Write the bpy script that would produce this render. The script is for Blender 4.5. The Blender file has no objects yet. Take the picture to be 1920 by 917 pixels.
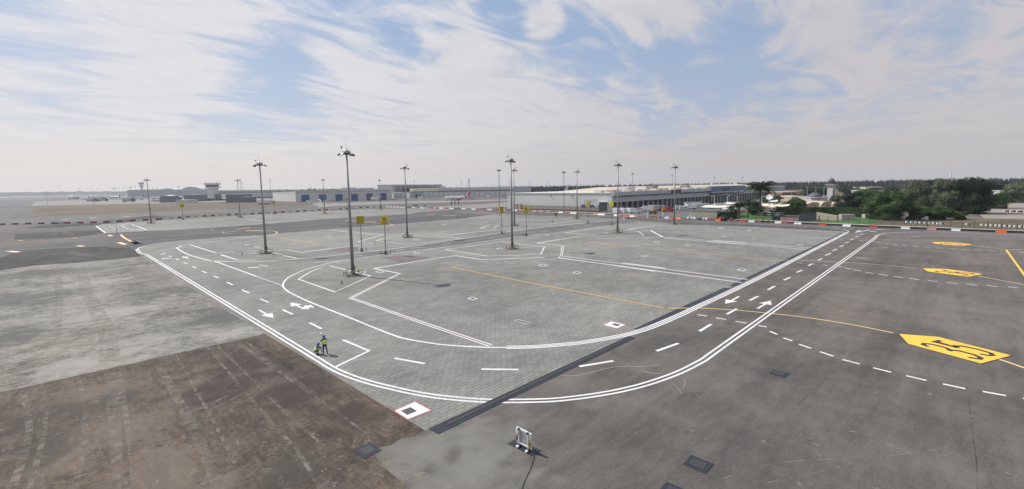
import bpy, math, random
import numpy as np
from mathutils import Vector, Matrix
random.seed(7); np.random.seed(7)
sc = bpy.context.scene

# ------------------------------------------------------------------ camera
CAMH = 16.5
FPX, CX, CY = 848.97, 960.0, 437.1          # focal length and principal point on a 1920 px wide frame
PITCH, ROLL, YAW = math.radians(5.8685), math.radians(-0.9728), math.radians(45.516)
_cp, _sp = math.cos(PITCH), math.sin(PITCH)
FWD = np.array([math.sin(YAW)*_cp, math.cos(YAW)*_cp, -_sp])
RT0 = np.array([math.cos(YAW), -math.sin(YAW), 0.0]); UP0 = np.cross(RT0, FWD)
RT = math.cos(ROLL)*RT0 + math.sin(ROLL)*UP0
UPV = -math.sin(ROLL)*RT0 + math.cos(ROLL)*UP0
cam_data = bpy.data.cameras.new('camera')
cam = bpy.data.objects.new('camera', cam_data); sc.collection.objects.link(cam)
mw = Matrix.Identity(4)
for i in range(3):
    mw[i][0] = RT[i]; mw[i][1] = UPV[i]; mw[i][2] = -FWD[i]
mw[2][3] = CAMH
cam.matrix_world = mw
cam_data.sensor_width = 36.0
cam_data.lens = FPX/1920*36.0
cam_data.shift_y = -(458.5-CY)/1920
cam_data.clip_start = 0.1; cam_data.clip_end = 30000
sc.camera = cam

# ------------------------------------------------------------------ light, sky, exposure
SUN_EL, SUN_AZ = math.radians(46.7), math.radians(-15.7)      # azimuth from +Y towards +X
sun_dir = Vector((math.sin(SUN_AZ)*math.cos(SUN_EL), math.cos(SUN_AZ)*math.cos(SUN_EL), math.sin(SUN_EL)))
sl = bpy.data.lights.new('sun', 'SUN'); sl.energy = 4.9; sl.angle = math.radians(0.9); sl.color = (1.0, 0.95, 0.87)
so = bpy.data.objects.new('sun', sl); sc.collection.objects.link(so)
so.rotation_euler = sun_dir.to_track_quat('Z', 'Y').to_euler()
sc.view_settings.view_transform = 'Standard'; sc.view_settings.look = 'None'
sc.view_settings.exposure = 0.0; sc.view_settings.gamma = 1.0; sc.view_settings.use_curve_mapping = False

def pdir(x, y):
    d = (x-CX)/FPX*RT - (y-CY)/FPX*UPV + FWD
    return d/np.linalg.norm(d)
def G(x, y, z=0.0):
    """the point of the horizontal plane at height z seen at a place of the photograph"""
    d = (x-CX)/FPX*RT - (y-CY)/FPX*UPV + FWD
    t = (z-CAMH)/d[2]
    return Vector((d[0]*t, d[1]*t, z))
def PJ(P):
    v = np.array([P[0], P[1], P[2]-CAMH]); zc = v@FWD
    return CX+FPX*(v@RT)/zc, CY-FPX*(v@UPV)/zc
def HT(P, ytop):
    """height above P at which a vertical through P reaches image row ytop"""
    lo, hi = -5.0, 400.0
    for _ in range(50):
        m = (lo+hi)/2
        if PJ((P[0], P[1], P[2]+m))[1] > ytop: lo = m
        else: hi = m
    return lo
def HOR(x): return 366.15 - 0.01698*x
def along(P, D, px):
    """travel along D from P until image column px"""
    lo, hi = 0.0, 3000.0
    s = 1 if PJ(P+D*10)[0] > PJ(P)[0] else -1
    for _ in range(60):
        m = (lo+hi)/2
        if (PJ(P+D*m)[0]-px)*s < 0: lo = m
        else: hi = m
    return P+D*lo

# ------------------------------------------------------------------ node helpers
def new_mat(name):
    m = bpy.data.materials.new(name); m.use_nodes = True
    nt = m.node_tree; nt.nodes.clear()
    out = nt.nodes.new('ShaderNodeOutputMaterial'); b = nt.nodes.new('ShaderNodeBsdfPrincipled')
    nt.links.new(b.outputs[0], out.inputs[0])
    return m, nt, b
def N(nt, t, **kw):
    n = nt.nodes.new(t)
    for k, v in kw.items():
        if k in n.inputs: n.inputs[k].default_value = v
        else: setattr(n, k, v)
    return n
def LK(nt, a, b): nt.links.new(a, b)
def math_node(nt, op, a, b=None, c=None, clamp=False):
    n = nt.nodes.new('ShaderNodeMath'); n.operation = op; n.use_clamp = clamp
    for i, v in enumerate((a, b, c)):
        if v is None: continue
        if isinstance(v, (int, float)): n.inputs[i].default_value = v
        else: LK(nt, v, n.inputs[i])
    return n.outputs[0]
def mixc(nt, f, a, b, blend='MIX'):
    n = nt.nodes.new('ShaderNodeMix'); n.data_type = 'RGBA'; n.blend_type = blend
    for i, v in ((0, f), (6, a), (7, b)):
        if isinstance(v, (int, float)): n.inputs[i].default_value = v
        elif isinstance(v, tuple): n.inputs[i].default_value = (*v[:3], 1)
        else: LK(nt, v, n.inputs[i])
    return n.outputs[2]
def noise(nt, vec, scale, detail=4, rough=0.55, dist=0.0, sx=(1, 1, 1), rot=0.0, off=(0, 0, 0)):
    mp = nt.nodes.new('ShaderNodeMapping'); mp.inputs['Scale'].default_value = sx
    mp.inputs['Rotation'].default_value = (0, 0, rot); mp.inputs['Location'].default_value = off
    LK(nt, vec, mp.inputs[0])
    n = nt.nodes.new('ShaderNodeTexNoise'); n.inputs['Scale'].default_value = scale
    n.inputs['Detail'].default_value = detail; n.inputs['Roughness'].default_value = rough
    n.inputs['Distortion'].default_value = dist
    LK(nt, mp.outputs[0], n.inputs['Vector'])
    return n.outputs['Fac']
def ramp(nt, v, a, b):
    n = nt.nodes.new('ShaderNodeMapRange'); n.interpolation_type = 'SMOOTHSTEP'
    n.inputs[1].default_value = a; n.inputs[2].default_value = b
    LK(nt, v, n.inputs[0]); return n.outputs[0]
def simple(name, col, rough=0.6, metal=0.0, var=0.12, vscale=3.0, spec=0.5, emis=None):
    m, nt, b = new_mat(name)
    tc = nt.nodes.new('ShaderNodeTexCoord')
    f = noise(nt, tc.outputs['Object'], vscale, 4)
    c = mixc(nt, f, tuple(x*(1-var) for x in col), tuple(min(1, x*(1+var)) for x in col))
    LK(nt, c, b.inputs['Base Color'])
    b.inputs['Roughness'].default_value = rough; b.inputs['Metallic'].default_value = metal
    b.inputs['Specular IOR Level'].default_value = spec
    return m

# ------------------------------------------------------------------ world: physical sky with thin high cloud
w = bpy.data.worlds.new('World'); sc.world = w; w.use_nodes = True
nt = w.node_tree; nt.nodes.clear()
out = nt.nodes.new('ShaderNodeOutputWorld'); bg = nt.nodes.new('ShaderNodeBackground'); LK(nt, bg.outputs[0], out.inputs[0])
bg.inputs[1].default_value = 0.1
sky = nt.nodes.new('ShaderNodeTexSky'); sky.sky_type = 'NISHITA'; sky.sun_disc = False
sky.sun_elevation = SUN_EL; sky.sun_rotation = SUN_AZ
sky.air_density = 1.0; sky.dust_density = 1.6; sky.ozone_density = 2.0
tc = nt.nodes.new('ShaderNodeTexCoord'); gen = tc.outputs['Generated']
sp = nt.nodes.new('ShaderNodeSeparateXYZ'); LK(nt, gen, sp.inputs[0])
zz = math_node(nt, 'ADD', math_node(nt, 'MAXIMUM', sp.outputs[2], 0.0), 0.10)
cb = nt.nodes.new('ShaderNodeCombineXYZ')
LK(nt, math_node(nt, 'DIVIDE', sp.outputs[0], zz), cb.inputs[0]); LK(nt, math_node(nt, 'DIVIDE', sp.outputs[1], zz), cb.inputs[1])
pv = cb.outputs[0]                                            # position on the cloud layer
CLR = math.radians(8)
n1 = noise(nt, pv, 1.35, 8, 0.6, 0.8, sx=(0.42, 1.0, 1), rot=CLR, off=(3.1, 1.7, 0))
n2 = noise(nt, pv, 2.6, 10, 0.62, 1.3, sx=(0.58, 1.0, 1), rot=CLR, off=(0.4, 5.2, 0))
dens = math_node(nt, 'ADD', math_node(nt, 'MULTIPLY', n1, 0.46), math_node(nt, 'MULTIPLY', n2, 0.62))
def lobe(x, y, rad, amt):
    """a wide clear (negative) or filled (positive) region of the cloud layer"""
    global dens
    d = pdir(x, y)
    dp = nt.nodes.new('ShaderNodeVectorMath'); dp.operation = 'DOT_PRODUCT'; LK(nt, gen, dp.inputs[0]); dp.inputs[1].default_value = tuple(d)
    f = ramp(nt, dp.outputs['Value'], math.cos(math.radians(rad)), 1.0)
    dens = math_node(nt, 'ADD', dens, math_node(nt, 'MULTIPLY', f, amt))
for a in [(1200, 135, 8, -.10), (1090, 95, 6, -.09), (1330, 115, 6, -.09), (1440, 80, 6, -.09), (1700, 15, 7, -.17), (1860, 95, 6, -.06), (1560, 110, 4, -.06), (1740, 150, 5, -.05), (1500, 190, 6, -.04), (1340, 178, 4, -.09), (450, 160, 8, -.10), (570, 140, 5, -.08), (60, 95, 8, -.10), (620, 75, 6, -.06), (740, 95, 5, -.06), (1240, 222, 4, -.05), (940, 30, 4, -.06), (210, 115, 5, -.05),
          (300, 60, 11, .08), (640, 120, 7, .08), (1500, 35, 8, .09), (1640, 60, 7, .08), (1650, 170, 9, .05), (900, 195, 10, .08), (860, 60, 6, .07), (1230, 20, 6, .10), (1250, 160, 3, .07), (1830, 40, 6, .08), (1020, 45, 3, .13), (1150, 40, 4, .07), (330, 125, 7, .04), (150, 230, 12, .06), (1100, 200, 8, .07), (1330, 145, 4, .05), (700, 200, 10, .05)]:
    lobe(*a)
cl = ramp(nt, dens, 0.41, 0.62)
cl = math_node(nt, 'MULTIPLY', cl, 0.90)
# sunward side is lighter, the far side greyer
dps = nt.nodes.new('ShaderNodeVectorMath'); dps.operation = 'DOT_PRODUCT'; LK(nt, gen, dps.inputs[0]); dps.inputs[1].default_value = tuple(sun_dir)
sw = ramp(nt, dps.outputs['Value'], 0.05, 0.80)
ccol = mixc(nt, sw, (6.9, 6.55, 6.75), (8.9, 8.75, 9.0))
shade = ramp(nt, n2, 0.35, 0.62)
ccol = mixc(nt, math_node(nt, 'MULTIPLY', shade, 0.35), mixc(nt, 0.82, (0, 0, 0), ccol), ccol)
skyc = mixc(nt, 0.70, sky.outputs[0], (3.45, 4.75, 7.0))
tot = mixc(nt, cl, skyc, ccol)
hz = math_node(nt, 'ADD', math_node(nt, 'MULTIPLY', ramp(nt, sp.outputs[2], 0.16, 0.0), .65), math_node(nt, 'MULTIPLY', ramp(nt, sp.outputs[2], 0.40, 0.05), .35))
hzc = mixc(nt, sw, (5.45, 5.05, 4.8), (8.5, 7.6, 6.8))
hzn = mixc(nt, ramp(nt, sp.outputs[2], 0.14, 0.0), mixc(nt, sw, (6.0, 5.65, 5.5), (8.1, 7.85, 7.75)), hzc)
tot = mixc(nt, hz, tot, hzn)
LK(nt, tot, bg.inputs[0])

# ------------------------------------------------------------------ mesh helpers
COL = sc.collection
class MB:
    def __init__(s): s.v = []; s.f = []; s.m = []; s.mi = 0
    def mat(s, i): s.mi = i; return s
    def add(s, vs, fs):
        n = len(s.v); s.v += [tuple(p) for p in vs]
        for f in fs: s.f.append(tuple(n+i for i in f)); s.m.append(s.mi)
        return s
    def box(s, c, d, rz=0.0, R=None):
        hx, hy, hz_ = d[0]/2, d[1]/2, d[2]/2
        ca, sa = math.cos(rz), math.sin(rz); vs = []
        for z in (-hz_, hz_):
            for x, y in ((-hx, -hy), (hx, -hy), (hx, hy), (-hx, hy)):
                p = Vector((x*ca-y*sa, x*sa+y*ca, z))
                if R is not None: p = R @ Vector((x, y, z))
                vs.append((c[0]+p[0], c[1]+p[1], c[2]+p[2]))
        return s.add(vs, [(3, 2, 1, 0), (4, 5, 6, 7), (0, 1, 5, 4), (1, 2, 6, 5), (2, 3, 7, 6), (3, 0, 4, 7)])
    def cyl(s, a, b, r0, r1=None, n=8, cap=True):
        r1 = r0 if r1 is None else r1
        a, b = Vector(a), Vector(b); d = (b-a).normalized()
        u = d.orthogonal().normalized(); w_ = d.cross(u); vs = []
        for P, r in ((a, r0), (b, r1)):
            for i in range(n):
                t = 2*math.pi*i/n; vs.append(P+u*(r*math.cos(t))+w_*(r*math.sin(t)))
        fs = [(i, (i+1) % n, n+(i+1) % n, n+i) for i in range(n)]
        if cap: fs += [tuple(range(n-1, -1, -1)), tuple(range(n, 2*n))]
        return s.add(vs, fs)
    def lathe(s, c, prof, n=16):
        vs = []
        for r, z in prof:
            for i in range(n):
                t = 2*math.pi*i/n; vs.append((c[0]+r*math.cos(t), c[1]+r*math.sin(t), c[2]+z))
        fs = []
        for k in range(len(prof)-1):
            for i in range(n): fs.append((k*n+i, k*n+(i+1) % n, (k+1)*n+(i+1) % n, (k+1)*n+i))
        fs += [tuple(range(n-1, -1, -1)), tuple(range((len(prof)-1)*n, len(prof)*n))]
        return s.add(vs, fs)
    def prism(s, pts, z0, z1, z1b=None):
        n = len(pts); vs = [(p[0], p[1], z0) for p in pts]+[(p[0], p[1], z1) for p in pts]
        a = sum(pts[i][0]*pts[(i+1) % n][1]-pts[(i+1) % n][0]*pts[i][1] for i in range(n))
        fs = [tuple(range(n-1, -1, -1)), tuple(range(n, 2*n))]+[(i, (i+1) % n, n+(i+1) % n, n+i) for i in range(n)]
        if a < 0: fs = [tuple(reversed(f)) for f in fs]
        return s.add(vs, fs)
    def sheet(s, pts, z):
        n = len(pts); a = sum(pts[i][0]*pts[(i+1) % n][1]-pts[(i+1) % n][0]*pts[i][1] for i in range(n))
        r = range(n) if a > 0 else range(n-1, -1, -1)
        return s.add([(p[0], p[1], z) for p in pts], [tuple(r)])
    def ribbon(s, pts, w_, z):
        """flat strip of constant width along a polyline"""
        n = len(pts); L = []; Rr = []
        for i in range(n):
            a = pts[max(0, i-1)]; b = pts[min(n-1, i+1)]
            d = Vector((b[0]-a[0], b[1]-a[1])); d = d.normalized() if d.length > 1e-9 else Vector((1, 0))
            k = 1.0
            if 0 < i < n-1:
                d1 = Vector((pts[i][0]-a[0], pts[i][1]-a[1])).normalized(); k = 1/max(0.45, abs(d1.dot(d)))
            nx, ny = -d[1]*w_/2*k, d[0]*w_/2*k
            L.append((pts[i][0]+nx, pts[i][1]+ny, z)); Rr.append((pts[i][0]-nx, pts[i][1]-ny, z))
        return s.add(L+Rr, [(n+i, n+i+1, i+1, i) for i in range(n-1)])
    def build(s, name, mats, parent=None, smooth=False, local=False):
        me = bpy.data.meshes.new(name); vs = s.v
        if parent is not None and not local:
            l = parent['_o'] if '_o' in parent else parent.location
            vs = [(v[0]-l[0], v[1]-l[1], v[2]-l[2]) for v in vs]
        me.from_pydata(vs, [], s.f)
        if not isinstance(mats, (list, tuple)): mats = [mats]
        for m in mats: me.materials.append(m)
        me.polygons.foreach_set('material_index', [min(i, len(mats)-1) for i in s.m])
        if smooth: me.polygons.foreach_set('use_smooth', [True]*len(s.f))
        me.update()
        o = bpy.data.objects.new(name, me); COL.objects.link(o)
        if parent is not None: o.parent = parent
        return o
def tag(o, label=None, cat=None, group=None, kind=None):
    if label: o['label'] = label
    if cat: o['category'] = cat
    if group: o['group'] = group
    if kind: o['kind'] = kind
    return o
def thing(name, label, cat, loc=(0, 0, 0), group=None):
    o = bpy.data.objects.new(name, None); COL.objects.link(o); o.location = loc
    o.empty_display_size = 0.2
    return tag(o, label, cat, group)
def kids(o): return [c for c in bpy.data.objects if c.parent is o]
_kid_cache = {}
def copy_tree(root, loc=None, rz=None, label=None, group=None, scale=None):
    if root.name not in _kid_cache:
        _kid_cache[root.name] = [(c, kids(c)) for c in kids(root)]
    r = root.copy(); COL.objects.link(r)
    if loc is not None: r.location = loc
    if rz is not None: r.rotation_euler = (0, 0, rz)
    if scale is not None: r.scale = (scale,)*3 if isinstance(scale, (int, float)) else scale
    for c, gs in _kid_cache[root.name]:
        d = c.copy(); COL.objects.link(d); d.parent = r
        for g in gs:
            e = g.copy(); COL.objects.link(e); e.parent = d
    if label: r['label'] = label
    if group: r['group'] = group
    return r
_ONES = ['', 'first', 'second', 'third', 'fourth', 'fifth', 'sixth', 'seventh', 'eighth', 'ninth', 'tenth', 'eleventh', 'twelfth', 'thirteenth', 'fourteenth', 'fifteenth', 'sixteenth', 'seventeenth', 'eighteenth', 'nineteenth']
def ordinal(n):
    if n < 20: return _ONES[n]
    t = {2: 'twent', 3: 'thirt', 4: 'fort', 5: 'fift', 6: 'sixt'}[n//10]
    return t+'ieth' if n % 10 == 0 else t+'y-'+_ONES[n % 10]
# ================================================================== GROUND MATERIALS
def ground_mat(name, dark, light, warm=None, big=0.018, mid=0.12, grain=7.0, streak=None, amt=(0.5, 0.3, 0.25), bump=0.25, rough=0.9, lo=0.3, hi=0.7):
    m, nt, b = new_mat(name); tc = nt.nodes.new('ShaderNodeTexCoord'); v = tc.outputs['Object']
    a = noise(nt, v, big, 5, 0.6, 0.6); c = noise(nt, v, mid, 6, 0.65, 0.4); g = noise(nt, v, grain, 5, 0.7)
    f = math_node(nt, 'ADD', math_node(nt, 'MULTIPLY', a, amt[0]), math_node(nt, 'MULTIPLY', c, amt[1]))
    f = math_node(nt, 'ADD', f, math_node(nt, 'MULTIPLY', g, amt[2]))
    for (sx, sy, rot, sc_, am) in (streak or ()):
        s_ = noise(nt, v, sc_, 5, 0.6, 0.15, sx=(sx, sy, 1), rot=rot)
        f = math_node(nt, 'ADD', f, math_node(nt, 'MULTIPLY', math_node(nt, 'SUBTRACT', s_, 0.5), am))
    k = ramp(nt, f, sum(amt)*lo, sum(amt)*hi)
    col = mixc(nt, k, dark, light)
    if warm:
        wv = noise(nt, v, big*1.7, 4, 0.6, 0.3, off=(31, 7, 0)); col = mixc(nt, ramp(nt, wv, 0.42, 0.66), col, mixc(nt, 1.0, col, warm, 'MULTIPLY'))
    LK(nt, col, b.inputs['Base Color']); b.inputs['Roughness'].default_value = rough
    b.inputs['Specular IOR Level'].default_value = 0.25
    if bump:
        bn = nt.nodes.new('ShaderNodeBump'); bn.inputs['Strength'].default_value = bump; bn.inputs['Distance'].default_value = 0.03
        LK(nt, math_node(nt, 'ADD', g, math_node(nt, 'MULTIPLY', c, 3.0)), bn.inputs['Height']); LK(nt, bn.outputs[0], b.inputs['Normal'])
    return m
M = {}
M['asphalt'] = ground_mat('asphalt', (.058, .055, .052), (.158, .149, .139), warm=(1.10, 1.0, .94), streak=((0.06, 1.0, 0, .35, .36), (1.0, 0.10, 0.05, .35, .16), (.35, 1., .5, 1.5, .22)), big=.02, mid=.16, amt=(.35, .42, .4), bump=.5)
def worn(mat, pts, col, amt=.8):
    nt = mat.node_tree; b = [n for n in nt.nodes if n.type == 'BSDF_PRINCIPLED'][0]
    src = b.inputs['Base Color'].links[0].from_socket; v = nt.nodes.new('ShaderNodeTexCoord').outputs['Object']
    nz = nt.nodes.new('ShaderNodeTexNoise'); nz.inputs['Scale'].default_value = .45; nz.inputs['Detail'].default_value = 6; LK(nt, v, nz.inputs['Vector'])
    for (px, r) in pts:
        c = G(*px); dn = nt.nodes.new('ShaderNodeVectorMath'); dn.operation = 'DISTANCE'; LK(nt, v, dn.inputs[0]); dn.inputs[1].default_value = (c[0], c[1], 0)
        f = math_node(nt, 'ADD', math_node(nt, 'DIVIDE', dn.outputs['Value'], r), math_node(nt, 'MULTIPLY', math_node(nt, 'SUBTRACT', nz.outputs['Fac'], .5), 2.6))
        k = math_node(nt, 'MULTIPLY', ramp(nt, f, 1.1, .25), amt); src = mixc(nt, k, src, col)
    LK(nt, src, b.inputs['Base Color'])
worn(M['asphalt'], [((790, 850), 4.6), ((850, 905), 5.0), ((905, 835), 4.0)], (.185, .18, .165), .6)
def patches():
    worn(M['dirt'], [((240, 800), 4.0), ((300, 880), 4.0), ((120, 860), 2.4), ((380, 930), 2.4), ((205, 730), 3.5)], (.18, .148, .122), .5)
    worn(M['dirt'], [((560, 730), 4.5), ((470, 680), 5.5), ((400, 730), 4.0), ((650, 780), 3.0)], (.044, .034, .032), .75)
    worn(M['dirt'], [((100, 780), 3.0), ((60, 850), 2.6), ((215, 745), 2.0), ((540, 880), 2.2)], (.058, .052, .046), .8)
    worn(M['pale'], [((40, 560), 9.0), ((20, 630), 5.5), ((330, 545), 7.0), ((60, 515), 9.), ((400, 600), 4.)], (.088, .09, .088), .85)
    worn(M['pale'], [((200, 590), 7.0), ((170, 530), 6.0), ((250, 650), 5.0), ((440, 625), 3.5), ((120, 690), 4.0)], (.29, .28, .262), .75)
M['asphalt_far'] = ground_mat('old_asphalt', (.085, .085, .088), (.15, .148, .145), big=.006, mid=.05, streak=((1.0, 0.08, 0.75, .05, .5),))
M['taxi'] = ground_mat('taxiway_asphalt', (.042, .043, .046), (.122, .12, .122), big=.02, mid=.1, streak=((0.03, 1.0, math.radians(-8), .9, .75),), amt=(.3, .2, .25))
M['roadgrey'] = ground_mat('service_road_surface', (.085, .088, .09), (.17, .17, .17), big=.03, mid=.2)
M['darkpatch'] = ground_mat('new_asphalt', (.018, .018, .02), (.062, .06, .058), big=.05, mid=.35, streak=((1.0, .15, .2, .5, .45),))
M['pale'] = ground_mat('milled_pavement', (.068, .069, .066), (.28, .27, .25), warm=(1.05, 1.0, .93), big=.03, mid=.14, grain=5, streak=((0.25, 1.0, .12, .6, .45), (0.4, 1.0, -.15, 2.8, .75), (.6, 1, .3, 6., .6), (1, .3, .1, .25, .35)), amt=(.60, .5, .45), bump=1.2, lo=.34, hi=.66)
M['dirt'] = ground_mat('brown_ground', (.036, .029, .026), (.145, .118, .098), warm=(1.22, 1.16, 1.05), big=.06, mid=.45, grain=4.5, streak=((1.0, .14, .05, .9, .25), (1.0, .2, -.12, 3.2, .45), (.4, 1.0, .1, 5, .5)), amt=(.45, .5, .45), bump=1.0, lo=.32, hi=.74)
patches()
M['concrete'] = ground_mat('concrete_apron', (.16, .155, .148), (.27, .26, .25), big=.01, mid=.06, bump=.1)
M['palegrey'] = ground_mat('pale_concrete_fringe', (.13, .125, .115), (.25, .24, .22), big=.06, mid=.4, grain=5, streak=((.2, 1., .1, .5, .5),), bump=.5)
M['maroon'] = ground_mat('maroon_paint', (.115, .095, .097), (.185, .155, .158), big=.05, mid=.3, bump=.1)
M['grassbrown'] = ground_mat('dry_grass', (.070, .060, .043), (.150, .118, .084), warm=(1.05, .95, .92), big=.008, mid=.06, grain=.6, streak=((1.0, .1, .75, .04, .4),))
M['lawn'] = ground_mat('lawn_grass', (.03, .075, .02), (.075, .15, .04), big=.05, mid=.4, grain=4)
M['verge'] = ground_mat('dry_verge', (.045, .04, .026), (.16, .13, .085), big=.08, mid=.5, grain=3)
M['sandlot'] = ground_mat('sandy_lot', (.19, .175, .15), (.31, .285, .25), big=.02, mid=.2, bump=.1)
M['brickred'] = ground_mat('red_paving', (.11, .065, .058), (.17, .105, .095), big=.1, mid=.5)
M['kerb'] = simple('kerb_concrete', (.38, .35, .31), .85, var=.2, vscale=.4)
M['rubber'] = simple('black_rubber', (.02, .02, .023), .7, var=.3)
def paver_mat():
    m, nt, b = new_mat('block_paving'); tc = nt.nodes.new('ShaderNodeTexCoord'); v = tc.outputs['Object']
    def bricks(bw, rh, mort, off):
        br = nt.nodes.new('ShaderNodeTexBrick'); LK(nt, v, br.inputs['Vector'])
        br.inputs['Scale'].default_value = 1.0; br.inputs['Brick Width'].default_value = bw; br.inputs['Row Height'].default_value = rh
        br.inputs['Mortar Size'].default_value = mort; br.inputs['Mortar Smooth'].default_value = 0.4; br.offset = off
        br.inputs['Color1'].default_value = (0, 0, 0, 1); br.inputs['Color2'].default_value = (1, 1, 1, 1); br.inputs['Mortar'].default_value = (.5, .5, .5, 1)
        return br
    br = bricks(.80, .42, .045, .5); br2 = bricks(2.3, 1.15, .05, .5)
    a = noise(nt, v, .022, 5, .6, .5); c = noise(nt, v, .16, 6, .65, .3); g = noise(nt, v, 9, 5, .7)
    s1 = noise(nt, v, .9, 6, .65, .5, sx=(.35, 1, 1), rot=.6)
    f = math_node(nt, 'ADD', math_node(nt, 'MULTIPLY', a, .5), math_node(nt, 'MULTIPLY', c, .35))
    f = math_node(nt, 'ADD', f, math_node(nt, 'MULTIPLY', s1, .28)); f = math_node(nt, 'ADD', f, math_node(nt, 'MULTIPLY', g, .18))
    k = ramp(nt, f, .42, .90)
    col = mixc(nt, k, (.125, .130, .124), (.283, .284, .266))
    wm = ramp(nt, noise(nt, v, .03, 4, .6, .3, off=(9, 4, 0)), .5, .68); col = mixc(nt, math_node(nt, 'MULTIPLY', wm, .5), col, mixc(nt, 1.0, col, (1.10, 1.03, .88), 'MULTIPLY'))
    sep = math_node(nt, 'MULTIPLY', math_node(nt, 'SUBTRACT', br.outputs['Color'], .5), .22)
    val = math_node(nt, 'ADD', 1.0, sep)
    val = math_node(nt, 'MULTIPLY', val, math_node(nt, 'SUBTRACT', 1.0, math_node(nt, 'MULTIPLY', br.outputs['Fac'], .38)))
    val = math_node(nt, 'MULTIPLY', val, math_node(nt, 'ADD', .95, math_node(nt, 'MULTIPLY', br2.outputs['Color'], .10)))
    cbn = nt.nodes.new('ShaderNodeCombineColor')
    for i in range(3): LK(nt, val, cbn.inputs[i])
    col = mixc(nt, 1.0, col, cbn.outputs[0], 'MULTIPLY')
    LK(nt, col, b.inputs['Base Color']); b.inputs['Roughness'].default_value = .85; b.inputs['Specular IOR Level'].default_value = .3
    bn = nt.nodes.new('ShaderNodeBump'); bn.inputs['Strength'].default_value = .5; bn.inputs['Distance'].default_value = .02
    h = math_node(nt, 'SUBTRACT', math_node(nt, 'ADD', math_node(nt, 'MULTIPLY', g, .5), math_node(nt, 'MULTIPLY', s1, 1.6)), br.outputs['Fac'])
    LK(nt, h, bn.inputs['Height']); LK(nt, bn.outputs[0], b.inputs['Normal'])
    return m
M['pavers'] = paver_mat()
def paint(name, col, wear=.35, sc_=1.4, rough=.6):
    """road paint: worn through in specks and scuffs"""
    m, nt, b = new_mat(name); tc = nt.nodes.new('ShaderNodeTexCoord'); v = tc.outputs['Object']
    f = ramp(nt, noise(nt, v, sc_*3, 6, .7), .40, .66); g = ramp(nt, noise(nt, v, .25, 4, .6), .35, .7)
    k = math_node(nt, 'MULTIPLY', math_node(nt, 'MULTIPLY', f, g), wear)
    LK(nt, mixc(nt, k, col, tuple(x*.35 for x in col)), b.inputs['Base Color']); b.inputs['Roughness'].default_value = rough
    return m
M['white'] = paint('white_road_paint', (.66, .66, .675), .6)
M['whiteold'] = paint('old_white_road_paint', (.68, .66, .66), .5)
M['whitefaint'] = paint('faded_white_road_paint', (.36, .35, .35), .6)
M['orange'] = paint('orange_road_paint', (.52, .30, .09), .35)
M['peach'] = paint('peach_road_paint', (.78, .52, .27), .3)
M['yellow'] = paint('yellow_road_paint', (.78, .49, .06), .32)
M['black'] = simple('black_road_paint', (.028, .026, .026), .7)
M['redpaint'] = paint('red_road_paint', (.50, .09, .07), .4)
M['seal'] = ground_mat('bitumen_seal', (.022, .026, .036), (.034, .04, .052), big=.1, mid=.5, rough=.55, bump=.05)

# ================================================================== GROUND SHEETS
def gp(pts, z=0.0): return [G(x, y, z) for x, y in pts]
def zone(name, pts, mat, z, parent=None, label=None):
    o = MB().sheet([(p[0], p[1]) for p in gp(pts)], z).build(name, mat, parent)
    if parent is None: tag(o, kind='structure')
    return o
gb = MB(); R_ = 5200.0
gb.sheet([(-R_*.55, -1500), (R_, -1500), (R_, R_), (-1500, R_), (-R_*.55, R_)], 0.0)
ground = tag(gb.build('ground', M['asphalt']), kind='structure')
# pavement patches, from the camera outwards
zone('milled_pavement', [(505, 624), (-700, 893), (-900, 640), (-120, 520), (0, 507), (65, 498), (147, 492.5), (267, 481), (275, 478), (320, 508)], M['pale'], .004)
zone('brown_ground', [(505.5, 624.5), (800, 805.5), (777, 817), (752, 822), (733, 835), (712, 838), (700, 850), (716, 873), (770, 917), (840, 985), (300, 1500), (-700, 1500), (-700, 892.5), (0, 737)], M['dirt'], .008)
zone('asphalt_patch', [(-400, 560), (0, 507), (65, 498), (147, 492.5), (267, 481), (262, 476), (243.5, 464), (204, 465), (199, 461), (79, 468), (26, 474), (0, 484), (-400, 522)], M['darkpatch'], .0072)
zone('asphalt_patch', [(26, 449), (29, 439), (90, 436), (183, 431), (196, 436.5), (170, 441), (147, 444), (90, 448)], M['darkpatch'], .006)
zone('asphalt_patch', [(39, 428.5), (90, 421), (150, 417.5), (230, 411), (283, 404), (296, 404.5), (322, 409), (290, 411.5), (240, 416), (195, 420), (180, 423), (100, 427)], M['darkpatch'], .006)
0 and zone('bare_patch', [(94, 480), (92, 474), (112, 470.5), (140, 469.5), (146, 473), (170, 478), (175, 486), (130, 488), (105, 485)], M['pale'], .012)
0 and zone('bare_patch', [(88, 446), (92, 437.5), (112, 432.8), (138, 434.3), (150, 439.5), (132, 444)], M['pale'], .012)
zone('taxiway', [(-300, 487), (0, 463), (110, 455), (200, 446), (195, 437.5), (265, 433.5), (334.5, 431), (480, 421), (517, 418.4), (600, 411.5), (760, 402), (793, 396.8), (850, 393), (945, 398), (945, 403), (857, 411.5), (700, 424), (600, 431.5), (480, 441), (420, 444.5), (310, 454), (262, 463), (256, 470), (243, 464), (204, 465), (199, 461), (79, 468), (0, 478), (-300, 505)], M['taxi'], .005)
pav = zone('block_paving', [(255.5, 468), (281, 486.8), (319.4, 509), (399, 561), (505, 625), (639, 706), (802.7, 804), (1000, 713.8), (1178.8, 631.8), (1366.6, 539.5), (1540, 457.5), (1586, 434.5), (1500, 430.5), (1370, 424), (1280, 421), (1170, 410.5), (1100, 406.8), (965, 402.5), (941, 400.5), (857, 411.2), (700, 423.8), (600, 431.2), (480, 441.5), (420, 445), (310, 454.5), (262, 463.5)], M['pavers'], .010)
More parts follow.
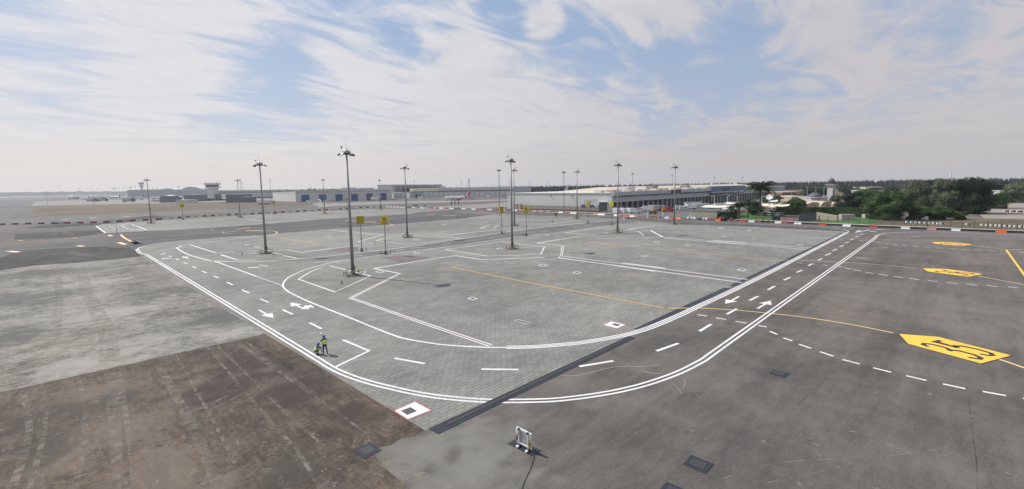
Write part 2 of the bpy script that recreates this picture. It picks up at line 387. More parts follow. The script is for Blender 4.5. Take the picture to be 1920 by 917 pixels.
pav2 = zone('block_paving', [(180, 424), (195, 421), (247, 417.2), (317, 412.5), (400, 407), (500, 401.5), (600, 396), (700, 392.3), (760, 390.8), (835, 391.8), (851, 393), (793, 396.8), (760, 401.8), (600, 411.3), (517, 418.3), (480, 421), (334.5, 430.6), (265, 433.3), (198, 436.8)], M['pavers'], .010)
zone('service_road', [(480, 487), (569, 485), (656, 476.3), (760, 464.2), (864, 448.4), (941, 436.4), (1020, 426.4), (1170, 410.6), (1194, 416), (1134.5, 422.8), (1020, 438.3), (960, 445.3), (864, 459.5), (760, 472.3), (656, 486.2), (569, 492)], M['roadgrey'], .014)
zone('service_road', [(960, 399), (1100, 405), (1171, 409.5), (1250, 413), (1400, 419.5), (1560, 427), (1640, 431.5), (1640, 436), (1586, 434), (1500, 430.3), (1370, 423.8), (1280, 420.8), (1170, 411), (1100, 407), (965, 403)], M['taxi'], .013)
zone('concrete_apron', [(585, 382), (700, 379), (860, 376.2), (965, 373.5), (975, 386), (930, 388.5), (890, 391), (780, 391), (790, 389), (960, 379), (965, 376), (860, 379), (700, 383), (600, 388)], M['concrete'], .006)
zone('concrete_apron', [(58, 386), (66, 378), (120, 376), (260, 373.5), (420, 371), (560, 372), (610, 377), (600, 381.5), (540, 383.5), (420, 379), (300, 381), (160, 384)], M['concrete'], .006)
zone('taxiway', [(-400, 378), (-200, 372.6), (60, 370.4), (120, 371.2), (66, 378), (30, 400), (0, 415), (-100, 425), (-400, 440)], M['asphalt_far'], .003)
zone('taxiway', [(-300, 425), (0, 413), (120, 405), (300, 397), (420, 391), (560, 386), (640, 380), (800, 374), (960, 372), (965, 376), (860, 378), (700, 384), (590, 390), (440, 399), (290, 404), (0, 421), (-300, 440)], M['asphalt_far'], .0045)
zone('dry_grass_field', [(56, 402), (66, 388), (115, 386), (200, 383.5), (300, 381.2), (420, 378.5), (500, 377), (560, 378.5), (590, 381.5), (578, 384), (520, 387.5), (420, 391), (300, 395.5), (180, 402), (110, 404.5)], M['grassbrown'], .009)
zone('maroon_paving', [(1662, 439.3), (1697, 436), (1920, 440.8), (2300, 449), (2300, 464), (1920, 450)], M['maroon'], .010)
zone('maroon_paving', [(852, 396.6), (880, 394.6), (939, 399), (916, 402.7)], M['maroon'], .009)
zone('maroon_paving', [(714, 482), (770, 478.5), (812, 484), (792, 488), (755, 494)], M['maroon'], .016)
zone('maroon_paving', [(612, 470), (640, 463.5), (670, 462.3), (668, 469), (640, 473.5)], M['maroon'], .016)
0 and zone('pale_fringe', [(718, 872), (733, 836), (753, 823), (778, 818), (803, 806), (860, 805), (900, 860), (905, 917), (900, 985), (842, 985), (772, 917)], M['palegrey'], .006)
zone('pale_fringe', [(318, 520), (330, 516), (377, 548), (398, 561), (352, 531)], M['palegrey'], .012)

# ================================================================== ROAD MARKINGS (parts of the block paving)
def line(name, pts, w_, mat, z=.020, parent=None, sub=True):
    P = [Vector((p[0], p[1])) for p in gp(pts)]
    return MB().ribbon(P, w_, z).build(name, mat, parent or pav)
def curve(pts, k=6):
    """smooth interpolation through traced points, done on the ground"""
    P = [Vector((p[0], p[1])) for p in gp(pts)]; out = []
    for i in range(len(P)-1):
        p0 = P[max(0, i-1)]; p1 = P[i]; p2 = P[i+1]; p3 = P[min(len(P)-1, i+2)]
        for j in range(k):
            t = j/k; out.append(0.5*((2*p1)+(p2-p0)*t+(2*p0-5*p1+4*p2-p3)*t*t+(3*p1-p0-3*p2+p3)*t**3))
    out.append(P[-1]); return out
def offset(P, d):
    r = []
    for i in range(len(P)):
        t = (P[min(len(P)-1, i+1)]-P[max(0, i-1)]).normalized(); r.append(P[i]+Vector((-t[1], t[0]))*d)
    return r
def ribbon_obj(name, P, w_, mat, z=.020, parent=None): return MB().ribbon(P, w_, z).build(name, mat, parent or pav)
V2 = lambda x, y: Vector((x, y))
outer = curve([(480, 441.2), (420, 445), (360, 449.7), (310, 455), (280, 459.6), (263, 464), (257.5, 468.3), (262.5, 475)], 5)
outer += [V2(17.1, y) for y in range(155, 45, -5)]
arc = curve([(571, 659), (599, 676), (627.6, 693), (658, 706), (690, 716.5), (723.5, 725), (780, 737.5), (838.5, 746), (922, 752), (1021.8, 751), (1075, 746.5), (1126.5, 739.3), (1170, 731), (1217.8, 718.5), (1274.5, 698), (1318, 676)], 5)
outer += [p if p[1] < 42 else V2(17.1+(42-min(p[1], 46))*.0, p[1]) for p in arc] + [V2(x, 16.08) for x in range(45, 170, 5)]
outer += curve([(1645, 441), (1655, 438.4), (1675, 436.3), (1740, 434.8), (1830, 437.3), (1920, 441.3)], 5)
k0 = next(i for i, p in enumerate(outer) if (p-Vector(G(258, 468.5)[:2])).length < 3.0)
ke = min(range(len(outer)), key=lambda i: (outer[i]-Vector(G(1645, 441)[:2])).length)
ribbon_obj('edge_line', outer[:k0+2], .30, M['white'])
ribbon_obj('edge_line', offset(outer[k0:ke+1], .25), .23, M['white'])
ribbon_obj('edge_line', offset(outer[k0:ke+1], -.25), .23, M['white'])
ribbon_obj('edge_line', outer[ke:], .35, M['whiteold'])
inner = curve([(1020, 438.5), (960, 445.3), (864, 459.5), (760, 472.5), (656, 486.5), (620, 493), (597, 498.7), (575, 505), (562, 510), (545, 518), (537.7, 523), (531.5, 531), (531, 538), (538, 545), (549.8, 552), (584.7, 568), (654.5, 595.5), (707, 617), (741.8, 630), (760, 635.4), (800, 642.3), (838.5, 647.3), (917, 651.5), (995.6, 650.5), (1050, 646.5), (1100, 641), (1187, 624.7), (1252.7, 600.7), (1313.7, 572.6), (1350, 556), (1416, 524.6), (1480, 492), (1540, 461), (1588, 436), (1588.5, 432.5), (1572, 429), (1527, 425), (1370, 418.5), (1281, 414.5)], 5)
ki = min(range(len(inner)), key=lambda i: (inner[i]-Vector(G(950, 652)[:2])).length)
kj = min(range(len(inner)), key=lambda i: (inner[i]-Vector(G(1588, 436)[:2])).length)
ribbon_obj('edge_line', inner[:ki+1], .30, M['white'])
ribbon_obj('edge_line', offset(inner[ki:kj+1], -.36), .24, M['white'])
ribbon_obj('edge_line', offset(inner[ki:kj+1], .0), .22, M['whiteold'])
ribbon_obj('edge_line', offset(inner[ki:kj+1], .36), .24, M['white'])
ribbon_obj('edge_line', offset(inner[ki:kj+1], .56), .10, M['maroon'])
ribbon_obj('edge_line', inner[kj:], .30, M['whiteold'])
for pts, w_, mt, sm in [
    ([(480, 443.5), (355.5, 458.5), (338, 462.5), (332.8, 466), (352, 476.9), (383.4, 486.3), (399, 489), (430, 490.8), (480, 490.8), (510, 489), (569, 484.9), (656, 476), (760, 463.8), (864, 448), (941, 436), (1020, 426), (1100, 418), (1160, 412.4), (1170, 410.2), (1158, 407.5), (1100, 405.5), (965, 401.5)], .28, 'whiteold', True),
    ([(399, 488.7), (480, 518)], .34, 'white', False),
    ([(332.8, 466), (297, 469.3)], .22, 'whiteold', False),
    ([(559.4, 523.6), (628.3, 547.7), (694.7, 517.5), (617.9, 498.3), (598, 503.5), (580, 511), (559.4, 523.6)], .22, 'whiteold', False),
    ([(834.4, 468), (939, 453.3), (1021, 462.9), (1014, 476.5), (960, 479), (914.7, 480.3), (834.4, 468)], .24, 'whiteold', False),
    ([(1058.6, 436.7), (1117, 428.3), (1197.3, 434), (1207, 441.4), (1136.3, 444.2), (1058.6, 436.7)], .26, 'whiteold', False),
    ([(705, 451.5), (735, 443.7), (804.7, 440.7), (864, 446.3), (764.6, 458.5), (705, 451.5)], .24, 'whiteold', False),
    ([(440, 472.5), (537.7, 468.6), (563.9, 473.4), (700, 456.8), (670.4, 453.3), (719.2, 440.2), (626.7, 430.6)], .26, 'whiteold', False),
    ([(708.7, 441.4), (616, 431.5)], .26, 'whiteold', False),
    ([(719, 440.7), (820.4, 437.6), (848.3, 440.2), (932, 430.6), (900.7, 428), (919.9, 421)], .28, 'whiteold', False),
    ([(925, 427.5), (934.7, 422.4)], .30, 'whiteold', False), ([(937.3, 428), (1020, 431)], .25, 'whitefaint', False),
    ([(811.7, 414), (899, 420), (960, 420.5), (1033, 420)], .45, 'whitefaint', False),
    ([(357, 459.4), (404.4, 474.2), (480, 470.7)], .30, 'whiteold', False),
    ([(480, 475), (414, 477.7), (446, 487.9), (480, 487.9)], .24, 'whiteold', False),
    ([(511.6, 474.2), (557, 484.7)], .26, 'whiteold', False),
    ([(960, 419.5), (1033, 419.8), (1090, 413), (1061, 412), (1053, 412)], .28, 'whiteold', False),
    ([(1242.7, 444.6), (1220, 432.3)], .7, 'whiteold', False), ([(1220, 432.3), (1176.4, 430.6), (1227, 422.8), (1280, 423.6), (1370, 424.2), (1582, 435)], .28, 'whiteold', False),
    ([(1020, 483), (1047, 481)], .3, 'whiteold', False), ([(1134.5, 447.7), (1242.7, 444.6), (1523.7, 465.3)], .28, 'whiteold', False),
    ([(1242.7, 446.4), (1513, 467.8)], .28, 'whiteold', False), ([(1020, 425.5), (1171, 411)], .2, 'whitefaint', False),
    ([(600, 431.2), (700, 423.8), (820, 414.6), (857, 411.2), (892, 407), (941, 400.5)], .26, 'whiteold', False),
    ([(180, 424), (195, 421), (247, 417.2), (317, 412.5)], .35, 'whiteold', False), ([(180, 424), (198, 436.8)], .55, 'white', False),
    ([(198, 436.8), (265, 433.3), (334.5, 430.6), (480, 421), (597, 411.4), (760, 401.8), (793, 396.8), (851, 393)], .30, 'whiteold', False),
    ([(245, 417.6), (227, 422.5), (240, 429.5), (251, 430.5), (272, 431)], .32, 'white', False), ([(246.5, 420.3), (254, 423.2)], .45, 'whiteold', False), ([(256, 424), (275, 431)], .55, 'whiteold', False),
    ([(517, 418.4), (462, 411.2), (480, 412)], .30, 'whiteold', False), ([(475, 411), (507, 417.5)], .25, 'whitefaint', False),
    ([(660, 404), (700, 407.5)], .2, 'whitefaint', False), ([(625, 401.5), (640, 402)], .3, 'whiteold', False),
    ([(203, 433), (218, 432.2)], .3, 'whiteold', False), ([(227, 432.8), (234, 432.6)], .5, 'whiteold', False), ([(253, 433), (268, 433)], .3, 'whiteold', False),
    ([(320, 516), (500, 497), (569, 489.5), (610, 484)], .10, 'whitefaint', False), ([(352, 531), (500, 505.5), (610, 489.5)], .10, 'whitefaint', False),
    ([(567, 495.5), (615, 489.5)], .18, 'whiteold', False), ([(565, 492.5), (598, 487)], .14, 'whitefaint', False),
    ([(642.8, 637.4), (692, 658), (628.7, 688.5)], .30, 'white', False),
]:
    w_ = w_*1.35 if .2 <= w_ < .31 and mt == 'whiteold' else w_
    if sm: ribbon_obj('edge_line', curve(pts, 5), w_, M[mt], .018)
    else: line('edge_line', pts, w_, M[mt], .018)
# stand outlines with the dark stripe between their two lines
for a_, b_ in [([(749.6, 513), (657.7, 558.9), (800, 608), (919.7, 648)], .28), ([(1401.5, 524), (1052.5, 480.3), (1055, 461), (1007, 456), (1087.4, 443), (1134.5, 447.7)], .28)]:
    P = curve(a_, 1); ribbon_obj('stand_outline', offset(P, .22), .2, M['whiteold'], .018); ribbon_obj('stand_outline', offset(P, -.22), .2, M['whiteold'], .018); ribbon_obj('stand_outline', P, .18, M['maroon'], .0155)
line('stand_outline', [(749.6, 513), (701.6, 503.6), (800, 487), (853.6, 479.5), (900.7, 486.8), (1020, 483), (1047, 481), (1049.5, 483.8), (1391, 530)], .42, M['whiteold'], .018)
line('stand_outline', [(1052, 482), (1396, 527)], .55, M['maroon'], .0155)
line('stand_outline', [(1148, 497), (1228, 508.8)], .7, M['white'], .022); line('stand_outline', [(1167, 493.2), (1247, 503)], .6, M['white'], .022)
line('stand_outline', [(1327, 452.6), (1394, 458.2)], .7, M['white'], .022); line('stand_outline', [(1337, 450.5), (1403, 455.8)], .6, M['white'], .022)
line('stop_line', [(1603, 436), (1631, 431.2)], .5, M['white'])
# tooth line at the give way
a_, b_ = G(480, 518), G(530, 536)
for i in range(13):
    p = a_.lerp(b_, (i+.1)/13); q = a_.lerp(b_, (i+.62)/13)
    MB().ribbon([Vector(p[:2]), Vector(q[:2])], .32, .020).build('give_way_dash', M['white'], pav)
DASH = [((902.7, 692.5), (972.6, 693.3), .32), ((1086, 687.5), (1150, 677), .36), ((740, 672), (796.6, 682.2), .32), ((1231, 658.5), (1272, 644), .36), ((1311.6, 621.4), (1333.4, 608), .36), ((1362.8, 589.4), (1381.4, 579.3), .36),
 ((1405.3, 563.6), (1421.7, 555.6), .36), ((1440, 543.6), (1453, 536.4), .36), ((1469.7, 525.5), (1481.7, 520), .36), ((1493.7, 511), (1504, 506.6), .36), ((1515.5, 498.5), (1523.5, 494.4), .36), ((1533.8, 488.2), (1542, 484.8), .36), ((1547.6, 479), (1558, 475), .36),
 ((1561.3, 470), (1569.4, 467), .36), ((1574, 463), (1582, 460), .36), ((1584.3, 456.2), (1592, 453.4), .36), ((1594, 450.4), (1601.5, 448), .36), ((1603.7, 444.7), (1610.6, 442.6), .36), ((1613, 440), (1618.6, 438.5), .36),
 ((529.7, 580.9), (549, 589.6), .30), ((580.3, 605.3), (603, 616.6), .30), ((487.9, 560.6), (503.6, 567.3), .30), ((453.5, 543.7), (467.3, 549.6), .30), ((425.4, 529.3), (436.5, 534.3), .30), ((400.5, 517.7), (410.3, 521.2), .30), ((379, 508.5), (387.4, 511.8), .30), ((360.6, 499.6), (367.8, 502.6), .30), ((344, 492.4), (350.8, 494.7), .30), ((329.8, 485.2), (335, 487.5), .30), ((317, 479.8), (321.4, 481.6), .35), ((305.7, 474.2), (310, 475.5), .35)]
for a, b, w_ in DASH: line('lane_dash', [a, b], w_, M['white'])
for (a, b) in [((827, 458.5), (843.5, 456.8)), ((872.7, 452.4), (887.6, 450.7)), ((915.5, 447.2), (927, 446)), ((1019.3, 433.7), (1030.7, 432.7)), ((1049, 430.3), (1059, 429.2)), ((1076, 427), (1085.6, 425.7)), ((1102, 423.6), (1111, 422.8)), ((1125.8, 420.5), (1134.5, 419.6)), ((656, 481.5), (680, 478.8)), ((742, 470), (758, 468)), ((770, 465.5), (795, 463)),
               ((205, 419), (210, 418.6)), ((203.5, 423), (206, 424)), ((206, 425.5), (208.5, 426.5)), ((210, 427), (212.5, 428.2)), ((214, 428.8), (217, 430)), ((220, 426.3), (223.5, 426.8)), ((197.5, 427.5), (200.5, 428.3)), ((300, 476.5), (310, 478.5))]:
    line('lane_dash', [a, b], .25, M['whiteold'])
for nm, rows, mt, w_ in [('taxi_dash', [((1307.2, 590.2), (1325.7, 593)), ((1342, 596.3), (1361.7, 599.2)), ((1379.2, 602.9), (1399.9, 606.2)), ((1422, 610.6), (1437.6, 613.4)), ((1443.3, 621.3), (1457.3, 627.5)), ((1468.6, 633.7), (1485.5, 639.6)), ((1498, 645.8), (1520.6, 653.6)), ((1537.5, 659.8), (1562.8, 668.3)), ((1579.7, 674.5), (1612, 682.9)), ((1637.3, 690), (1671, 698.4)), ((1699, 704.8), (1737, 713.8)), ((1768, 720.3), (1810, 729.3)), ((1842.6, 734.4), (1886, 742.2)), ((1918, 747.5), (1965, 756))], 'whiteold', .30),
                     ('taxi_dash', [((1492.6+x/4.364-12.6, 400+y/4.364), (1480+x2/4.364, 400+y2/4.364)) for x, y, x2, y2 in [(55, 403, 105, 408), (170, 413, 210, 418), (270, 423, 320, 427), (390, 432, 435, 440), (455, 447, 505, 457), (525, 462, 590, 474), (620, 482, 690, 493), (730, 497, 805, 510), (850, 515, 930, 527), (985, 532, 1065, 545), (1135, 550, 1215, 560), (1290, 567, 1380, 578), (1445, 578, 1540, 590), (1615, 590, 1705, 602), (1785, 602, 1870, 610)]], 'whiteold', .30),
                     ('taxi_dash', [((1480+x/4.364, 400+y/4.364), (1480+x2/4.364, 400+y2/4.364)) for x, y, x2, y2 in [(410, 214, 450, 217), (570, 223, 610, 228), (670, 228, 745, 241), (780, 244, 815, 249), (840, 252, 885, 260), (920, 260, 970, 267), (1000, 266, 1060, 274), (1095, 274, 1150, 281), (1200, 282, 1255, 288), (1305, 288, 1360, 294), (1410, 294, 1470, 299), (1510, 298, 1580, 304), (1625, 303, 1690, 308), (1875, 315, 1925, 322), (755, 280, 815, 282), (550, 362, 640, 370)]], 'whiteold', .28)]:
    for a, b in rows: line(nm, [a, b], w_, M[mt])
line('lane_dash', [(1710, 443.6), (1725, 444.4)], .6, M['white']); line('lane_dash', [(465.3, 502.3), (486, 501)], .9, M['white']); line('lane_dash', [(486, 496.8), (503, 499.5)], .3, M['whiteold'])
# centre lines
OR = [([(817, 505.6), (867.5, 496.9)], .20, 'orange'), ([(846.6, 501.3), (1020, 535.3), (1252, 579)], .24, 'orange'), ([(1244, 578.3), (1313.7, 578), (1383.5, 582), (1440, 587.5), (1500, 594), (1590, 607.5), (1675.3, 624.7)], .20, 'peach'), ([(1869.3, 672.5), (1920, 690), (2100, 757)], .24, 'peach'),
      ([(1097.9, 456.8), (1120.5, 452.4)], .25, 'orange'), ([(1117, 455), (1280, 471.6), (1447, 488.6)], .22, 'orange'), ([(1447, 488.6), (1493.7, 488.2), (1583, 491.7), (1650, 496.5), (1720.6, 503.6)], .18, 'peach'), ([(1835, 518), (1920, 534), (2100, 570)], .20, 'peach'),
      ([(1500, 446.8), (1569, 447), (1650, 449), (1745.8, 453.8)], .18, 'whiteold'), ([(1823.7, 460), (1887.9, 468.7)], .2, 'peach'), ([(1887.9, 468.7), (1960, 466)], .22, 'peach'), ([(1886.7, 468.7), (1920, 514.6), (2000, 625)], .30, 'yellow'),
      ([(508, 442), (600.6, 459.9)], .25, 'orange'), ([(586, 462), (622, 457.2)], .18, 'orange'), ([(1253, 428), (1265, 426)], .3, 'orange'),
      ([(494, 432.4), (512, 433.2), (519, 435.2), (518, 438), (510, 440.6), (499, 442.8)], .35, 'peach'), ([(695, 417.5), (727, 419.8), (736, 421.5), (730, 423)], .35, 'peach'),
      ([(226.5, 440), (233, 446), (246, 452.8)], .55, 'peach'), ([(150, 458), (213, 454.6), (230, 456.5)], .22, 'whiteold')]
for pts, w_, mt in OR: ribbon_obj('centre_line', curve(pts, 3), w_*(1.5 if mt == 'orange' else 1.15), M[mt], .019)
for (a, b), w_ in [(((223, 454.6), (235, 458.5)), 1.2), (((204, 440.8), (209, 442.8)), 1.2), (((34, 451), (43, 450.8)), 1.0), (((16, 471.2), (35, 472.8)), 1.3), (((145, 460.8), (157, 461.9)), 1.3), (((136, 446.5), (144, 446.3)), 1.0), (((114, 412), (129, 412.4)), 1.1), (((168, 408.6), (180, 409.4)), 1.0), (((228, 405), (242, 406)), 1.), (((270, 403.4), (284, 403.8)), 1.)]:
    line('centre_dash', [a, b], w_, M['peach'])
for (a, b), w_ in [(((441, 430.2), (469, 427)), .9), (((461, 433), (494, 432.4)), 1.5), (((648, 413.6), (668, 413.6)), 1.3), (((678, 416.6), (705, 416.4)), 1.3), (((799, 402.7), (816, 402.9)), 1.4), (((831, 404.6), (855, 404.7)), 1.6), (((528, 392.8), (534, 392.5)), 2.2), (((559, 391), (565, 390.8)), 2.2), (((596, 389.6), (602, 389.4)), 2.2), (((627, 388.7), (633, 388.5)), 2.2), (((664, 388), (669, 387.8)), 2.2)]:
    line('position_marker', [a, b], w_, M['peach'])
for c in [(478, 425), (700, 407), (378, 430)]: pass
ribbon_obj('edge_line', curve([(440, 426), (401, 429.5), (396, 431), (404, 433)], 3), .2, M['whitefaint'], .019); ribbon_obj('edge_line', curve([(445, 434.5), (423, 434), (418, 435.5), (424, 437.5), (437, 438.5)], 3), .2, M['whiteold'], .019)
for pts in ([(0, 421), (90, 414.5), (260, 405), (420, 399.5)], [(0, 464), (110, 456), (200, 449), (330, 441), (480, 431)], [(0, 471), (120, 463.5), (200, 459.5)], [(300, 435), (480, 426.5), (600, 421), (760, 410)], [(300, 450), (480, 438), (600, 427.5), (700, 420.5), (857, 408)]):
    ribbon_obj('taxi_line', curve(pts, 3), .25, M['whitefaint'], .019)

# arrows -----------------------------------------------------------------
def arrow(a, b, L=None, W=.55, mat='white', turn=None):
    A = Vector(G(*a)[:2]); B = Vector(G(*b)[:2]); d = (B-A).normalized(); n = Vector((-d[1], d[0])); Ln = (B-A).length; h = min(Ln*.45, W*4.2)
    H = B-d*h; mb = MB(); w_ = W*.36
    mb.sheet([A+n*w_/2, A-n*w_/2, H-n*w_/2, H+n*w_/2], .021); mb.sheet([H+n*W*.95, H-n*W*.95, B], .021)
    mb.build('lane_arrow', M[mat], pav)
arrow((485.5, 581.5), (513, 596.5), W=.75); arrow((1330.5, 555.5), (1360, 571) if False else (1360.5, 569.3), W=.8) if False else None
arrow((1386, 556), (1359.5, 569.8), W=.85); arrow((1420.5, 578.8), (1445.5, 564), W=.85)
arrow((571, 580), (544.5, 567.5), W=.8)
A_ = Vector(G(574, 580)[:2])
MB().sheet([Vector(G(*p)[:2]) for p in [(568, 577.5), (577.5, 580.5), (580.5, 576.4), (583.5, 577), (584, 574.2), (588.5, 579.5), (587.6, 575), (583.5, 572.2), (571, 573.6)]], .022).build('lane_arrow', M['white'], pav)
arrow((324, 485), (302, 484.3), W=.9); arrow((354, 485.5), (343, 480.8), W=.8)
arrow((1645, 435.3), (1632, 433.6), W=1.2); arrow((1606, 435), (1613, 432.2), W=1.); line('road_word', [(1641, 430.3), (1657, 430.6)], .9, M['whiteold'])

# painted stand numbers --------------------------------------------------
SEG = {'3': [(0.05, .84), (.2, .97), (.55, 1.0), (.86, .9), (.86, .66), (.62, .53), (.36, .52), None, (.62, .53), (.95, .44), (.97, .18), (.7, 0.03), (.35, 0.0), (.05, .14)],
       '5': [(.88, .98), (.22, .98), (.14, .55), None, (.14, .55), (.45, .64), (.82, .56), (.97, .34), (.86, .1), (.5, 0.0), (.2, .04), (.04, .16)],
       '6': [(.9, .88), (.6, 1.), (.28, .9), (.08, .55), (.06, .25), (.25, .03), (.6, 0.), (.9, .14), (.92, .38), (.7, .55), (.4, .55), (.12, .4)],
       '7': [(.04, .98), (.96, .98), (.62, .5), (.38, 0.0)]}
def digits(name, txt, org, ux, uy, w_, h_, gap, st, mat, parent, z=None):
    """stroked numerals laid on the plane spanned by ux (reading direction) and uy (up)"""
    for k, ch in enumerate(txt):
        mb = MB(); runs = [[]]
        for p in SEG[ch]:
            if p is None: runs.append([])
            else: runs[-1].append(Vector(((k*(w_+gap)+p[0]*w_), p[1]*h_)))
        for r in runs:
            t = MB().ribbon(r, st, 0.0)
            mb.add([org+ux*v[0]+uy*v[1] for v in t.v], t.f)
        mb.build(name, mat, parent)
def stand_marker(px, txt):
    P = [Vector(G(*p)[:2]) for p in px]
    mb = MB().sheet(P, .024); o = mb.build('stand_marker', M['yellow'], pav)
    c = sum(P, Vector((0, 0)))/len(P)
    brd = MB().ribbon(P+[P[0]], .10, .026).build('marker_border', M['black'], pav)
    ux = (P[2]-P[3]).normalized(); uy = (P[4]-P[3]).normalized(); W_ = (P[2]-P[3]).length; Hh = (P[4]-P[3]).length
    o_ = P[3]+ux*W_*.15+uy*Hh*.12
    digits('marker_digit', txt, Vector((o_[0], o_[1], .028)), Vector((ux[0], ux[1], 0)), Vector((uy[0], uy[1], 0)), W_*.29, Hh*.77, W_*.12, W_*.082, M['black'], pav)
stand_marker([(1684.5, 626), (1760, 631.8), (1897.5, 667), (1840, 682.5), (1702, 645)], '35')
stand_marker([(1729, 503.2), (1776, 504.5), (1844.5, 514.2), (1815, 519.2), (1739, 509.2)], '36')
stand_marker([(1746.5, 453.8), (1782, 454.4), (1825.5, 458.6), (1803, 461.4), (1752, 457)], '37')

# ================================================================== COVERS AND CHANNELS IN THE PAVEMENT
M['cover'] = simple('cast_iron_cover', (.06, .062, .066), .6, var=.3, vscale=4)
M['coverdark'] = simple('dark_cover_plate', (.035, .037, .043), .5, var=.25, vscale=3)
M['framewhite'] = simple('white_cover_frame', (.60, .61, .66), .7, var=.06)
def cover(px, label, mat='coverdark', white=False, red=False, inner=None, cat='manhole cover'):
    P = [Vector(G(*p)[:2]) for p in px]; c = sum(P, Vector((0, 0)))/len(P)
    t = thing('manhole_cover', label, cat, (c[0], c[1], .012), 'service covers in the pavement')
    if red: MB().prism([c+(p-c)*1.10 for p in P], .012, .024).build('red_border', M['redpaint'], t)
    MB().prism(P, .012, .030).build('frame', M['framewhite'] if white else M['seal'], t)
    Q = [Vector(G(*p)[:2]) for p in inner] if inner else [c+(p-c)*.62 for p in P]
    lid = MB().prism(Q, .03, .046).build('lid', M['cover'] if (white or mat == 'cover') else M['coverdark'], t)
    qc = sum(Q, Vector((0, 0)))/len(Q)
    if (Q[0]-Q[1]).length > .7:
        for s in (-1, 1): MB().box((qc[0]+s*.25*(Q[1]-Q[0]).length*.5, qc[1], .05), (.10, .04, .012)).build('lifting_eye', M['rubber'], lid)
    return t
cover([(740.3, 770.9), (778, 754.1), (807, 769.8), (765, 786.4)], 'large white framed cover with red edging at the corner of the paving by the drain', white=True, red=True, inner=[(752, 771), (769.5, 764.5), (781.5, 771.3), (763.5, 778.8)])
cover([(660.5, 844.5), (695.5, 829.5), (714.5, 845), (684, 860)], 'dark rectangular cover where the brown ground meets the grey fringe')
cover([(1281, 870.9), (1296, 853.4), (1338.3, 870.9), (1323.2, 888.9)], 'plain dark patch cover on the asphalt right of the folded sign frame')
cover([(1234, 922), (1250.4, 904), (1292, 922.5), (1275, 943)], 'dark cover cut off by the bottom edge of the picture')
cover([(1441.5, 700), (1451, 693.5), (1481, 699.5), (1471.5, 709.5)], 'small dark cover on the asphalt below the dashed taxi line')
cover([(1131.5, 609.5), (1146.5, 603), (1173, 609.5), (1157, 616)], 'white framed cover with thin red edge near the curved double line', white=True, red=True, inner=[(1147.5, 609), (1151.5, 606.8), (1163.5, 609.3), (1157, 612)])
def small_cover(x, y, hw, hh, label):
    cover([(x-hw, y+.1), (x-hw*.1, y-hh), (x+hw, y), (x+hw*.1, y+hh)], label, white=True)
small_cover(886, 560, 9.5, 3.2, 'white framed cover alone in the middle of the nearest stand')
small_cover(1017.5, 497.7, 9.5, 2.2, 'white framed cover below the island of the tall middle mast')
small_cover(1082, 511.2, 8.5, 2.5, 'white framed cover beneath the double stand line')
small_cover(1391, 506, 10, 2.4, 'white framed cover close to the black channel on its left')
small_cover(1208, 480.3, 7, 1.7, 'white framed cover between the orange stand line and the double line')
small_cover(712, 510, 9, 2.4, 'cream cover plate beside the notch of the stand outline')
small_cover(680, 510.5, 7, 2.2, 'white cover plate at the feet of the nearest mast')
small_cover(1232, 453, 6.5, 1.2, 'white cover plate right of the second stand corner')
small_cover(937, 466.3, 7, 1.4, 'white framed cover inside the island of the tall middle mast')
small_cover(781, 474.3, 7, 1.5, 'white framed cover beside the lower edge of the service road')
small_cover(780, 448.4, 5.5, 1.2, 'white cover plate right of the mast in the small island')
small_cover(1136.5, 436.2, 5, 1., 'white framed cover inside the island of the mast before the loading docks')
small_cover(1026, 440.5, 5, .9, 'white cover plate on the edge of the service road below its bend')
small_cover(463, 458.7, 5.5, 1., 'white cover plate left of the mast behind the arrows')
small_cover(482, 463.3, 6.5, 1.1, 'white cover plate just before the second mast from the west')
small_cover(617, 444, 5, .9, 'faint white cover in the stand behind the nearest mast')
small_cover(1352, 427.8, 5.5, 1., 'white cover plate in the far stand before the cabin')
small_cover(1357, 443.6, 5.5, .9, 'pair of white plates in the middle of the far stand')
small_cover(1290, 459.8, 6.5, 1.2, 'pair of white plates left of the white thickened stand lines')
small_cover(1500, 459.6, 7, 1.1, 'pair of white plates beside the black channel')
small_cover(1405, 431.7, 4.5, .9, 'pair of white plates at the top of the far stand')
small_cover(1030, 434.6, 0.1, .1, 'x') if False else None
small_cover(833, 421.5, 4, .7, 'white plate in the stand beyond the small island mast')
small_cover(915, 414.8, 4, .6, 'white plate in the stand nearest the taxiway end')

ch = MB().prism([Vector(G(*p)[:2]) for p in [(804.5, 804.2), (821.5, 814.5), (1191, 633.8), (1178.8, 630.5)]], 0, .028).build('drain_channel', M['seal']); tag(ch, kind='structure')
a, b = Vector(G(812.5, 808)), Vector(G(1184, 632.5)); d = (b-a).normalized(); n_ = Vector((-d[1], d[0], 0)); L_ = (b-a).length
g_ = MB(); 
for k in range(int((L_-2)/.16)):
    c = a+d*(1.3+k*.16); g_.box((c[0], c[1], .032), (.09, .30, .03), math.atan2(d[1], d[0]))
tag(g_.build('grating_bars', M['cover'], ch), kind='stuff')
for s in (-1, 1):
    c = a+d*(L_/2)+n_*s*.2; MB().box((c[0], c[1], .030), (L_-2.2, .045, .022), math.atan2(d[1], d[0])).build('grating_rail', M['rubber'], ch)
def strip(pts, w_): 
    o = MB().ribbon([Vector(G(*p)[:2]) for p in pts], w_, .0165).build('drain_channel', M['seal']); tag(o, kind='structure')
strip([(1195, 619), (1250, 593), (1313, 563.8), (1364, 540)], .95); strip([(1372, 536), (1420, 513.2), (1480, 485), (1583, 436)], .65)
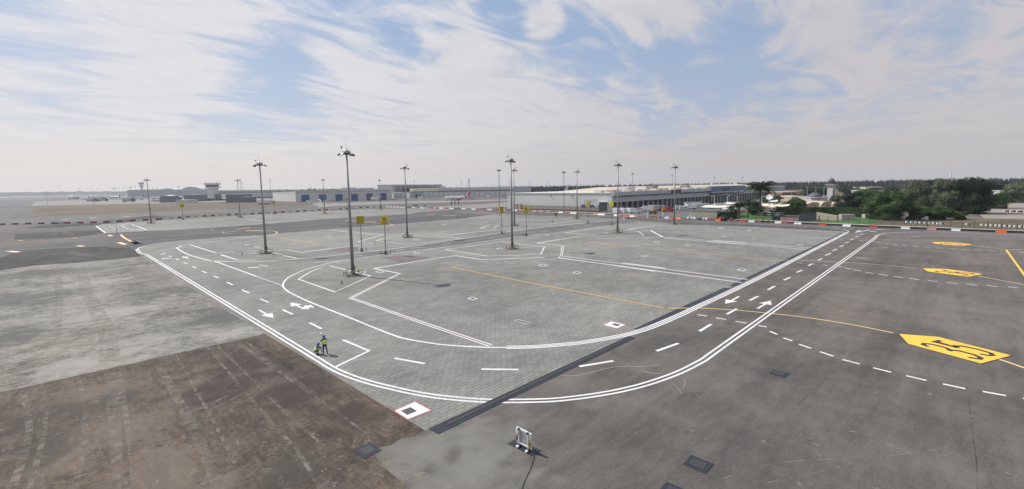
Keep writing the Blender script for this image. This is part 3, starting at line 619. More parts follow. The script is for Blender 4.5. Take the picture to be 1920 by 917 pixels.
pk = MB().ribbon([Vector(G(*p)[:2]) for p in [(252, 467.5), (276, 487), (320, 512.5), (398, 564.5), (503, 627.5), (640, 709.5), (801.5, 806.5)]], .32, .015).build('edging_strip', M['palegrey']); tag(pk, kind='structure')
def crack(pts, w_=.05, mat='whitefaint'): ribbon_obj('surface_scar', curve(pts, 4), w_, M[mat], .017)
crack([(1050, 703.5), (1085, 704), (1150, 688.5), (1200, 687.5), (1240, 685)], .07); crack([(1205, 696), (1225, 700.5), (1243, 700)], .06); crack([(1283, 710), (1285, 718), (1281, 728)], .16, 'palegrey'); crack([(1257, 716), (1270, 727), (1279, 738)], .12, 'palegrey'); crack([(1246, 719), (1262, 731)], .08, 'palegrey')
crack([(1003, 851), (997, 875), (983, 905), (978, 925)], .07, 'darkpatch')

def track_mat(name, col):
    """thin broken marks: dust and tyre prints lying on the ground"""
    m, nt, b = new_mat(name); v = nt.nodes.new('ShaderNodeTexCoord').outputs['Object']
    b.inputs['Base Color'].default_value = (*col, 1); b.inputs['Roughness'].default_value = .95
    f = ramp(nt, noise(nt, v, 1.3, 8, .72), .40, .66); g = ramp(nt, noise(nt, v, .35, 3, .6), .22, .55)
    LK(nt, math_node(nt, 'MULTIPLY', math_node(nt, 'MULTIPLY', f, g), .7), b.inputs['Alpha']); return m
M['dust'] = track_mat('pale_dust', (.255, .23, .20)); M['darktrack'] = track_mat('dark_tyre_print', (.03, .028, .027))
DT = MB(); DK = MB()
for pts, w_ in [([(205, 700), (212, 760), (222, 830), (228, 917), (226, 1000)], .8), ([(222, 700), (232, 760), (238, 830), (236, 917)], .45), ([(150, 715), (160, 800), (152, 870), (130, 940)], .3), ([(300, 690), (340, 760), (380, 840), (415, 930)], .6), ([(45, 740), (55, 800), (40, 870), (10, 940)], .4), ([(80, 735), (85, 800), (65, 880), (50, 940)], .3),
                ([(480, 710), (430, 740), (380, 765), (320, 790)], .14), ([(485, 720), (430, 752), (370, 780), (330, 800)], .14), ([(380, 640), (430, 700), (490, 770), (560, 850), (600, 917)], .25), ([(400, 640), (450, 690), (520, 760), (600, 830)], .2), ([(460, 640), (520, 690), (600, 750), (690, 815)], .2), ([(330, 665), (360, 720), (400, 790), (440, 870)], .2),
                ([(430, 633), (500, 680), (590, 740)], .5), ([(0, 640), (120, 610), (260, 590), (420, 560)], .5), ([(0, 700), (140, 665), (300, 640), (480, 600)], .7), ([(88, 441), (110, 436), (140, 438)], 4.0), ([(96, 478), (130, 474), (170, 480)], 3.), ([(150, 500), (170, 560), (200, 620), (205, 680)], 1.6), ([(110, 500), (110, 560), (100, 640)], 1.0), ([(1350, 900), (1450, 870), (1560, 862)], .1), ([(1440, 906), (1540, 885), (1640, 860), (1760, 845)], .1), ([(720, 860), (800, 900), (860, 950)], .8)]:
    DT.ribbon(curve(pts, 4), w_, .0195)
for pts, w_ in [([(1812, 725), (1830, 860), (1832, 930)], .05), ([(1495, 760), (1560, 700), (1600, 660)], .05), ([(560, 700), (470, 640)], .4)]:
    DK.ribbon(curve(pts, 4), w_, .0175)
for i in range(900):                                             # dust flecks scattered over the nearer asphalt and brown ground
    x, y = (random.uniform(0, 1900), random.uniform(560, 917)) if i < 260 else (random.uniform(0, 780), random.uniform(630, 917)); p = G(x, y); a = random.uniform(0, 6.28); l = random.uniform(.2, .9)*(1 if i < 260 else .6)
    if 500 < x < 1250 and y < 790: continue
    DT.ribbon([Vector((p[0]+math.cos(a)*t*l, p[1]+math.sin(a)*t*l+random.uniform(-.08, .08))) for t in (-.5, -.15, .2, .5)], random.uniform(.05, .35)*(1 if i < 260 else .5), .0195+i*1e-6)
tag(DT.build('dust_streaks', M['dust']), kind='stuff', label='pale dust and tyre streaks on the ground'); tag(DK.build('tyre_marks', M['darktrack']), kind='stuff', label='dark tyre marks on the ground')
# ================================================================== MATERIALS FOR THINGS
M['steel'] = simple('galvanised_steel', (.27, .275, .28), .5, .35, var=.25, vscale=.8)
M['steeldark'] = simple('weathered_steel', (.13, .135, .14), .55, .3, var=.25)
M['lampgrey'] = simple('lamp_housing', (.12, .125, .13), .45)
M['dome'] = simple('lamp_ring_dome', (.36, .37, .36), .45, var=.1)
M['lens'] = simple('lamp_glass', (.035, .037, .04), .15)
M['concreteblock'] = simple('concrete_base', (.22, .215, .20), .9, var=.2)
M['yellowplate'] = simple('yellow_sign_plate', (.66, .55, .02), .45, var=.06)
M['ochre'] = simple('ochre_sign_panel', (.38, .28, .02), .5, var=.06)
M['mustard'] = simple('mustard_box', (.50, .33, .03), .55, var=.15)
M['whiteplastic'] = simple('white_plastic', (.72, .74, .76), .45, var=.1, vscale=1.2)
M['redplastic'] = simple('red_plastic', (.46, .035, .03), .45, var=.25, vscale=1.2)
M['darkred'] = simple('weathered_red_plastic', (.20, .055, .06), .6, var=.3, vscale=1.2)
M['orangeplastic'] = simple('orange_plastic', (.70, .14, .04), .5, var=.15)
M['pinkplastic'] = simple('faded_red_plastic', (.45, .23, .22), .6, var=.3)
M['greyplastic'] = simple('grey_dirty_plastic', (.42, .43, .46), .6, var=.3)
M['whitewall'] = simple('white_wall', (.62, .62, .60), .8, var=.05, vscale=.2)
M['blackp'] = simple('black_plastic', (.02, .02, .022), .5)
M['glassdark'] = simple('dark_glass', (.02, .025, .03), .08, spec=.9)
M['tyre'] = simple('tyre_rubber', (.022, .022, .022), .85)
M['whitecar'] = simple('white_vehicle_paint', (.78, .78, .79), .25, var=.03, spec=.6)
M['bluegreywall'] = simple('blue_grey_cladding', (.42, .455, .47), .6, var=.05, vscale=.1)
M['palewall'] = simple('pale_cladding', (.56, .575, .57), .6, var=.05, vscale=.1)
M['roofcream'] = simple('cream_roof_sheet', (.48, .43, .35), .6, var=.08, vscale=.06)
M['roofwhite'] = simple('white_roof_sheet', (.58, .575, .55), .55, var=.05, vscale=.06)
M['bluedoor'] = simple('blue_roller_door', (.028, .10, .24), .5, var=.15, vscale=.5)
M['slatedoor'] = simple('slate_roller_door', (.075, .10, .135), .5, var=.15)
M['tan'] = simple('tan_sheet', (.44, .36, .26), .75, var=.1)
M['cream'] = simple('cream_panel', (.74, .69, .54), .7, var=.08)
M['sail'] = simple('cream_shade_cloth', (.78, .70, .56), .75, var=.05)
M['sailwhite'] = simple('white_shade_cloth', (.85, .85, .83), .7, var=.03)
M['stone'] = simple('block_wall_stone', (.33, .28, .23), .9, var=.25, vscale=.8)
def striped(name, c1, c2, per, ax=(1, 1, 1)):
    m, nt, b = new_mat(name); v = nt.nodes.new('ShaderNodeTexCoord').outputs['Object']
    dp = nt.nodes.new('ShaderNodeVectorMath'); dp.operation = 'DOT_PRODUCT'; LK(nt, v, dp.inputs[0]); dp.inputs[1].default_value = ax
    f = math_node(nt, 'GREATER_THAN', math_node(nt, 'FRACT', math_node(nt, 'DIVIDE', dp.outputs['Value'], per)), .5)
    LK(nt, mixc(nt, f, c1, c2), b.inputs['Base Color']); b.inputs['Roughness'].default_value = .5; return m
M['hazard'] = striped('yellow_black_stripes', (.62, .50, .22), (.02, .02, .02), .55)
M['poststripe'] = striped('grey_black_stripes', (.3, .3, .3), (.03, .03, .03), .5, (0, 0, 1))

# ================================================================== LIGHT MASTS
def make_mast(H=23.4):
    t = thing('light_mast', 'x', 'light mast')
    MB().cyl((0, 0, .55), (0, 0, H-.25), .33, .14, 16).build('pole', M['steel'], t, smooth=True)
    MB().box((0, 0, .16), (1.5, 1.5, .32)).build('concrete_foot', M['concreteblock'], t)
    fl = MB().lathe((0, 0, .32), [(.62, 0), (.62, .06), (.44, .1), (.40, .5), (.34, .62)], 14).build('pole_flange', M['steeldark'], t)
    for i in range(8):
        a = i*math.pi/4; MB().cyl((.52*math.cos(a), .52*math.sin(a), .38), (.52*math.cos(a), .52*math.sin(a), .46), .04, n=6).build('bolt', M['steeldark'], fl)
    MB().box((.37, 0, 1.4), (.12, .3, .8)).build('access_door', M['steeldark'], t)
    MB().lathe((0, 0, H-.25), [(.5, 0), (.78, .05), (.80, .14), (.74, .35), (.55, .58), (.3, .72), (.08, .77)], 20).build('crown_dome', M['dome'], t, smooth=True)
    MB().lathe((0, 0, H-.42), [(.95, 0), (1.0, .04), (1.0, .10), (.9, .12), (.4, .12), (.4, 0)], 20).build('lamp_ring', M['lampgrey'], t)
    for i, a in enumerate((0.1, .55, 2.7, 3.2, 3.7)):
        c, s_ = math.cos(a), math.sin(a); r = 1.35
        R = Matrix.Rotation(a, 3, 'Z') @ Matrix.Rotation(math.radians(18 if i % 2 else 42), 3, 'Y')
        l = MB().box((c*r, s_*r, H-.42), (.62, .50, .20), R=R).build('floodlight', M['lampgrey'], t)
        q = R @ Vector((0, 0, -.115)); MB().box((c*r+q[0], s_*r+q[1], H-.42+q[2]), (.54, .42, .03), R=R).build('lens', M['lens'], l)
        MB().cyl((c*.9, s_*.9, H-.38), (c*r, s_*r, H-.36), .035, n=6).build('bracket', M['lampgrey'], l)
    MB().cyl((0, 0, H+.45), (0, 0, H+2.6), .03, .012, 6).build('lightning_rod', M['steel'], t)
    bc = MB().cyl((-.72, 0, H-.2), (-.9, 0, H+.75), .03, n=6).build('beacon_arm', M['lampgrey'], t)
    MB().lathe((-.9, 0, H+.75), [(.07, 0), (.15, .1), (.15, .3), (.06, .36)], 8).build('beacon', M['lampgrey'], bc)
    for a in (0, math.pi/2, math.pi, -math.pi/2):                      # crash rails round the foot
        c, s_ = math.cos(a), math.sin(a); r = 1.45; ex, ey = -s_, c; h = MB(); hw = .78
        P = [(c*r-ex*hw, s_*r-ey*hw), (c*r+ex*hw, s_*r+ey*hw)]
        for p in P: h.cyl((p[0], p[1], 0), (p[0], p[1], 1.02), .085, n=8)
        h.cyl((P[0][0], P[0][1], .98), (P[1][0], P[1][1], .98), .085, n=8)
        h.build('guard_hoop', M['hazard'], t)
    for a in (.4, math.pi/2+.4): MB().box((0, 0, .09), (2.7, .22, .17), a).build('ground_beam', M['rubber'], t)
    return t
MASTS = [((662, 516.5), .75, 'tallest looking light mast, nearest to the camera, on the triangular island of paving'),
 ((499, 475.5), .2, 'light mast on the paving left of the nearest one, before the dark taxi lane'),
 ((764, 445.5), 3.6, 'light mast on the small diamond island right of the yellow 35 board'),
 ((960.5, 467), .7, 'tall light mast in the middle of the picture, with a second mast close behind it'),
 ((964.8, 423.8), 3.5, 'light mast standing directly behind the tall middle mast'),
 ((1158, 436.8), .5, 'light mast on the outlined island before the warehouse loading docks'),
 ((1082, 410.5), 3.4, 'light mast before the plain grey side wall of the warehouse'),
 ((1264, 421), .4, 'light mast at the right end of the paving, before the red covered van'),
 ((450.5, 408), 3.3, 'light mast on the far strip of paving, right of the low control tower'),
 ((609, 400.5), 3.0, 'light mast on the far strip, before the blue doors of the long shed'),
 ((714, 393), 1.4, 'light mast at the far end of the barrier row, before the last blue door'),
 ((283.5, 419), .1, 'leftmost light mast on the far strip of paving')]
m0 = None
for (px, rz, lab) in MASTS:
    p = G(*px); p[2] = .012
    if m0 is None: m0 = make_mast(); m0.location = p; m0.rotation_euler[2] = rz-YAW; m0['label'] = lab; m0['group'] = 'light masts on the paved stands'
    else: copy_tree(m0, p, rz-YAW, lab, 'light masts on the paved stands')

# slim far lamps, seen over the roofs
def make_far_mast():
    t = thing('floodlight_mast', 'x', 'light mast')
    MB().cyl((0, 0, 0), (0, 0, .97), .010, .006, 6).build('pole', M['steel'], t)
    MB().lathe((0, 0, .965), [(.018, 0), (.045, .008), (.05, .02), (.03, .034), (.004, .038)], 8).build('lamp_head', M['lampgrey'], t)
    return t
def make_t_mast():
    t = thing('floodlight_mast', 'x', 'light mast')
    MB().cyl((0, 0, 0), (0, 0, .96), .012, .008, 6).build('pole', M['steel'], t)
    MB().box((0, 0, .965), (.20, .03, .03), -YAW).build('lamp_bar', M['lampgrey'], t)
    return t
FM = [(937, 405, 318, 0, 'tall slim mast between the aircraft and the grey warehouse'), (1057.5, 400, 321.5, 0, 'slim mast rising behind the white roof of the warehouse'), (1185.5, 385, 325, 0, 'slim mast behind the warehouse roof, right of the dock-side mast'), (1260, 376, 328.5, 0, 'slim mast close to the left of the mast by the red van'), (1338, 370, 331.5, 0, 'slim mast above the blue front of the warehouse'), (1391, 367, 332.5, 0, 'slim mast just right of the blue warehouse front'),
      (778, 372, 338, 0, 'lamp mast over the long hangar roof left of the aircraft'), (866, 370, 339, 0, 'lamp mast above the tail of the white aircraft'), (955, 368, 340, 0, 'lamp mast partly hidden by the tall middle mast'), (1028.5, 368, 341, 0, 'small lamp mast over the white rooftop plant'), (508.5, 374, 336.5, 0, 'lamp mast left of the shed with blue doors'), (448, 371, 343, 0, 'shortest of the masts clustered behind the western tall mast'), (456.5, 371, 342, 0, 'mast with round head in the cluster right of the control tower'),
      (584, 366, 348, 0, 'tiny lamp over the trees behind the blue doored shed'), (645.5, 366, 346.5, 0, 'tiny lamp left of the nearest mast pole'), (657.5, 366, 347.5, 0, 'tiny lamp right of the nearest mast pole'), (717.5, 365, 346, 0, 'tiny lamp left of the long office block'), (924, 364, 346, 0, 'tiny lamp over the far trees beside the hangars'), (1473, 352, 341, 0, 'tiny lamp over the palms behind the warehouse end'),
      (214, 374, 352.5, 1, 'far floodlight with crossbar, first from the left over the terminal'), (219, 374, 352.5, 1, 'far floodlight with crossbar, second from the left over the terminal'), (248, 380, 350, 1, 'far floodlight with wide crossbar left of the flared tower'), (288, 372, 352.5, 1, 'far floodlight with crossbar just right of the leftmost paved stand mast'), (295.5, 372, 351.8, 1, 'far floodlight with crossbar left of the first round roof'), (337.5, 373, 349.5, 1, 'far floodlight with crossbar between the two round roofs'), (414.5, 372, 349.5, 1, 'far floodlight with crossbar right of the low control tower'),
      (89, 384, 362, 1, 'small dark floodlight on the apron before the hills'), (176.5, 383, 362, 1, 'dark floodlight over the parked jets at the left'), (431, 362, 354.5, 1, 'very small floodlight on the skyline right of the control tower'),
      (226, 371, 351.5, 0, 'thin pole in the row left of the flared tower, first'), (232, 371, 351, 0, 'thin pole in the row left of the flared tower, second'), (238, 371, 350, 0, 'thin pole in the row left of the flared tower, third'), (255.5, 371, 349, 0, 'thin hooked pole touching the flared tower'), (272, 371, 349.5, 0, 'thin pole right of the flared tower'), (149.5, 368, 352, 0, 'lone thin pole over the hills at the left'), (385.5, 372, 352, 0, 'short pole left of the low control tower')]
f0 = {}
for (x, yb, yt, k, lab) in FM:
    P = G(x, yb); h = HT(P, yt)
    if k not in f0: r = f0[k] = (make_t_mast if k else make_far_mast)(); r.location = P; r.scale = (h,)*3; r['label'] = lab; r['group'] = 'distant light masts'
    else: copy_tree(f0[k], P, None, lab, 'distant light masts', h)
def lattice(x, yb, yt, lab, wd=.05, heads=3):
    P = G(x, yb); h = HT(P, yt); t = thing('antenna_tower', lab, 'mast', P, 'telecom towers')
    for sx, sy in ((-1, -1), (1, -1), (1, 1), (-1, 1)): MB().cyl((sx*wd*h*.35, sy*wd*h*.35, 0), (sx*wd*h*.22, sy*wd*h*.22, h), wd*h*.07, n=4).build('leg', M['steel'], t, local=True)
    b = MB()
    for i in range(14):
        z0, z1 = h*i/14, h*(i+1)/14; w_ = wd*h*(.35-.13*i/14)
        b.cyl((-w_, -w_, z0), (w_, -w_, z1), wd*h*.04, n=3); b.cyl((w_, w_, z0), (-w_, w_, z1), wd*h*.04, n=3); b.cyl((-w_, -w_, z0), (-w_, w_, z0), wd*h*.04, n=3); b.cyl((w_, -w_, z0), (w_, w_, z1), wd*h*.04, n=3)
    b.build('bracing', M['steel'], t, local=True)['kind'] = 'stuff'
    for i in range(heads):
        z = h*(.97-.09*i); MB().box((0, 0, z), (wd*h*.9, wd*h*.9, h*.055)).build('antenna_panel', M['palewall'], t, local=True)
lattice(880, 369, 335.5, 'lattice telecom tower behind the tail of the white aircraft', .075); lattice(875, 369, 343, 'thin antenna pole left of the lattice telecom tower', .03, 2); lattice(993.5, 366, 337, 'antenna tower with grey drum head above the white rooftop plant', .03, 4); lattice(452.8, 370, 336, 'tall antenna tower in the cluster right of the control tower', .035, 2); lattice(387, 371, 342, 'thin antenna tower against the left side of the control tower', .035, 4); lattice(408.5, 371, 340.5, 'thin antenna against the right side of the control tower', .02, 1)

# ================================================================== STAND NUMBER BOARDS
def sign_board(px, ytop, txt, rz, label, box=False, w_=1.9, h_=2.15):
    P = G(*px); P[2] = .012; H = HT(P, ytop); t = thing('stand_sign', label, 'sign', P, 'yellow stand number boards')
    MB().box((0, 0, .45), (.62, .42, .9), rz).build('control_box', M['steeldark'], t, local=True)
    MB().cyl((0, 0, .9), (0, 0, H-h_*.4), .13, .10, 8).build('pole', M['steel'], t, local=True)
    ux = Vector((math.cos(rz), math.sin(rz), 0)); fn = Vector((math.sin(rz), -math.cos(rz), 0))
    MB().box((0, 0, 3.3), (.3, .3, .5), rz).build('junction_box', M['steeldark'], t, local=True)
    pl = MB().box((0, 0, H-h_/2), (w_, .14 if not box else .5, h_), rz).build('board', M['mustard' if box else 'yellowplate'], t, local=True)
    if txt:
        c = fn*.075; MB().box((c[0], c[1], H-h_*.84), (w_*.84, .03, h_*.22), rz).build('lower_panel', M['ochre'], pl, local=True)
        o = fn*.082-ux*w_*.27+Vector((0, 0, H-h_*.60)); digits_local(pl, txt, o, ux, Vector((0, 0, 1)), w_*.24, h_*.42, w_*.06, .13)
    else:
        for k in (-1, 1):
            c = ux*(k*w_*.27)+fn*(.09 if not box else .27); MB().box((c[0], c[1], H-h_/2), (w_*.34, .05, h_*.8), rz).build('back_panel', M['ochre'], pl, local=True)
    for k in (-1, 1):
        c = ux*k*1.15; MB().cyl((c[0], c[1], 0), (c[0], c[1], 1.15), .075, n=8).build('bollard', M['poststripe'], t, local=True)
    return t
def digits_local(parent, txt, org, ux, uy, w_, h_, gap, st):
    for k, chr_ in enumerate(txt):
        mb = MB(); runs = [[]]
        for p in SEG[chr_]:
            if p is None: runs.append([])
            else: runs[-1].append(Vector((((k*(w_+gap)+p[0]*w_)), p[1]*h_)))
        for r in runs:
            q = MB().ribbon(r, st, 0.0); mb.add([org+ux*v[0]+uy*v[1] for v in q.v], q.f)
        mb.build('digit', M['black'], parent, local=True)
A0 = -YAW
sign_board((723.5, 477.5), 405.5, '35', A0+.15, 'yellow board reading 35 on a grey post with two short bollards')
sign_board((678.5, 472), 405, '', A0+.35, 'mustard box sign seen from behind, just left of the board reading 35', True)
sign_board((987, 443), 387, '36', A0-.25, 'yellow number board before the stone wall, right of the tall middle mast', w_=1.7)
sign_board((941, 439), 387.5, '', A0+.5, 'mustard box sign seen from behind, left of the tall middle mast', True, w_=1.6)
sign_board((1147, 422.5), 378, '37', A0-.9, 'narrow yellow board at the corner of the warehouse docks', w_=1.6)
sign_board((1102.5, 419), 377, '', A0-.9, 'dark ochre sign box before the gate beside the warehouse wall', True, w_=1.5)
sign_board((343.5, 412.3), 382, '', A0+.2, 'small yellow board beyond the far strip of paving, right of the leftmost mast', w_=2.3)
sign_board((514.8, 402.6), 376.5, '', A0+.2, 'small yellow board before the white trailers on the dry grass', w_=2.0)
sign_board((651, 395.5), 371.5, '', A0+.2, 'small yellow board close to the nearest mast pole, beyond the barriers', w_=1.8)

# ================================================================== FOLDED SIGN FRAME IN THE FOREGROUND
fc = G(983, 846); P_ = [Vector(G(*p)) for p in [(952, 832), (966.5, 824), (1015, 845), (997, 855.5)]]
pd = MB().prism([p[:2] for p in P_], .006, .03).build('ground_plate', M['seal']); pd['label'] = 'x'
t = thing('folded_sign_frame', 'white metal frame with yellow reflectors standing on a black ground plate in the foreground', 'frame', fc, None)
del pd['label']; pd.location = -fc; pd.parent = t
pr = MB().ribbon([p[:2] for p in P_]+[P_[0][:2]], .05, .033).build('plate_edge', M['whiteold'], pd); 
b0, b1 = Vector(G(969.5, 835)), Vector(G(996, 849.5)); ux = (b1-b0).normalized(); L_ = (b1-b0).length; nn = Vector((-ux[1], ux[0], 0)); rz = math.atan2(ux[1], ux[0]); mid = (b0+b1)/2
Hf = HT(b1, 814.5)
M['frwhite'] = simple('white_metal_frame', (.66, .67, .69), .4, var=.06); M['frgrey'] = simple('grey_panel', (.34, .35, .36), .5, var=.08)
def fb(u, n, z, d, name, mat, par=None):
    c = mid+ux*u+nn*n; return MB().box((c[0], c[1], z), d, rz).build(name, M[mat], par or t) if par is None else MB().box((c[0]-fc[0], c[1]-fc[1], z), d, rz).build(name, M[mat], par, local=True)
Lh = L_/2
fb(0, 0, .28+Hf*.5-.14, (L_*.60, .03, Hf-.5), 'centre_panel', 'frgrey')
for s in (-1, 1):
    po = fb(s*Lh*.64, -.03, (Hf+.2)/2, (.07, .09, Hf-.2), 'upright', 'frwhite'); w2 = fb(s*Lh*.90, .02, Hf*.56, (L_*.17, .05, Hf*.78), 'side_wing', 'frwhite')
    fb(s*Lh*.90, -.03, Hf*.46, (L_*.11, .03, Hf*.42), 'reflector', 'mustard', w2); fb(s*Lh*.90, -.05, Hf*.46, (L_*.085, .03, Hf*.17), 'reflector_centre', 'blackp' if s < 0 else 'darkred', w2)
    fb(s*Lh*.64, -.06, Hf+.0, (.10, .14, .10), 'hinge', 'blackp')
    ft = fb(s*Lh*.64, -.10, .10, (.16, .34, .10), 'foot', 'frwhite'); c = mid+ux*s*Lh*.64-nn*.03
    MB().cyl((c[0]-fc[0]-ux[0]*.12, c[1]-fc[1]-ux[1]*.12, .15), (c[0]-fc[0]+ux[0]*.12, c[1]-fc[1]+ux[1]*.12, .15), .09, n=10).build('castor', M['tyre'], ft, local=True)
fb(0, .02, Hf-.02, (L_*1.04, .09, .10), 'top_rail', 'frwhite'); fb(0, -.03, .30, (L_*.62, .06, .08), 'bottom_rail', 'frwhite'); fb(-Lh*.86, -.06, Hf*.84, (.17, .10, .25), 'lamp_box', 'frwhite')
fb(0, .0, .22, (L_*.56, .05, .06), 'lower_bar', 'blackp')

# ================================================================== PEOPLE
def skin_mesh(name, verts, edges, radii, mats, parent, lvl=1, root=0):
    me = bpy.data.meshes.new(name); me.from_pydata(verts, edges, []); me.update()
    for m in mats: me.materials.append(m)
    o = bpy.data.objects.new(name, me); COL.objects.link(o); o.parent = parent
    sk = o.modifiers.new('skin', 'SKIN'); sk.use_smooth_shade = True; sk.use_x_symmetry = False
    lay = me.skin_vertices[0] if me.skin_vertices else None
    if lay is None:
        me.attributes  # the modifier adds the layer
        bpy.context.view_layer.objects.active = o
        with bpy.context.temp_override(object=o, active_object=o): bpy.ops.mesh.customdata_skin_add()
        lay = me.skin_vertices[0]
    for i, r in enumerate(radii):
        r = (r, r) if isinstance(r, (int, float)) else r
        lay.data[i].radius = r; lay.data[i].use_root = (i == root)
    ss = o.modifiers.new('subdiv', 'SUBSURF'); ss.levels = lvl; ss.render_levels = lvl
    return o
M['skin'] = simple('skin', (.10, .055, .035), .6); M['navy'] = simple('navy_cloth', (.012, .014, .03), .9); M['bluecloth'] = simple('blue_cloth', (.03, .045, .12), .9); M['khaki'] = simple('grey_trousers', (.045, .043, .045), .9)
M['vest'] = simple('lime_safety_vest', (.60, .90, .16), .7, var=.12, vscale=6); M['reflect'] = simple('reflective_tape', (.55, .58, .50), .3); M['bluehat'] = simple('blue_helmet', (.02, .06, .42), .35); M['boots'] = simple('black_boots', (.012, .012, .012), .7)
M['hair'] = simple('black_hair', (.01, .01, .01), .8)
def hand(V, E, Rr, wi, wp, d, k=1.0):
    """palm and five fingers growing from wrist vertex wi in direction d"""
    d = Vector(d).normalized(); s = d.orthogonal().normalized(); u = d.cross(s); wp = Vector(wp)
    pi = len(V); V.append(wp+d*.06*k); E.append((wi, pi)); Rr.append((.036*k, .018*k)); 
    for j, (o_, l) in enumerate(((-.030, .060), (-.010, .072), (.010, .068), (.028, .052))):
        a = len(V); V.append(wp+d*.10*k+s*o_*k); E.append((pi, a)); Rr.append(.010*k)
        V.append(V[a]+d*l*.55*k+u*.012*k); E.append((a, a+1)); Rr.append(.009*k); V.append(V[a+1]+d*l*.4*k+u*.026*k); E.append((a+1, a+2)); Rr.append(.007*k)
    a = len(V); V.append(wp+d*.045*k+s*.045*k); E.append((pi, a)); Rr.append(.011*k); V.append(V[a]+d*.035*k+s*.015*k+u*.015*k); E.append((a, a+1)); Rr.append(.009*k)
def worker(loc, rz, pose, label, pants, torso, skinned=True, detail=True):
    t = thing('person', label, 'person', loc); t.rotation_euler[2] = rz; t.scale = (1.08,)*3
    J = pose; 
    # trousers and legs
    V = [J['hip'], J['hipL'], J['kneeL'], J['ankL'], J['hipR'], J['kneeR'], J['ankR'], J['waist'], J['chest'], J['shC']]
    E = [(0, 1), (1, 2), (2, 3), (0, 4), (4, 5), (5, 6), (0, 7), (7, 8), (8, 9)]
    R_a = [(.15, .11), .095, .068, .048, .095, .068, .048, (.145, .10), (.17, .115), (.11, .08)]
    V = [Vector(v) for v in V]
    body_top = len(V)
    nk = len(V); V += [Vector(J['neck']), Vector(J['head']), Vector(J['crown'])]; E += [(9, nk), (nk, nk+1), (nk+1, nk+2)]; R_a += [.055, (.085, .095), (.07, .08)]
    for s in ('L', 'R'):
        a = len(V); V += [Vector(J['sh'+s]), Vector(J['el'+s]), Vector(J['wr'+s])]; E += [(9, a), (a, a+1), (a+1, a+2)]; R_a += [.062, .043, .030]
        if detail: hand(V, E, R_a, a+2, J['wr'+s], Vector(J['wr'+s])-Vector(J['el'+s]))
    body = skin_mesh('body', [tuple(v) for v in V], E, R_a, [pants], t, 1)
    # clothing shells over the body
    def shell(name, pts, rad, mat):
        return skin_mesh(name, pts, [(i, i+1) for i in range(len(pts)-1)], rad, [mat], t, 1)
    c = Vector(J['chest']); w_ = Vector(J['waist']); sC = Vector(J['shC']); hp = Vector(J['hip'])
    v = shell('safety_vest', [tuple(hp.lerp(w_, .3)), tuple(w_), tuple(c), tuple(sC)], [(.21, .165), (.205, .16), (.25, .18), (.235, .15)], M['vest'])
    up = (sC-hp).normalized()
    for f in (.22, .45):
        p = hp.lerp(sC, f+.18); MB().lathe((0, 0, 0), [(.235, -.025), (.24, 0), (.235, .025)], 14).build('reflective_band', M['reflect'], v, local=True)
        b = [o for o in bpy.data.objects if o.parent is v][-1]; b.location = p; b.scale = (1.0, .74, 1); b.rotation_euler = up.to_track_quat('Z', 'Y').to_euler()
    for s in ('L', 'R'):
        shell('sleeve', [J['sh'+s], tuple(Vector(J['sh'+s]).lerp(Vector(J['el'+s]), .5)), tuple(Vector(J['el'+s]).lerp(Vector(J['wr'+s]), .15))], [.070, .058, .050], torso)
        an = Vector(J['ank'+s]); shell('boot', [tuple(an+Vector((0, -.03, 0))), tuple(an+Vector((0, .02, -.05))), tuple(an+Vector((0, .17, -.06)))], [.055, .06, .045], M['boots'])
    h = Vector(J['head']); cr = Vector(J['crown']); fwd = Vector(J['face']).normalized(); sd = fwd.cross(Vector((0, 0, 1))).normalized()
    fc_ = shell('face', [tuple(Vector(J['neck'])), tuple(h), tuple(h+(cr-h)*.5)], [.056, (.088, .098), .07], M['skin'])
    m = MB(); q = h+fwd*.095; m.box(q+Vector((0, 0, .0)), (.025, .03, .045), math.atan2(fwd[1], fwd[0])); m.build('nose', M['skin'], fc_, local=True)
    for s in (-1, 1):
        MB().lathe(tuple(h+fwd*.078+sd*.033*s+Vector((0, 0, .025))), [(.004, -.008), (.011, 0), (.004, .008)], 6).build('eye', M['hair'], fc_, local=True)
        MB().lathe(tuple(h+sd*.10*s), [(.008, -.03), (.016, 0), (.008, .03)], 6).build('ear', M['skin'], fc_, local=True)
    MB().box(h+fwd*.085-Vector((0, 0, .045)), (.012, .045, .01), math.atan2(fwd[1], fwd[0])).build('mouth', M['darkred'], fc_, local=True)
    hl = MB().lathe((0, 0, 0), [(.125, 0), (.155, .012), (.135, .03), (.13, .075), (.105, .125), (.06, .155), (.015, .165)], 16).build('helmet', M['bluehat'], t, local=True, smooth=True); hl.location = h+(cr-h)*.35
    hl.rotation_euler = (cr-h).to_track_quat('Z', 'Y').to_euler()
    return t
STAND = dict(hip=(0, 0, .93), hipL=(-.10, 0, .88), kneeL=(-.13, .02, .48), ankL=(-.15, -.02, .09), hipR=(.10, 0, .88), kneeR=(.17, .03, .48), ankR=(.22, -.05, .09), waist=(0, -.01, 1.08), chest=(0, -.02, 1.30), shC=(0, 0, 1.46), neck=(0, .02, 1.54), head=(0, .06, 1.64), crown=(0, .045, 1.74),
             shL=(-.20, 0, 1.44), elL=(-.27, .17, 1.24), wrL=(-.14, .36, 1.32), shR=(.20, 0, 1.44), elR=(.26, .16, 1.22), wrR=(.06, .36, 1.22), face=(0, 1, -.25))
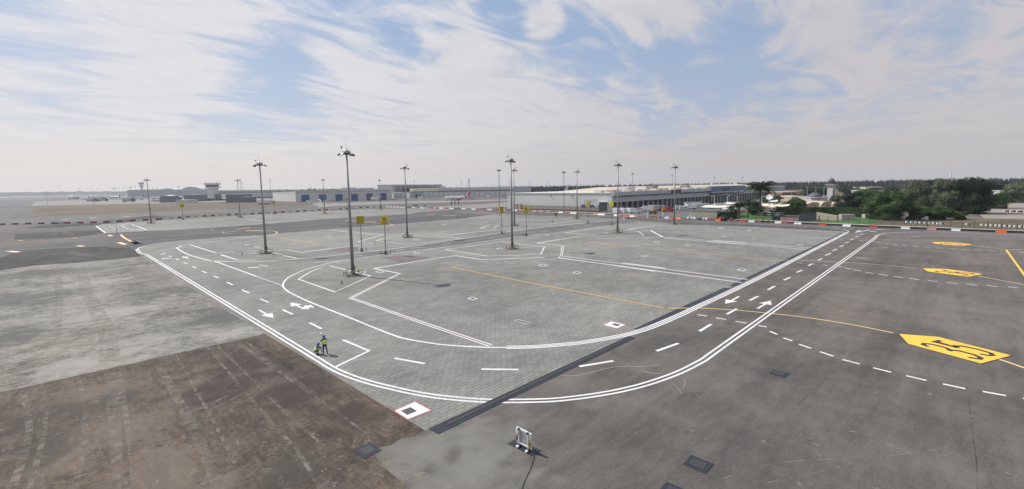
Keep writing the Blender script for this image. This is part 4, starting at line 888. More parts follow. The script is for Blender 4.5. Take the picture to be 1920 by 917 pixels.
SQUAT = dict(hip=(0, -.05, .26), hipL=(-.11, -.03, .27), kneeL=(-.22, .30, .46), ankL=(-.17, .10, .09), hipR=(.11, -.03, .27), kneeR=(.22, .32, .44), ankR=(.17, .12, .09), waist=(0, .0, .42), chest=(0, .12, .62), shC=(0, .19, .76), neck=(0, .25, .83), head=(0, .31, .91), crown=(0, .31, 1.01),
             shL=(-.19, .18, .74), elL=(-.22, .38, .52), wrL=(-.20, .50, .26), shR=(.19, .20, .74), elR=(.22, .48, .72), wrR=(.22, .76, .66), face=(.1, 1, -.35))
pA = G(609.5, 664.5); pA[2] = .012; pB = G(591.5, 664.8); pB[2] = .012
imgL = -Vector(RT0)                                                 # direction to the left of the picture on the ground
aS = math.atan2(imgL[1], imgL[0])-math.pi/2
worker(pA, aS-.85, STAND, 'standing worker in lime vest and blue helmet holding a tall survey pole', M['navy'], M['navy'])
imgR = Vector(RT0); aQ = math.atan2(imgR[1], imgR[0])-math.pi/2
worker(pB, aQ+.12, SQUAT, 'squatting worker in lime vest and blue helmet reaching to the foot of the survey pole', M['khaki'], M['bluecloth'])
pP = G(604.8, 661.5); pt = HT(pP, 626.5)
t = thing('survey_pole', 'thin survey pole with a white disc head held between the two workers', 'survey pole', pP)
MB().cyl((0, 0, .012), (0, 0, pt), .018, n=8).build('rod', M['frwhite'], t, local=True); MB().lathe((0, 0, pt-.02), [(.10, 0), (.13, .03), (.13, .10), (.07, .15), (.01, .16)], 14).build('receiver', M['whiteplastic'], t, local=True); MB().lathe((0, 0, pt-.09), [(.03, 0), (.10, .05), (.10, .07)], 12).build('receiver_base', M['blackp'], t, local=True); MB().box((.06, .05, 1.3), (.12, .03, .2), aS).build('handheld_screen', M['blackp'], t, local=True)

def small_person(x, y, label, shirt, trousers, hat, rz=0, sq=False, h=1.74):
    p = G(x, y); t = thing('person', label, 'person', p); t.rotation_euler[2] = rz; J = SQUAT if sq else STAND
    V = [J['hip'], J['hipL'], J['kneeL'], J['ankL'], J['hipR'], J['kneeR'], J['ankR']]; E = [(0, 1), (1, 2), (2, 3), (0, 4), (4, 5), (5, 6)]; R = [(.15, .11), .095, .07, .05, .095, .07, .05]
    V += [J['waist'], J['chest'], J['shC'], J['neck'], J['head'], J['crown'], J['shL'], J['elL'], J['wrL'], J['shR'], J['elR'], J['wrR']]
    E += [(0, 7), (7, 8), (8, 9), (9, 10), (10, 11), (11, 12), (9, 13), (13, 14), (14, 15), (9, 16), (16, 17), (17, 18)]
    R += [(.15, .11), (.18, .12), (.12, .09), .055, (.085, .095), .07, .065, .045, .035, .065, .045, .035]
    skin_mesh('body', V, E, R, [trousers], t, 1)
    skin_mesh('shirt', [J['waist'], J['chest'], J['shC'], J['shL'], J['elL'], J['shR'], J['elR']], [(0, 1), (1, 2), (2, 3), (3, 4), (2, 5), (5, 6)], [(.18, .14), (.205, .15), (.15, .11), .08, .06, .08, .06], [shirt], t, 1)
    hl = MB().lathe((0, 0, 0), [(.13, 0), (.145, .02), (.13, .08), (.08, .14), (.01, .16)], 10).build('helmet', hat, t, local=True); hl.location = Vector(J['head'])+Vector((0, 0, .04))
    MB().lathe(tuple(Vector(J['head'])-Vector((0, 0, .05))), [(.05, -.06), (.095, 0), (.09, .08)], 8).build('face', M['skin'], t, local=True)
small_person(1035.7, 418.2, 'lone figure in a pale shirt walking on the paving right of the yellow board', M['greyplastic'], M['navy'], M['hair'], 1.0)
small_person(1495, 423.2, 'worker in lime vest standing before a white barrier near the red brick path', M['vest'], M['bluecloth'], M['hair'], .3)
small_person(1430.5, 420, 'first of two dark dressed people by the palm lawn, left one', M['navy'], M['khaki'], M['hair'], 2); small_person(1440.3, 420.2, 'second of two dark dressed people by the palm lawn, right one', M['khaki'], M['navy'], M['hair'], .8)
for i, (x, y, s, lab) in enumerate([(1280.5, 411.5, 'whiteplastic', 'person in white at the left end of the sack pile'), (1284.5, 412, 'whiteplastic', 'second person in white at the left end of the sack pile'), (1308, 413, 'whiteplastic', 'person in white stooping over the sack pile'), (1356.5, 414.5, 'vest', 'person in a pale vest before the dark crates by the hedge'), (1370, 415.5, 'whiteplastic', 'person in white to the right of the dark crates'), (1372.8, 416, 'sail', 'person in cream to the right of the dark crates'), (1314.5, 413.5, 'vest', 'person in lime bending behind the sack pile'), (1178.5, 412, 'orangeplastic', 'person in orange before the loading yard by a red barrier'), (766, 390.5, 'navy', 'person standing between the far mast and the parked minibus')]):
    small_person(x, y, lab, M[s], M['navy'], M['hair'], i*1.3)
# ================================================================== BARRIERS ALONG THE FAR EDGE
def interp(tab, x):
    for (x0, y0), (x1, y1) in zip(tab, tab[1:]):
        if x <= x1: return y0+(y1-y0)*(x-x0)/(x1-x0)
    return tab[-1][1]
ROW_L = [(-60, 424), (0, 422), (54, 420.7), (94, 420), (135, 419), (196, 417.8), (255, 414.6), (305, 411.8), (350, 407.8), (418, 404.4), (490, 401), (553, 397.3), (603, 394.5), (633, 393), (677, 390.3), (710, 388.7), (722, 388.4), (758, 390)]
ROW_R = [(740, 389), (758, 390), (809, 390.9), (869, 392.7), (943, 394.8), (1002, 397.4), (1058, 399.7), (1116, 403), (1173, 406.2), (1190, 407), (1225, 408.8), (1258, 410), (1300, 412.5), (1346, 414.3), (1392, 416.4), (1459, 418.8), (1542, 422.8), (1638, 427.3), (1746, 431.5), (1877, 436.7), (2050, 443.5)]
bar_me = {}
def bar_mesh(key):
    if key in bar_me: return bar_me[key]
    mb = MB(); prof = [(-.28, 0), (-.28, .16), (-.13, .42), (-.09, .95), (.09, .95), (.13, .42), (.28, .16), (.28, 0)]
    vs = [(-.5, y, z) for y, z in prof]+[(.5, y, z) for y, z in prof]; n = 8
    mb.add(vs, [tuple(range(n)), tuple(range(2*n-1, n-1, -1))]+[(i, n+i, n+(i+1) % n, (i+1) % n) for i in range(n)])
    o = mb.build('tmp', M[key]); a = o.data; bpy.data.objects.remove(o)
    mb = MB(); 
    for x in (-.28, 0, .28): mb.box((x, -.10, .80), (.09, .06, .12))
    o = mb.build('tmp', M['steeldark']); b = o.data; bpy.data.objects.remove(o); b['n'] = 1
    bar_me[key] = (a, b); return bar_me[key]
def barrier(x0, x1, tab, key, label, h=1.0, grp='plastic barriers along the far edge of the apron', dy=0.0, slots=False):
    a = G(x0, interp(tab, x0)+dy); b = G(x1, interp(tab, x1)+dy); d = b-a; L = d.length
    t = thing('plastic_barrier', label, 'barrier', (a+b)/2, grp); t.rotation_euler[2] = math.atan2(d[1], d[0]); t.scale = (L*.97, 1, h)
    me, ms = bar_mesh(key); o = bpy.data.objects.new('barrier_body', me); COL.objects.link(o); o.parent = t
    if slots: o2 = bpy.data.objects.new('forklift_slots', ms); COL.objects.link(o2); o2.parent = t; o2['kind'] = 'stuff'
x = -50.0; k = 0; seq = []
while x < 306: seq.append((x, x+11.8, 'darkred' if k % 2 == 0 else 'greyplastic' if k % 5 == 3 else 'whiteplastic')); x += 12.2; k += 1
seq += [(309, 316, 'whiteplastic')]
x = 317.0; k = 0
while x < 716:
    w_ = 8.0-(x-317)*.0048; seq.append((x, x+w_-.15, ('darkred' if k % 6 else 'greyplastic') if k % 2 == 0 else 'whiteplastic')); x += w_; k += 1
x = 719.0
while x < 756: seq.append((x, x+3.6, 'whiteplastic')); x += 6.1
vis = [s for s in seq if s[1] > 0]; cnt = {}
for s in seq:
    c = {'darkred': 'dark red', 'greyplastic': 'dirty grey', 'whiteplastic': 'white'}[s[2]]; cnt[c] = cnt.get(c, 0)+1
    barrier(s[0], s[1], ROW_L, s[2], f'{c} plastic barrier in the closed far row, {ordinal(cnt[c])} {c.split()[-1]} one from its west end', .95)
for (x, hw, key, lab) in [(776, 3, 'whiteplastic', 'small white barrier before the parked minibus'), (791, 3, 'whiteplastic', 'small white barrier between minibus and pickup'), (765, 4.5, 'darkred', 'dark red barrier by the lone person near the minibus'), (809.5, 3.5, 'redplastic', 'red barrier just right of the parked pickup'), (820, 2.5, 'darkred', 'short dark red barrier right of the pickup'), (827, 3, 'whiteplastic', 'small white barrier right of the pickup'), (837, 3.5, 'darkred', 'dark red barrier left of the three light towers'),
    (847, 3.5, 'whiteplastic', 'white barrier at the foot of the light towers'), (869.5, 3.8, 'whiteplastic', 'white barrier just right of the light towers'), (888, 3.8, 'whiteplastic', 'white barrier under the tail side of the aircraft'), (898, 3, 'redplastic', 'red barrier left of the maroon paving end'), (906.5, 3, 'darkred', 'dark red barrier at the maroon paving end'), (918, 4, 'whiteplastic', 'white barrier left of the tall slim mast foot'), (933, 3, 'darkred', 'dark red barrier beside the tall slim mast foot'), (943.5, 2.8, 'whiteplastic', 'white barrier just behind the mustard sign box'), (955.5, 3.2, 'darkred', 'dark red barrier left of the tall middle mast'),
    (966, 3.8, 'whiteplastic', 'white barrier behind the two middle mast poles'), (977.5, 4, 'redplastic', 'red barrier left of the yellow board by the stone wall'), (1002, 4, 'pinkplastic', 'faded barrier before the stone wall, nearest the yellow board'), (1015, 4, 'pinkplastic', 'faded barrier before the stone wall, middle of three'), (1028.7, 3.5, 'pinkplastic', 'faded barrier before the stone wall, the one furthest east'), (1051.5, 3.8, 'whiteplastic', 'short white barrier at the right part of the stone wall'), (1059.5, 3.8, 'redplastic', 'bright red barrier touching a short white one at the stone wall'), (1075.5, 6, 'whiteplastic', 'long white barrier just left of the mast before the grey wall'),
    (1087.5, 4, 'darkred', 'dark red barrier right of the mast before the grey wall'), (1116, 4, 'pinkplastic', 'faded barrier right of the dark sign box'), (1127.5, 6.5, 'whiteplastic', 'long white barrier before the warehouse corner'), (1156, 5, 'whiteplastic', 'white barrier left of the dockside mast pole'), (1165, 3.5, 'darkred', 'dark red barrier right of the dockside mast pole'), (1173.5, 5, 'redplastic', 'bright red barrier right of the dockside mast pole'), (1184.5, 4.2, 'whiteplastic', 'white barrier beside the person in orange'), (1190.5, 2, 'orangeplastic', 'small orange barrier end by the person in orange'),
    (1225, 6, 'darkred', 'dark red barrier at the yard gate post'), (1241, 4.5, 'darkred', 'dark red barrier in the middle of the yard opening'), (1249.8, 4.5, 'whiteplastic', 'white barrier left of the eastern mast foot'), (1258, 3.5, 'redplastic', 'red barrier touching the eastern mast'), (1272.5, 4.2, 'orangeplastic', 'orange barrier right of the eastern mast'), (1332.5, 6, 'darkred', 'dark red barrier before the cabin end'), (1346.5, 4.2, 'orangeplastic', 'orange barrier before the dark hedge'), (1366.5, 2.5, 'darkred', 'short dark red barrier right of the black crates'), (1377.5, 5, 'darkred', 'dark red barrier before the low palms'), (1391.7, 6, 'redplastic', 'bright red barrier before the low palms'), (1409, 5.8, 'whiteplastic', 'white barrier before the foot of the tallest palm'),
    (1421, 5.2, 'darkred', 'dark red barrier left of the two dark dressed people'), (1459, 6, 'whiteplastic', 'white barrier left of the red brick path'), (1471.7, 6, 'darkred', 'dark red barrier before the red brick path'), (1496, 6.5, 'whiteplastic', 'white barrier behind the worker in lime vest'), (1542, 7, 'redplastic', 'red barrier alone before the lawn'), (1587.5, 7.6, 'whiteplastic', 'white barrier before the lawn beneath the concrete blocks'), (1638.5, 8, 'redplastic', 'red barrier where the road lines end at the wall'), (1697.5, 8.6, 'whiteplastic', 'white barrier before the dark round tree'),
    (1746.5, 9, 'pinkplastic', 'faded red and white barrier right of the dark round tree'), (1792, 9, 'whiteplastic', 'white barrier below the broad dark trees'), (1877, 10.8, 'orangeplastic', 'orange barrier at the far right before the dry verge')]:
    barrier(x-hw, x+hw, ROW_R, key, lab, 1.0, slots=(key == 'whiteplastic' and hw > 5))
for (x, hw, k) in [(1024, 0, 0)]: pass
def lowwall(x0, x1, name, off, h, mat, wd, label):
    P = []; x = x0
    while x <= x1: P.append(Vector(G(x, interp(ROW_R, x)+off)[:2])); x += 12
    L = P; d = (L[-1]-L[0]).normalized(); nrm = Vector((-d[1], d[0])); 
    if nrm.dot(Vector((FWD[0], FWD[1]))) < 0: nrm = -nrm
    mb = MB(); pts = L+[p+nrm*wd for p in reversed(L)]; mb.prism(pts, 0, h); o = mb.build(name, mat)
    return o
for (a, b, l1) in [(962, 1196, 'black faced low wall behind the barriers by the warehouse'), (1376, 2060, 'black faced low wall running behind the eastern barriers')]:
    o = lowwall(a, b, 'low_wall', -1.0, .62, M['rubber'], .5, ''); tag(o, l1, 'wall')
    c = lowwall(a, b, 'coping', -1.0, .06, M['kerb'], 2.3, ''); c.location = (0, 0, .625); c.parent = o

# ================================================================== BUILDINGS
def frontdir(a, b):
    d = (b-a).normalized(); n = Vector((-d[1], d[0], 0))
    if n.dot(Vector((FWD[0], FWD[1], 0))) < 0: n = -n
    return d, n
def block(name, label, x0, y0, x1, y1, ytop, depth, wall, roof, roofh=.4, over=.4, cat='building', grp=None, pitch=0.0):
    a, b = G(x0, y0), G(x1, y1); d, n = frontdir(a, b); H = HT(a, ytop); t = thing(name, label, cat, a, grp); L = (b-a).length
    P = [a, b, b+n*depth, a+n*depth]
    MB().prism([p[:2] for p in P], 0, H).build('wall', M[wall], t)
    Q = [a-d*over-n*over, b+d*over-n*over, b+d*over+n*(depth+over), a-d*over+n*(depth+over)]
    if pitch:
        m = [(Q[0]+Q[3])/2, (Q[1]+Q[2])/2]; vs = [(q[0], q[1], H+.002) for q in Q]+[(q[0], q[1], H+pitch) for q in m]
        MB().add(vs, [(0, 1, 5, 4), (2, 3, 4, 5), (0, 4, 3), (1, 2, 5), (3, 2, 1, 0)]).build('roof', M[roof], t)
    else: MB().prism([p[:2] for p in Q], H+.002, H+roofh).build('roof', M[roof], t)
    return t, a, b, d, n, H
def on_line(a, d, px): return along(a, d, px)
def facade_box(t, a, d, n, px0, px1, z0, z1, name, mat, proud=.12, thick=.3):
    p = on_line(a, d, px0); q = on_line(a, d, px1); c = (p+q)/2-n*(proud-thick/2); L = (q-p).length
    return MB().box((c[0], c[1], (z0+z1)/2), (L, thick, z1-z0), math.atan2(d[1], d[0])).build(name, M[mat], t)
M['hazygrey'] = simple('haze_tinted_cladding', (.16, .18, .20), .8)  # dark cladding with the blue grey of distance haze painted into its colour
M['brickish'] = simple('faded_red_cladding', (.24, .10, .085), .7, var=.1)
# --- cargo warehouse on the grid
C0 = G(1147, 397.4); X_, Y_ = Vector((1, 0, 0)), Vector((0, 1, 0)); YE = along(C0, Y_, 952)[1]; XE = along(C0, X_, 1468)[0]; HW = HT(C0, 361.3)-.1
wh = thing('warehouse', 'long grey cargo warehouse with loading docks, behind the barriers right of the middle', 'warehouse', C0)
x0, y0 = C0[0], C0[1]; XR = along(C0, X_, 1330)[0]; XB = along(C0, X_, 1392)[0]
MB().prism([(x0, y0+3.2), (XE, y0+3.2), (XE, YE), (x0, YE)], 0, HW-.3).build('wall', M['palewall'], wh)
MB().prism([(x0-.003, y0), (x0+1.2, y0), (x0+1.2, y0+3.2), (x0-.003, y0+3.2)], 0, HW-.3).build('corner_pier', M['palewall'], wh)
MB().prism([(x0-.4, y0+1.0), (XE+.4, y0+1.0), (XE+.4, YE+.4), (x0-.4, YE+.4)], HW-.3, HW+.1).build('roof', M['roofwhite'], wh)
MB().prism([(x0-.1, y0-1.6), (XR, y0-1.6), (XR, y0+1.0), (x0-.1, y0+1.0)], 9.9, HW+.6).build('parapet', M['bluegreywall'], wh)
MB().prism([(XB, y0-1.6), (XE, y0-1.6), (XE, y0+1.0), (XB, y0+1.0)], 9.9, HW+.6).build('parapet', M['bluegreywall'], wh)
MB().prism([(x0+1.2, y0+.2), (XE, y0+.2), (XE, y0+3.2), (x0+1.2, y0+3.2)], 6.2, 9.9).build('upper_wall', M['bluegreywall'], wh)
MB().prism([(x0+1.2, y0-2.6), (XE, y0-2.6), (XE, y0+.2), (x0+1.2, y0+.2)], 5.9, 6.2).build('dock_canopy', M['palewall'], wh)
xx = x0+3
i = 0
while xx < XE-6:
    if not (XR-2 < xx < XB+2):
        if xx > x0+3: MB().box((xx, y0-.35, 2.95), (.7, 1.1, 5.9)).build('pier', M['palewall'], wh)
        MB().box((xx+3.5, y0+2.9, 2.75), (5.4, .5, 5.5)).build('dock_door', M['slatedoor' if i % 3 else 'coverdark'], wh)
    for k in range(2):
        for q in range(2):
            MB().box((xx+1.4+k*3.4+q*1.1, y0+.12, 9.1), (.75, .25, 1.1)).build('vent', M['glassdark'], wh) if not (XR-3 < xx < XB) and i < 34 else None
    xx += 7.0; i += 1
# glass fronted blue section
bs = MB().prism([(XR, y0-2.2), (XB, y0-2.2), (XB, y0+1), (XR, y0+1)], 9.0, HW+2.2).build('blue_fascia', M['bluegreywall'], wh); bs.data.materials[0] = simple('blue_fascia_panel', (.085, .155, .26), .5, var=.06)
MB().prism([(XR-1, y0-2.8), (XB+1, y0-2.8), (XB+1, y0+1), (XR-1, y0+1)], 8.3, 8.98).build('light_band', M['palewall'], wh)
n_g = 12; gw = (XB-XR)/n_g
for k in range(n_g):
    MB().box((XR+gw*(k+.5), y0-1.0, 6.9), (gw*.94, 2.2, 2.6)).build('window', M['glassdark'] if k % 3 else M['slatedoor'], wh)
    MB().box((XR+gw*(k+.5), y0+.6, 2.7), (gw*.82, 1.2, 5.3)).build('dock_door', M['glassdark'], wh)
    MB().box((XR+gw*k, y0-1.6, 2.8), (.5, 1., 5.5)).build('pier', M['palewall'], wh)
MB().prism([(XR, y0-2.0), (XB, y0-2.0), (XB, y0+1), (XR, y0+1)], 5.5, 5.58).build('lower_band', bs.data.materials[0], wh)
def board(px0, px1, yt, yb, nm, rows, off):
    F = C0-Vector((0, off, 0)); pa = on_line(F, X_, px0); p = pa[0]; q = on_line(F, X_, px1)[0]; w_ = q-p; z0, z1 = HT(pa, yb), HT(pa, yt)
    o = MB().box(((p+q)/2, F[1], (z0+z1)/2), (w_, .3, z1-z0)).build(nm, simple('navy_sign_board', (.012, .018, .045), .4), wh)
    for (u, v, a, b) in rows: MB().box((p+w_*u, F[1]-.19, z0+(z1-z0)*v), (w_*a, .08, (z1-z0)*b)).build('letter_mark', M['whitewall'], o)
board(1258.5, 1276.5, 355.8, 362.8, 'sign_board', [(.14, .62, .06, .2), (.14, .3, .09, .26), (.30, .62, .12, .1), (.45, .4, .07, .42), (.57, .62, .10, .16), (.66, .38, .07, .2), (.78, .66, .18, .18), (.82, .36, .12, .16)], 1.9)
board(1356, 1368, 352.4, 357.3, 'sign_board', [(.2, .5, .1, .5), (.42, .5, .14, .5), (.62, .6, .16, .2), (.82, .5, .12, .5)], 2.5)
# dock recess on the end wall
r0 = along(C0, Y_, 1123.5)[1]
MB().box((x0-.05, (y0+3.3+r0)/2, 3.0), (.3, r0-y0-3.4, 5.9)).build('dock_recess', M['steeldark'], wh); MB().box((x0-1.2, (y0+3.3+r0)/2, 6.1), (2.4, r0-y0-2.6, .3)).build('dock_canopy', M['palewall'], wh)
for k in range(3): MB().box((x0-.24, y0+8+k*6.5, 2.2), (.12, 3.2, 4.0)).build('door', M['slatedoor'], wh)
for (yy, z) in [(y0+30, 9.6), (y0+48, 9.7)]: MB().box((x0-.35, yy, z), (.5, .5, .6)).build('wall_lamp', M['blackp'], wh)
# roof bulk and plant
yb0, yb1 = y0+22, y0+84
o = MB().add([(x0+50, yb0, HW+.1), (XE, yb0, HW+.1), (XE, yb1, HW+.1), (x0+50, yb1, HW+.1), (x0+66, (yb0+yb1)/2, HW+3.2), (XE, (yb0+yb1)/2, HW+3.2)], [(0, 1, 5, 4), (2, 3, 4, 5), (0, 4, 3), (1, 2, 5)]).build('hall_roof', M['roofcream'], wh)
for i in range(26):
    px = x0+6+i*11.5; MB().box((px, y0+12+random.uniform(-2, 4), HW+.8), (random.uniform(4, 8), 5, 1.5)).build('rooftop_unit', M[random.choice(['tan', 'roofcream', 'roofwhite', 'palewall'])], wh)
for (px, w_, h) in [(1178, 9, 3.2), (1222, 8, 3.4), (1284, 8, 3.2), (1170, 5, 2.4)]:
    q = along(Vector((x0, y0+20, 0)), X_, px)[0]; MB().box((q, y0+20, HW+h/2), (w_, 6, h)).build('stair_head', M['stone' if px in (1222, 1284) else 'palewall'], wh)
# white rooftop building on the left part
for (pa, pb, z1) in [(978, 1004, 2.2), (986, 1003, 3.4), (1011, 1035, 1.6), (1016, 1024, 2.6)]:
    B = Vector((x0+30, YE-4, 0)); ya = along(Vector((x0+18, YE, 0)), -Y_, pa)[1]; yb = along(Vector((x0+18, YE, 0)), -Y_, pb)[1]
    MB().box((x0+22, (ya+yb)/2, HW+z1/2), (8, abs(yb-ya), z1)).build('rooftop_unit', M['roofwhite'], wh)
# tail fin showing over the roof
P = G(1060, 372); h = HT(P, 347); MB().prism([(P[0]-4, P[1]+5), (P[0]+3, P[1]-4), (P[0]+3.5, P[1]-3.8), (P[0]-3.5, P[1]+5.4)], 0, .1)
# --- stone wall with panels before the warehouse
W0 = C0-Vector((2.2, 0, 0)); wa, wb = along(W0, Y_, 978), along(W0, Y_, 1124); d, n = frontdir(wa, wb); L = (wb-wa).length; Hs = HT(wa, 385.6); st = thing('stone_wall', 'low panelled stone wall before the plain grey side of the warehouse', 'wall', wa)
npn = 14
for i in range(npn):
    c = wa+d*(L*(i+.5)/npn); MB().box((c[0], c[1], Hs/2-.1), (L/npn-.9, .3, Hs-.5), math.atan2(d[1], d[0])).build('stone_panel', M['stone'], st)
    c = wa+d*(L*i/npn); MB().box((c[0], c[1], Hs/2), (.8, .5, Hs-.1), math.atan2(d[1], d[0])).build('pillar', M['kerb'] if i else M['stone'], st)
c = wa+d*(L/2); MB().box((c[0], c[1], Hs+.1), (L, .6, .25), math.atan2(d[1], d[0])).build('coping', M['steeldark'], st); MB().box((c[0]-n[0]*.3, c[1]-n[1]*.3, .3), (L, .3, .6), math.atan2(d[1], d[0])).build('plinth', M['rubber'], st)
for (pxl, pxr) in [(966, 970.5), (972.5, 977.5)]:
    a, b = along(W0, Y_, pxl), along(W0, Y_, pxr); c = (a+b)/2; o = MB().box((c[0], c[1], 1.9), ((b-a).length, 1.6, 3.8), math.atan2(d[1], d[0])).build('gate_pier', M['stone']); tag(o, 'left stone gate pier at the end of the panelled wall' if pxl < 970 else 'right stone gate pier touching the panelled wall', 'pillar', 'stone gate piers')
g = thing('pipe_gantry', 'thin goalpost pipe frame against the grey warehouse wall', 'gantry', G(1097, 400)); b0 = g.location; H1 = HT(b0, 375.5); q = G(1121, 399.5)-b0
MB().cyl((0, 0, 0), (0, 0, H1), .12, n=6).build('post', M['steeldark'], g, local=True); MB().cyl((0, 0, H1), (q[0], q[1], H1), .1, n=6).build('crossbar', M['steeldark'], g, local=True); MB().cyl((q[0]*.42, q[1]*.42, H1), (q[0]*.46, q[1]*.46, 0), .12, n=6).build('post', M['steeldark'], g, local=True); MB().cyl((q[0]*.42, q[1]*.42, H1-.9), (q[0], q[1], H1-1.3), .08, n=6).build('cable', M['steeldark'], g, local=True)

# --- blue door shed
bsd, a, b, d, n, H = block('long_shed', 'long pale grey shed with a row of blue roller doors', 556, 379.3, 733, 374.6, 358.6, 70, 'palewall', 'roofwhite', .5)
facade_box(bsd, a, d, n, 556.5, 732, H-2.6, H-.3, 'fascia', 'bluegreywall', .5, .5)
for (p, q, m) in [(565.7, 580.6, 'bluedoor'), (598.4, 612.4, 'bluedoor'), (629.5, 642.8, 'bluedoor'), (659, 671.4, 'bluedoor'), (687.2, 698.8, 'slatedoor'), (713.6, 725, 'bluedoor')]:
    o = facade_box(bsd, a, d, n, p, q, 0, H*.60, 'roller_door', m, .25, .3); facade_box(bsd, a, d, n, p-.4, q+.4, H*.60+.01, H*.66, 'door_header', 'steeldark', .35, .4)
block('pale_shed', 'plain windowless end shed joined to the blue door shed', 512, 375.5, 555, 378.8, 361, 60, 'palewall', 'roofwhite', .4)
block('small_shed', 'small grey shed with one dark door right of the last blue door', 738, 372, 755, 371.6, 362.5, 30, 'bluegreywall', 'palewall', .4)
sm2, a, b, d, n, H = block('small_shed', 'light grey shed with dark doorways before the cream hangar', 768, 371.5, 794, 370.8, 361.5, 30, 'bluegreywall', 'steeldark', .4); facade_box(sm2, a, d, n, 779, 783, 0, H*.7, 'door', 'coverdark'); facade_box(sm2, a, d, n, 785, 788, 0, H*.7, 'door', 'coverdark')
block('canopy_shed', 'white roofed open shed between the small sheds', 732, 370.6, 770, 370, 361.3, 16, 'palewall', 'roofwhite', .5)
# --- long hangars behind the aircraft
hg, a, b, d, n, H = block('long_hangar', 'long grey aircraft hangar with cream roof end, behind the white aircraft', 769, 369.8, 966, 368, 353.6, 90, 'bluegreywall', 'palewall', .5)
facade_box(hg, a, d, n, 769.5, 824, H*.66, H-.2, 'cream_band', 'cream', 1.4, 1.4); facade_box(hg, a, d, n, 824.5, 965, H*.72, H-.2, 'grey_band', 'palewall', 1.4, 1.4); facade_box(hg, a, d, n, 769.5, 965, H*.60, H*.66, 'painted_shade_strip', 'steeldark', .6, .6)  # the last box is a solid dark strip imitating shade under the bands
x = 796
while x < 960: facade_box(hg, a, d, n, x, x+7.5, .1, H*.56, 'sliding_door', 'palewall' if int(x) % 3 else 'whitewall', .3, .3); x += 9.5
ob, a, b, d, n, H = block('office_block', 'long pale office block with window bands, beyond the hangars', 736, 367, 830, 363, 346.8, 40, 'palewall', 'steeldark', .6)
for z in (.42, .58, .74, .90): facade_box(ob, a, d, n, 741, 818, H*z-H*.05, H*z+H*.02, 'window_band', 'glassdark', .5, .4)
facade_box(ob, a, d, n, 820, 824, 0, H*1.06, 'stair_tower', 'whitewall', 3, 3); facade_box(ob, a, d, n, 733, 738.5, 0, H*.97, 'end_tower', 'bluegreywall', 3, 3)
for (x0_, x1_, yb, yt, w_, nm, lab) in [(240, 337, 371, 356.6, 'bluegreywall', 'terminal_hall', 'long blue grey terminal below the flared control tower'), (345, 400, 372, 357.5, 'bluegreywall', 'terminal_wing', 'blue grey terminal wing behind the low control tower'), (346, 372, 378, 366, 'hazygrey', 'dark_shed', 'dark shed with flat roof before the round roofs'), (330, 350, 381, 375.8, 'whitewall', 'white_cabins', 'row of white cabins before the dark shed'), (424, 456, 380, 365, 'hazygrey', 'grey_blockhouse', 'grey blockhouse right of the low control tower'), (455, 463, 380, 370, 'hazygrey', 'lower_blockhouse', 'lower step of the grey blockhouse'),
                                       (463, 515, 372, 363.5, 'palewall', 'low_hall', 'low pale hall with green trim right of the grey blockhouse'), (300, 316, 380, 368, 'hazygrey', 'service_building', 'dark service building at the apron left of the hip roof'), (640, 665, 366, 352.5, 'whitewall', 'white_block', 'white block over the shed roof beside the nearest mast pole'), (674, 696, 366, 352.8, 'whitewall', 'white_block', 'white block over the shed roof right of the nearest mast pole'),
                                       (500, 540, 362, 356, 'palewall', 'far_hall', 'pale hall on the skyline behind the low hall'), (1466, 1495, 372, 361, 'brickish', 'red_roof_shed', 'reddish brown sided shed beyond the warehouse end'), (1440, 1470, 368, 352, 'bluegreywall', 'cargo_block', 'grey block beyond the palm, at the end of the warehouse'), (1484, 1512, 378, 369.5, 'tan', 'tan_building', 'low tan building left of the mosque'),
                                       (1822, 1852, 372, 349.5, 'whitewall', 'white_gabled_house', 'white and blue building right of the broad dark trees'), (1630, 1652, 366, 351.5, 'whitewall', 'far_villa', 'white flat roofed villa among the far trees'), (1636, 1656, 374, 358, 'whitewall', 'far_villa', 'small white villa below the flat roofed one'), (1873, 1886, 376, 358.5, 'whitewall', 'white_villa', 'small white villa at the right edge among trees')]:
    block(nm, lab, x0_, yb, x1_, yb-.017*(x1_-x0_), yt, 25, w_, 'roofwhite' if w_ != 'steeldark' else 'steeldark', .5)
def dome_hall(x0_, x1_, yb, yb2, yt, lab):
    a, b = G(x0_, yb), G(x1_, yb-.017*(x1_-x0_)); d, n = frontdir(a, b); w_ = (b-a).length; H = HT((a+b)/2, yt); e = HT(a, yb2); t = thing('arched_hall', lab, 'building', a, 'round roofed halls'); mb = MB(); N_ = 18; dep = 60
    pr = [(w_*(.5-.5*math.cos(math.pi*i/N_)), e+(H-e)*math.sin(math.pi*i/N_)) for i in range(N_+1)]
    v0 = [a+d*u+Vector((0, 0, z)) for u, z in pr]; v1 = [v+n*dep for v in v0]; mb.add(v0+v1, [(i, i+1, N_+2+i, N_+1+i) for i in range(N_)]+[tuple(range(N_+1)), tuple(range(2*N_+1, N_, -1))]); mb.build('arched_roof', M['palewall'], t)
    for k in range(1, 6): c = a+d*(w_*k/6)+n*-.3; MB().box((c[0], c[1], e+(H-e)*math.sin(math.acos(1-2*k/6))*.5), (w_*.008, .4, (H-e)*math.sin(math.acos(1-2*k/6))), math.atan2(d[1], d[0])).build('rib', M['tan'], t)
    MB().prism([p[:2] for p in (a, b, b+n*dep, a+n*dep)], 0, e).build('wall', M['bluegreywall'], t)
dome_hall(302, 328.5, 370.5, 357, 353.4, 'smaller round roofed hall right of the flared control tower'); dome_hall(341, 379, 371.5, 358, 350.2, 'larger round roofed hall with ribbed front, left of the low control tower')
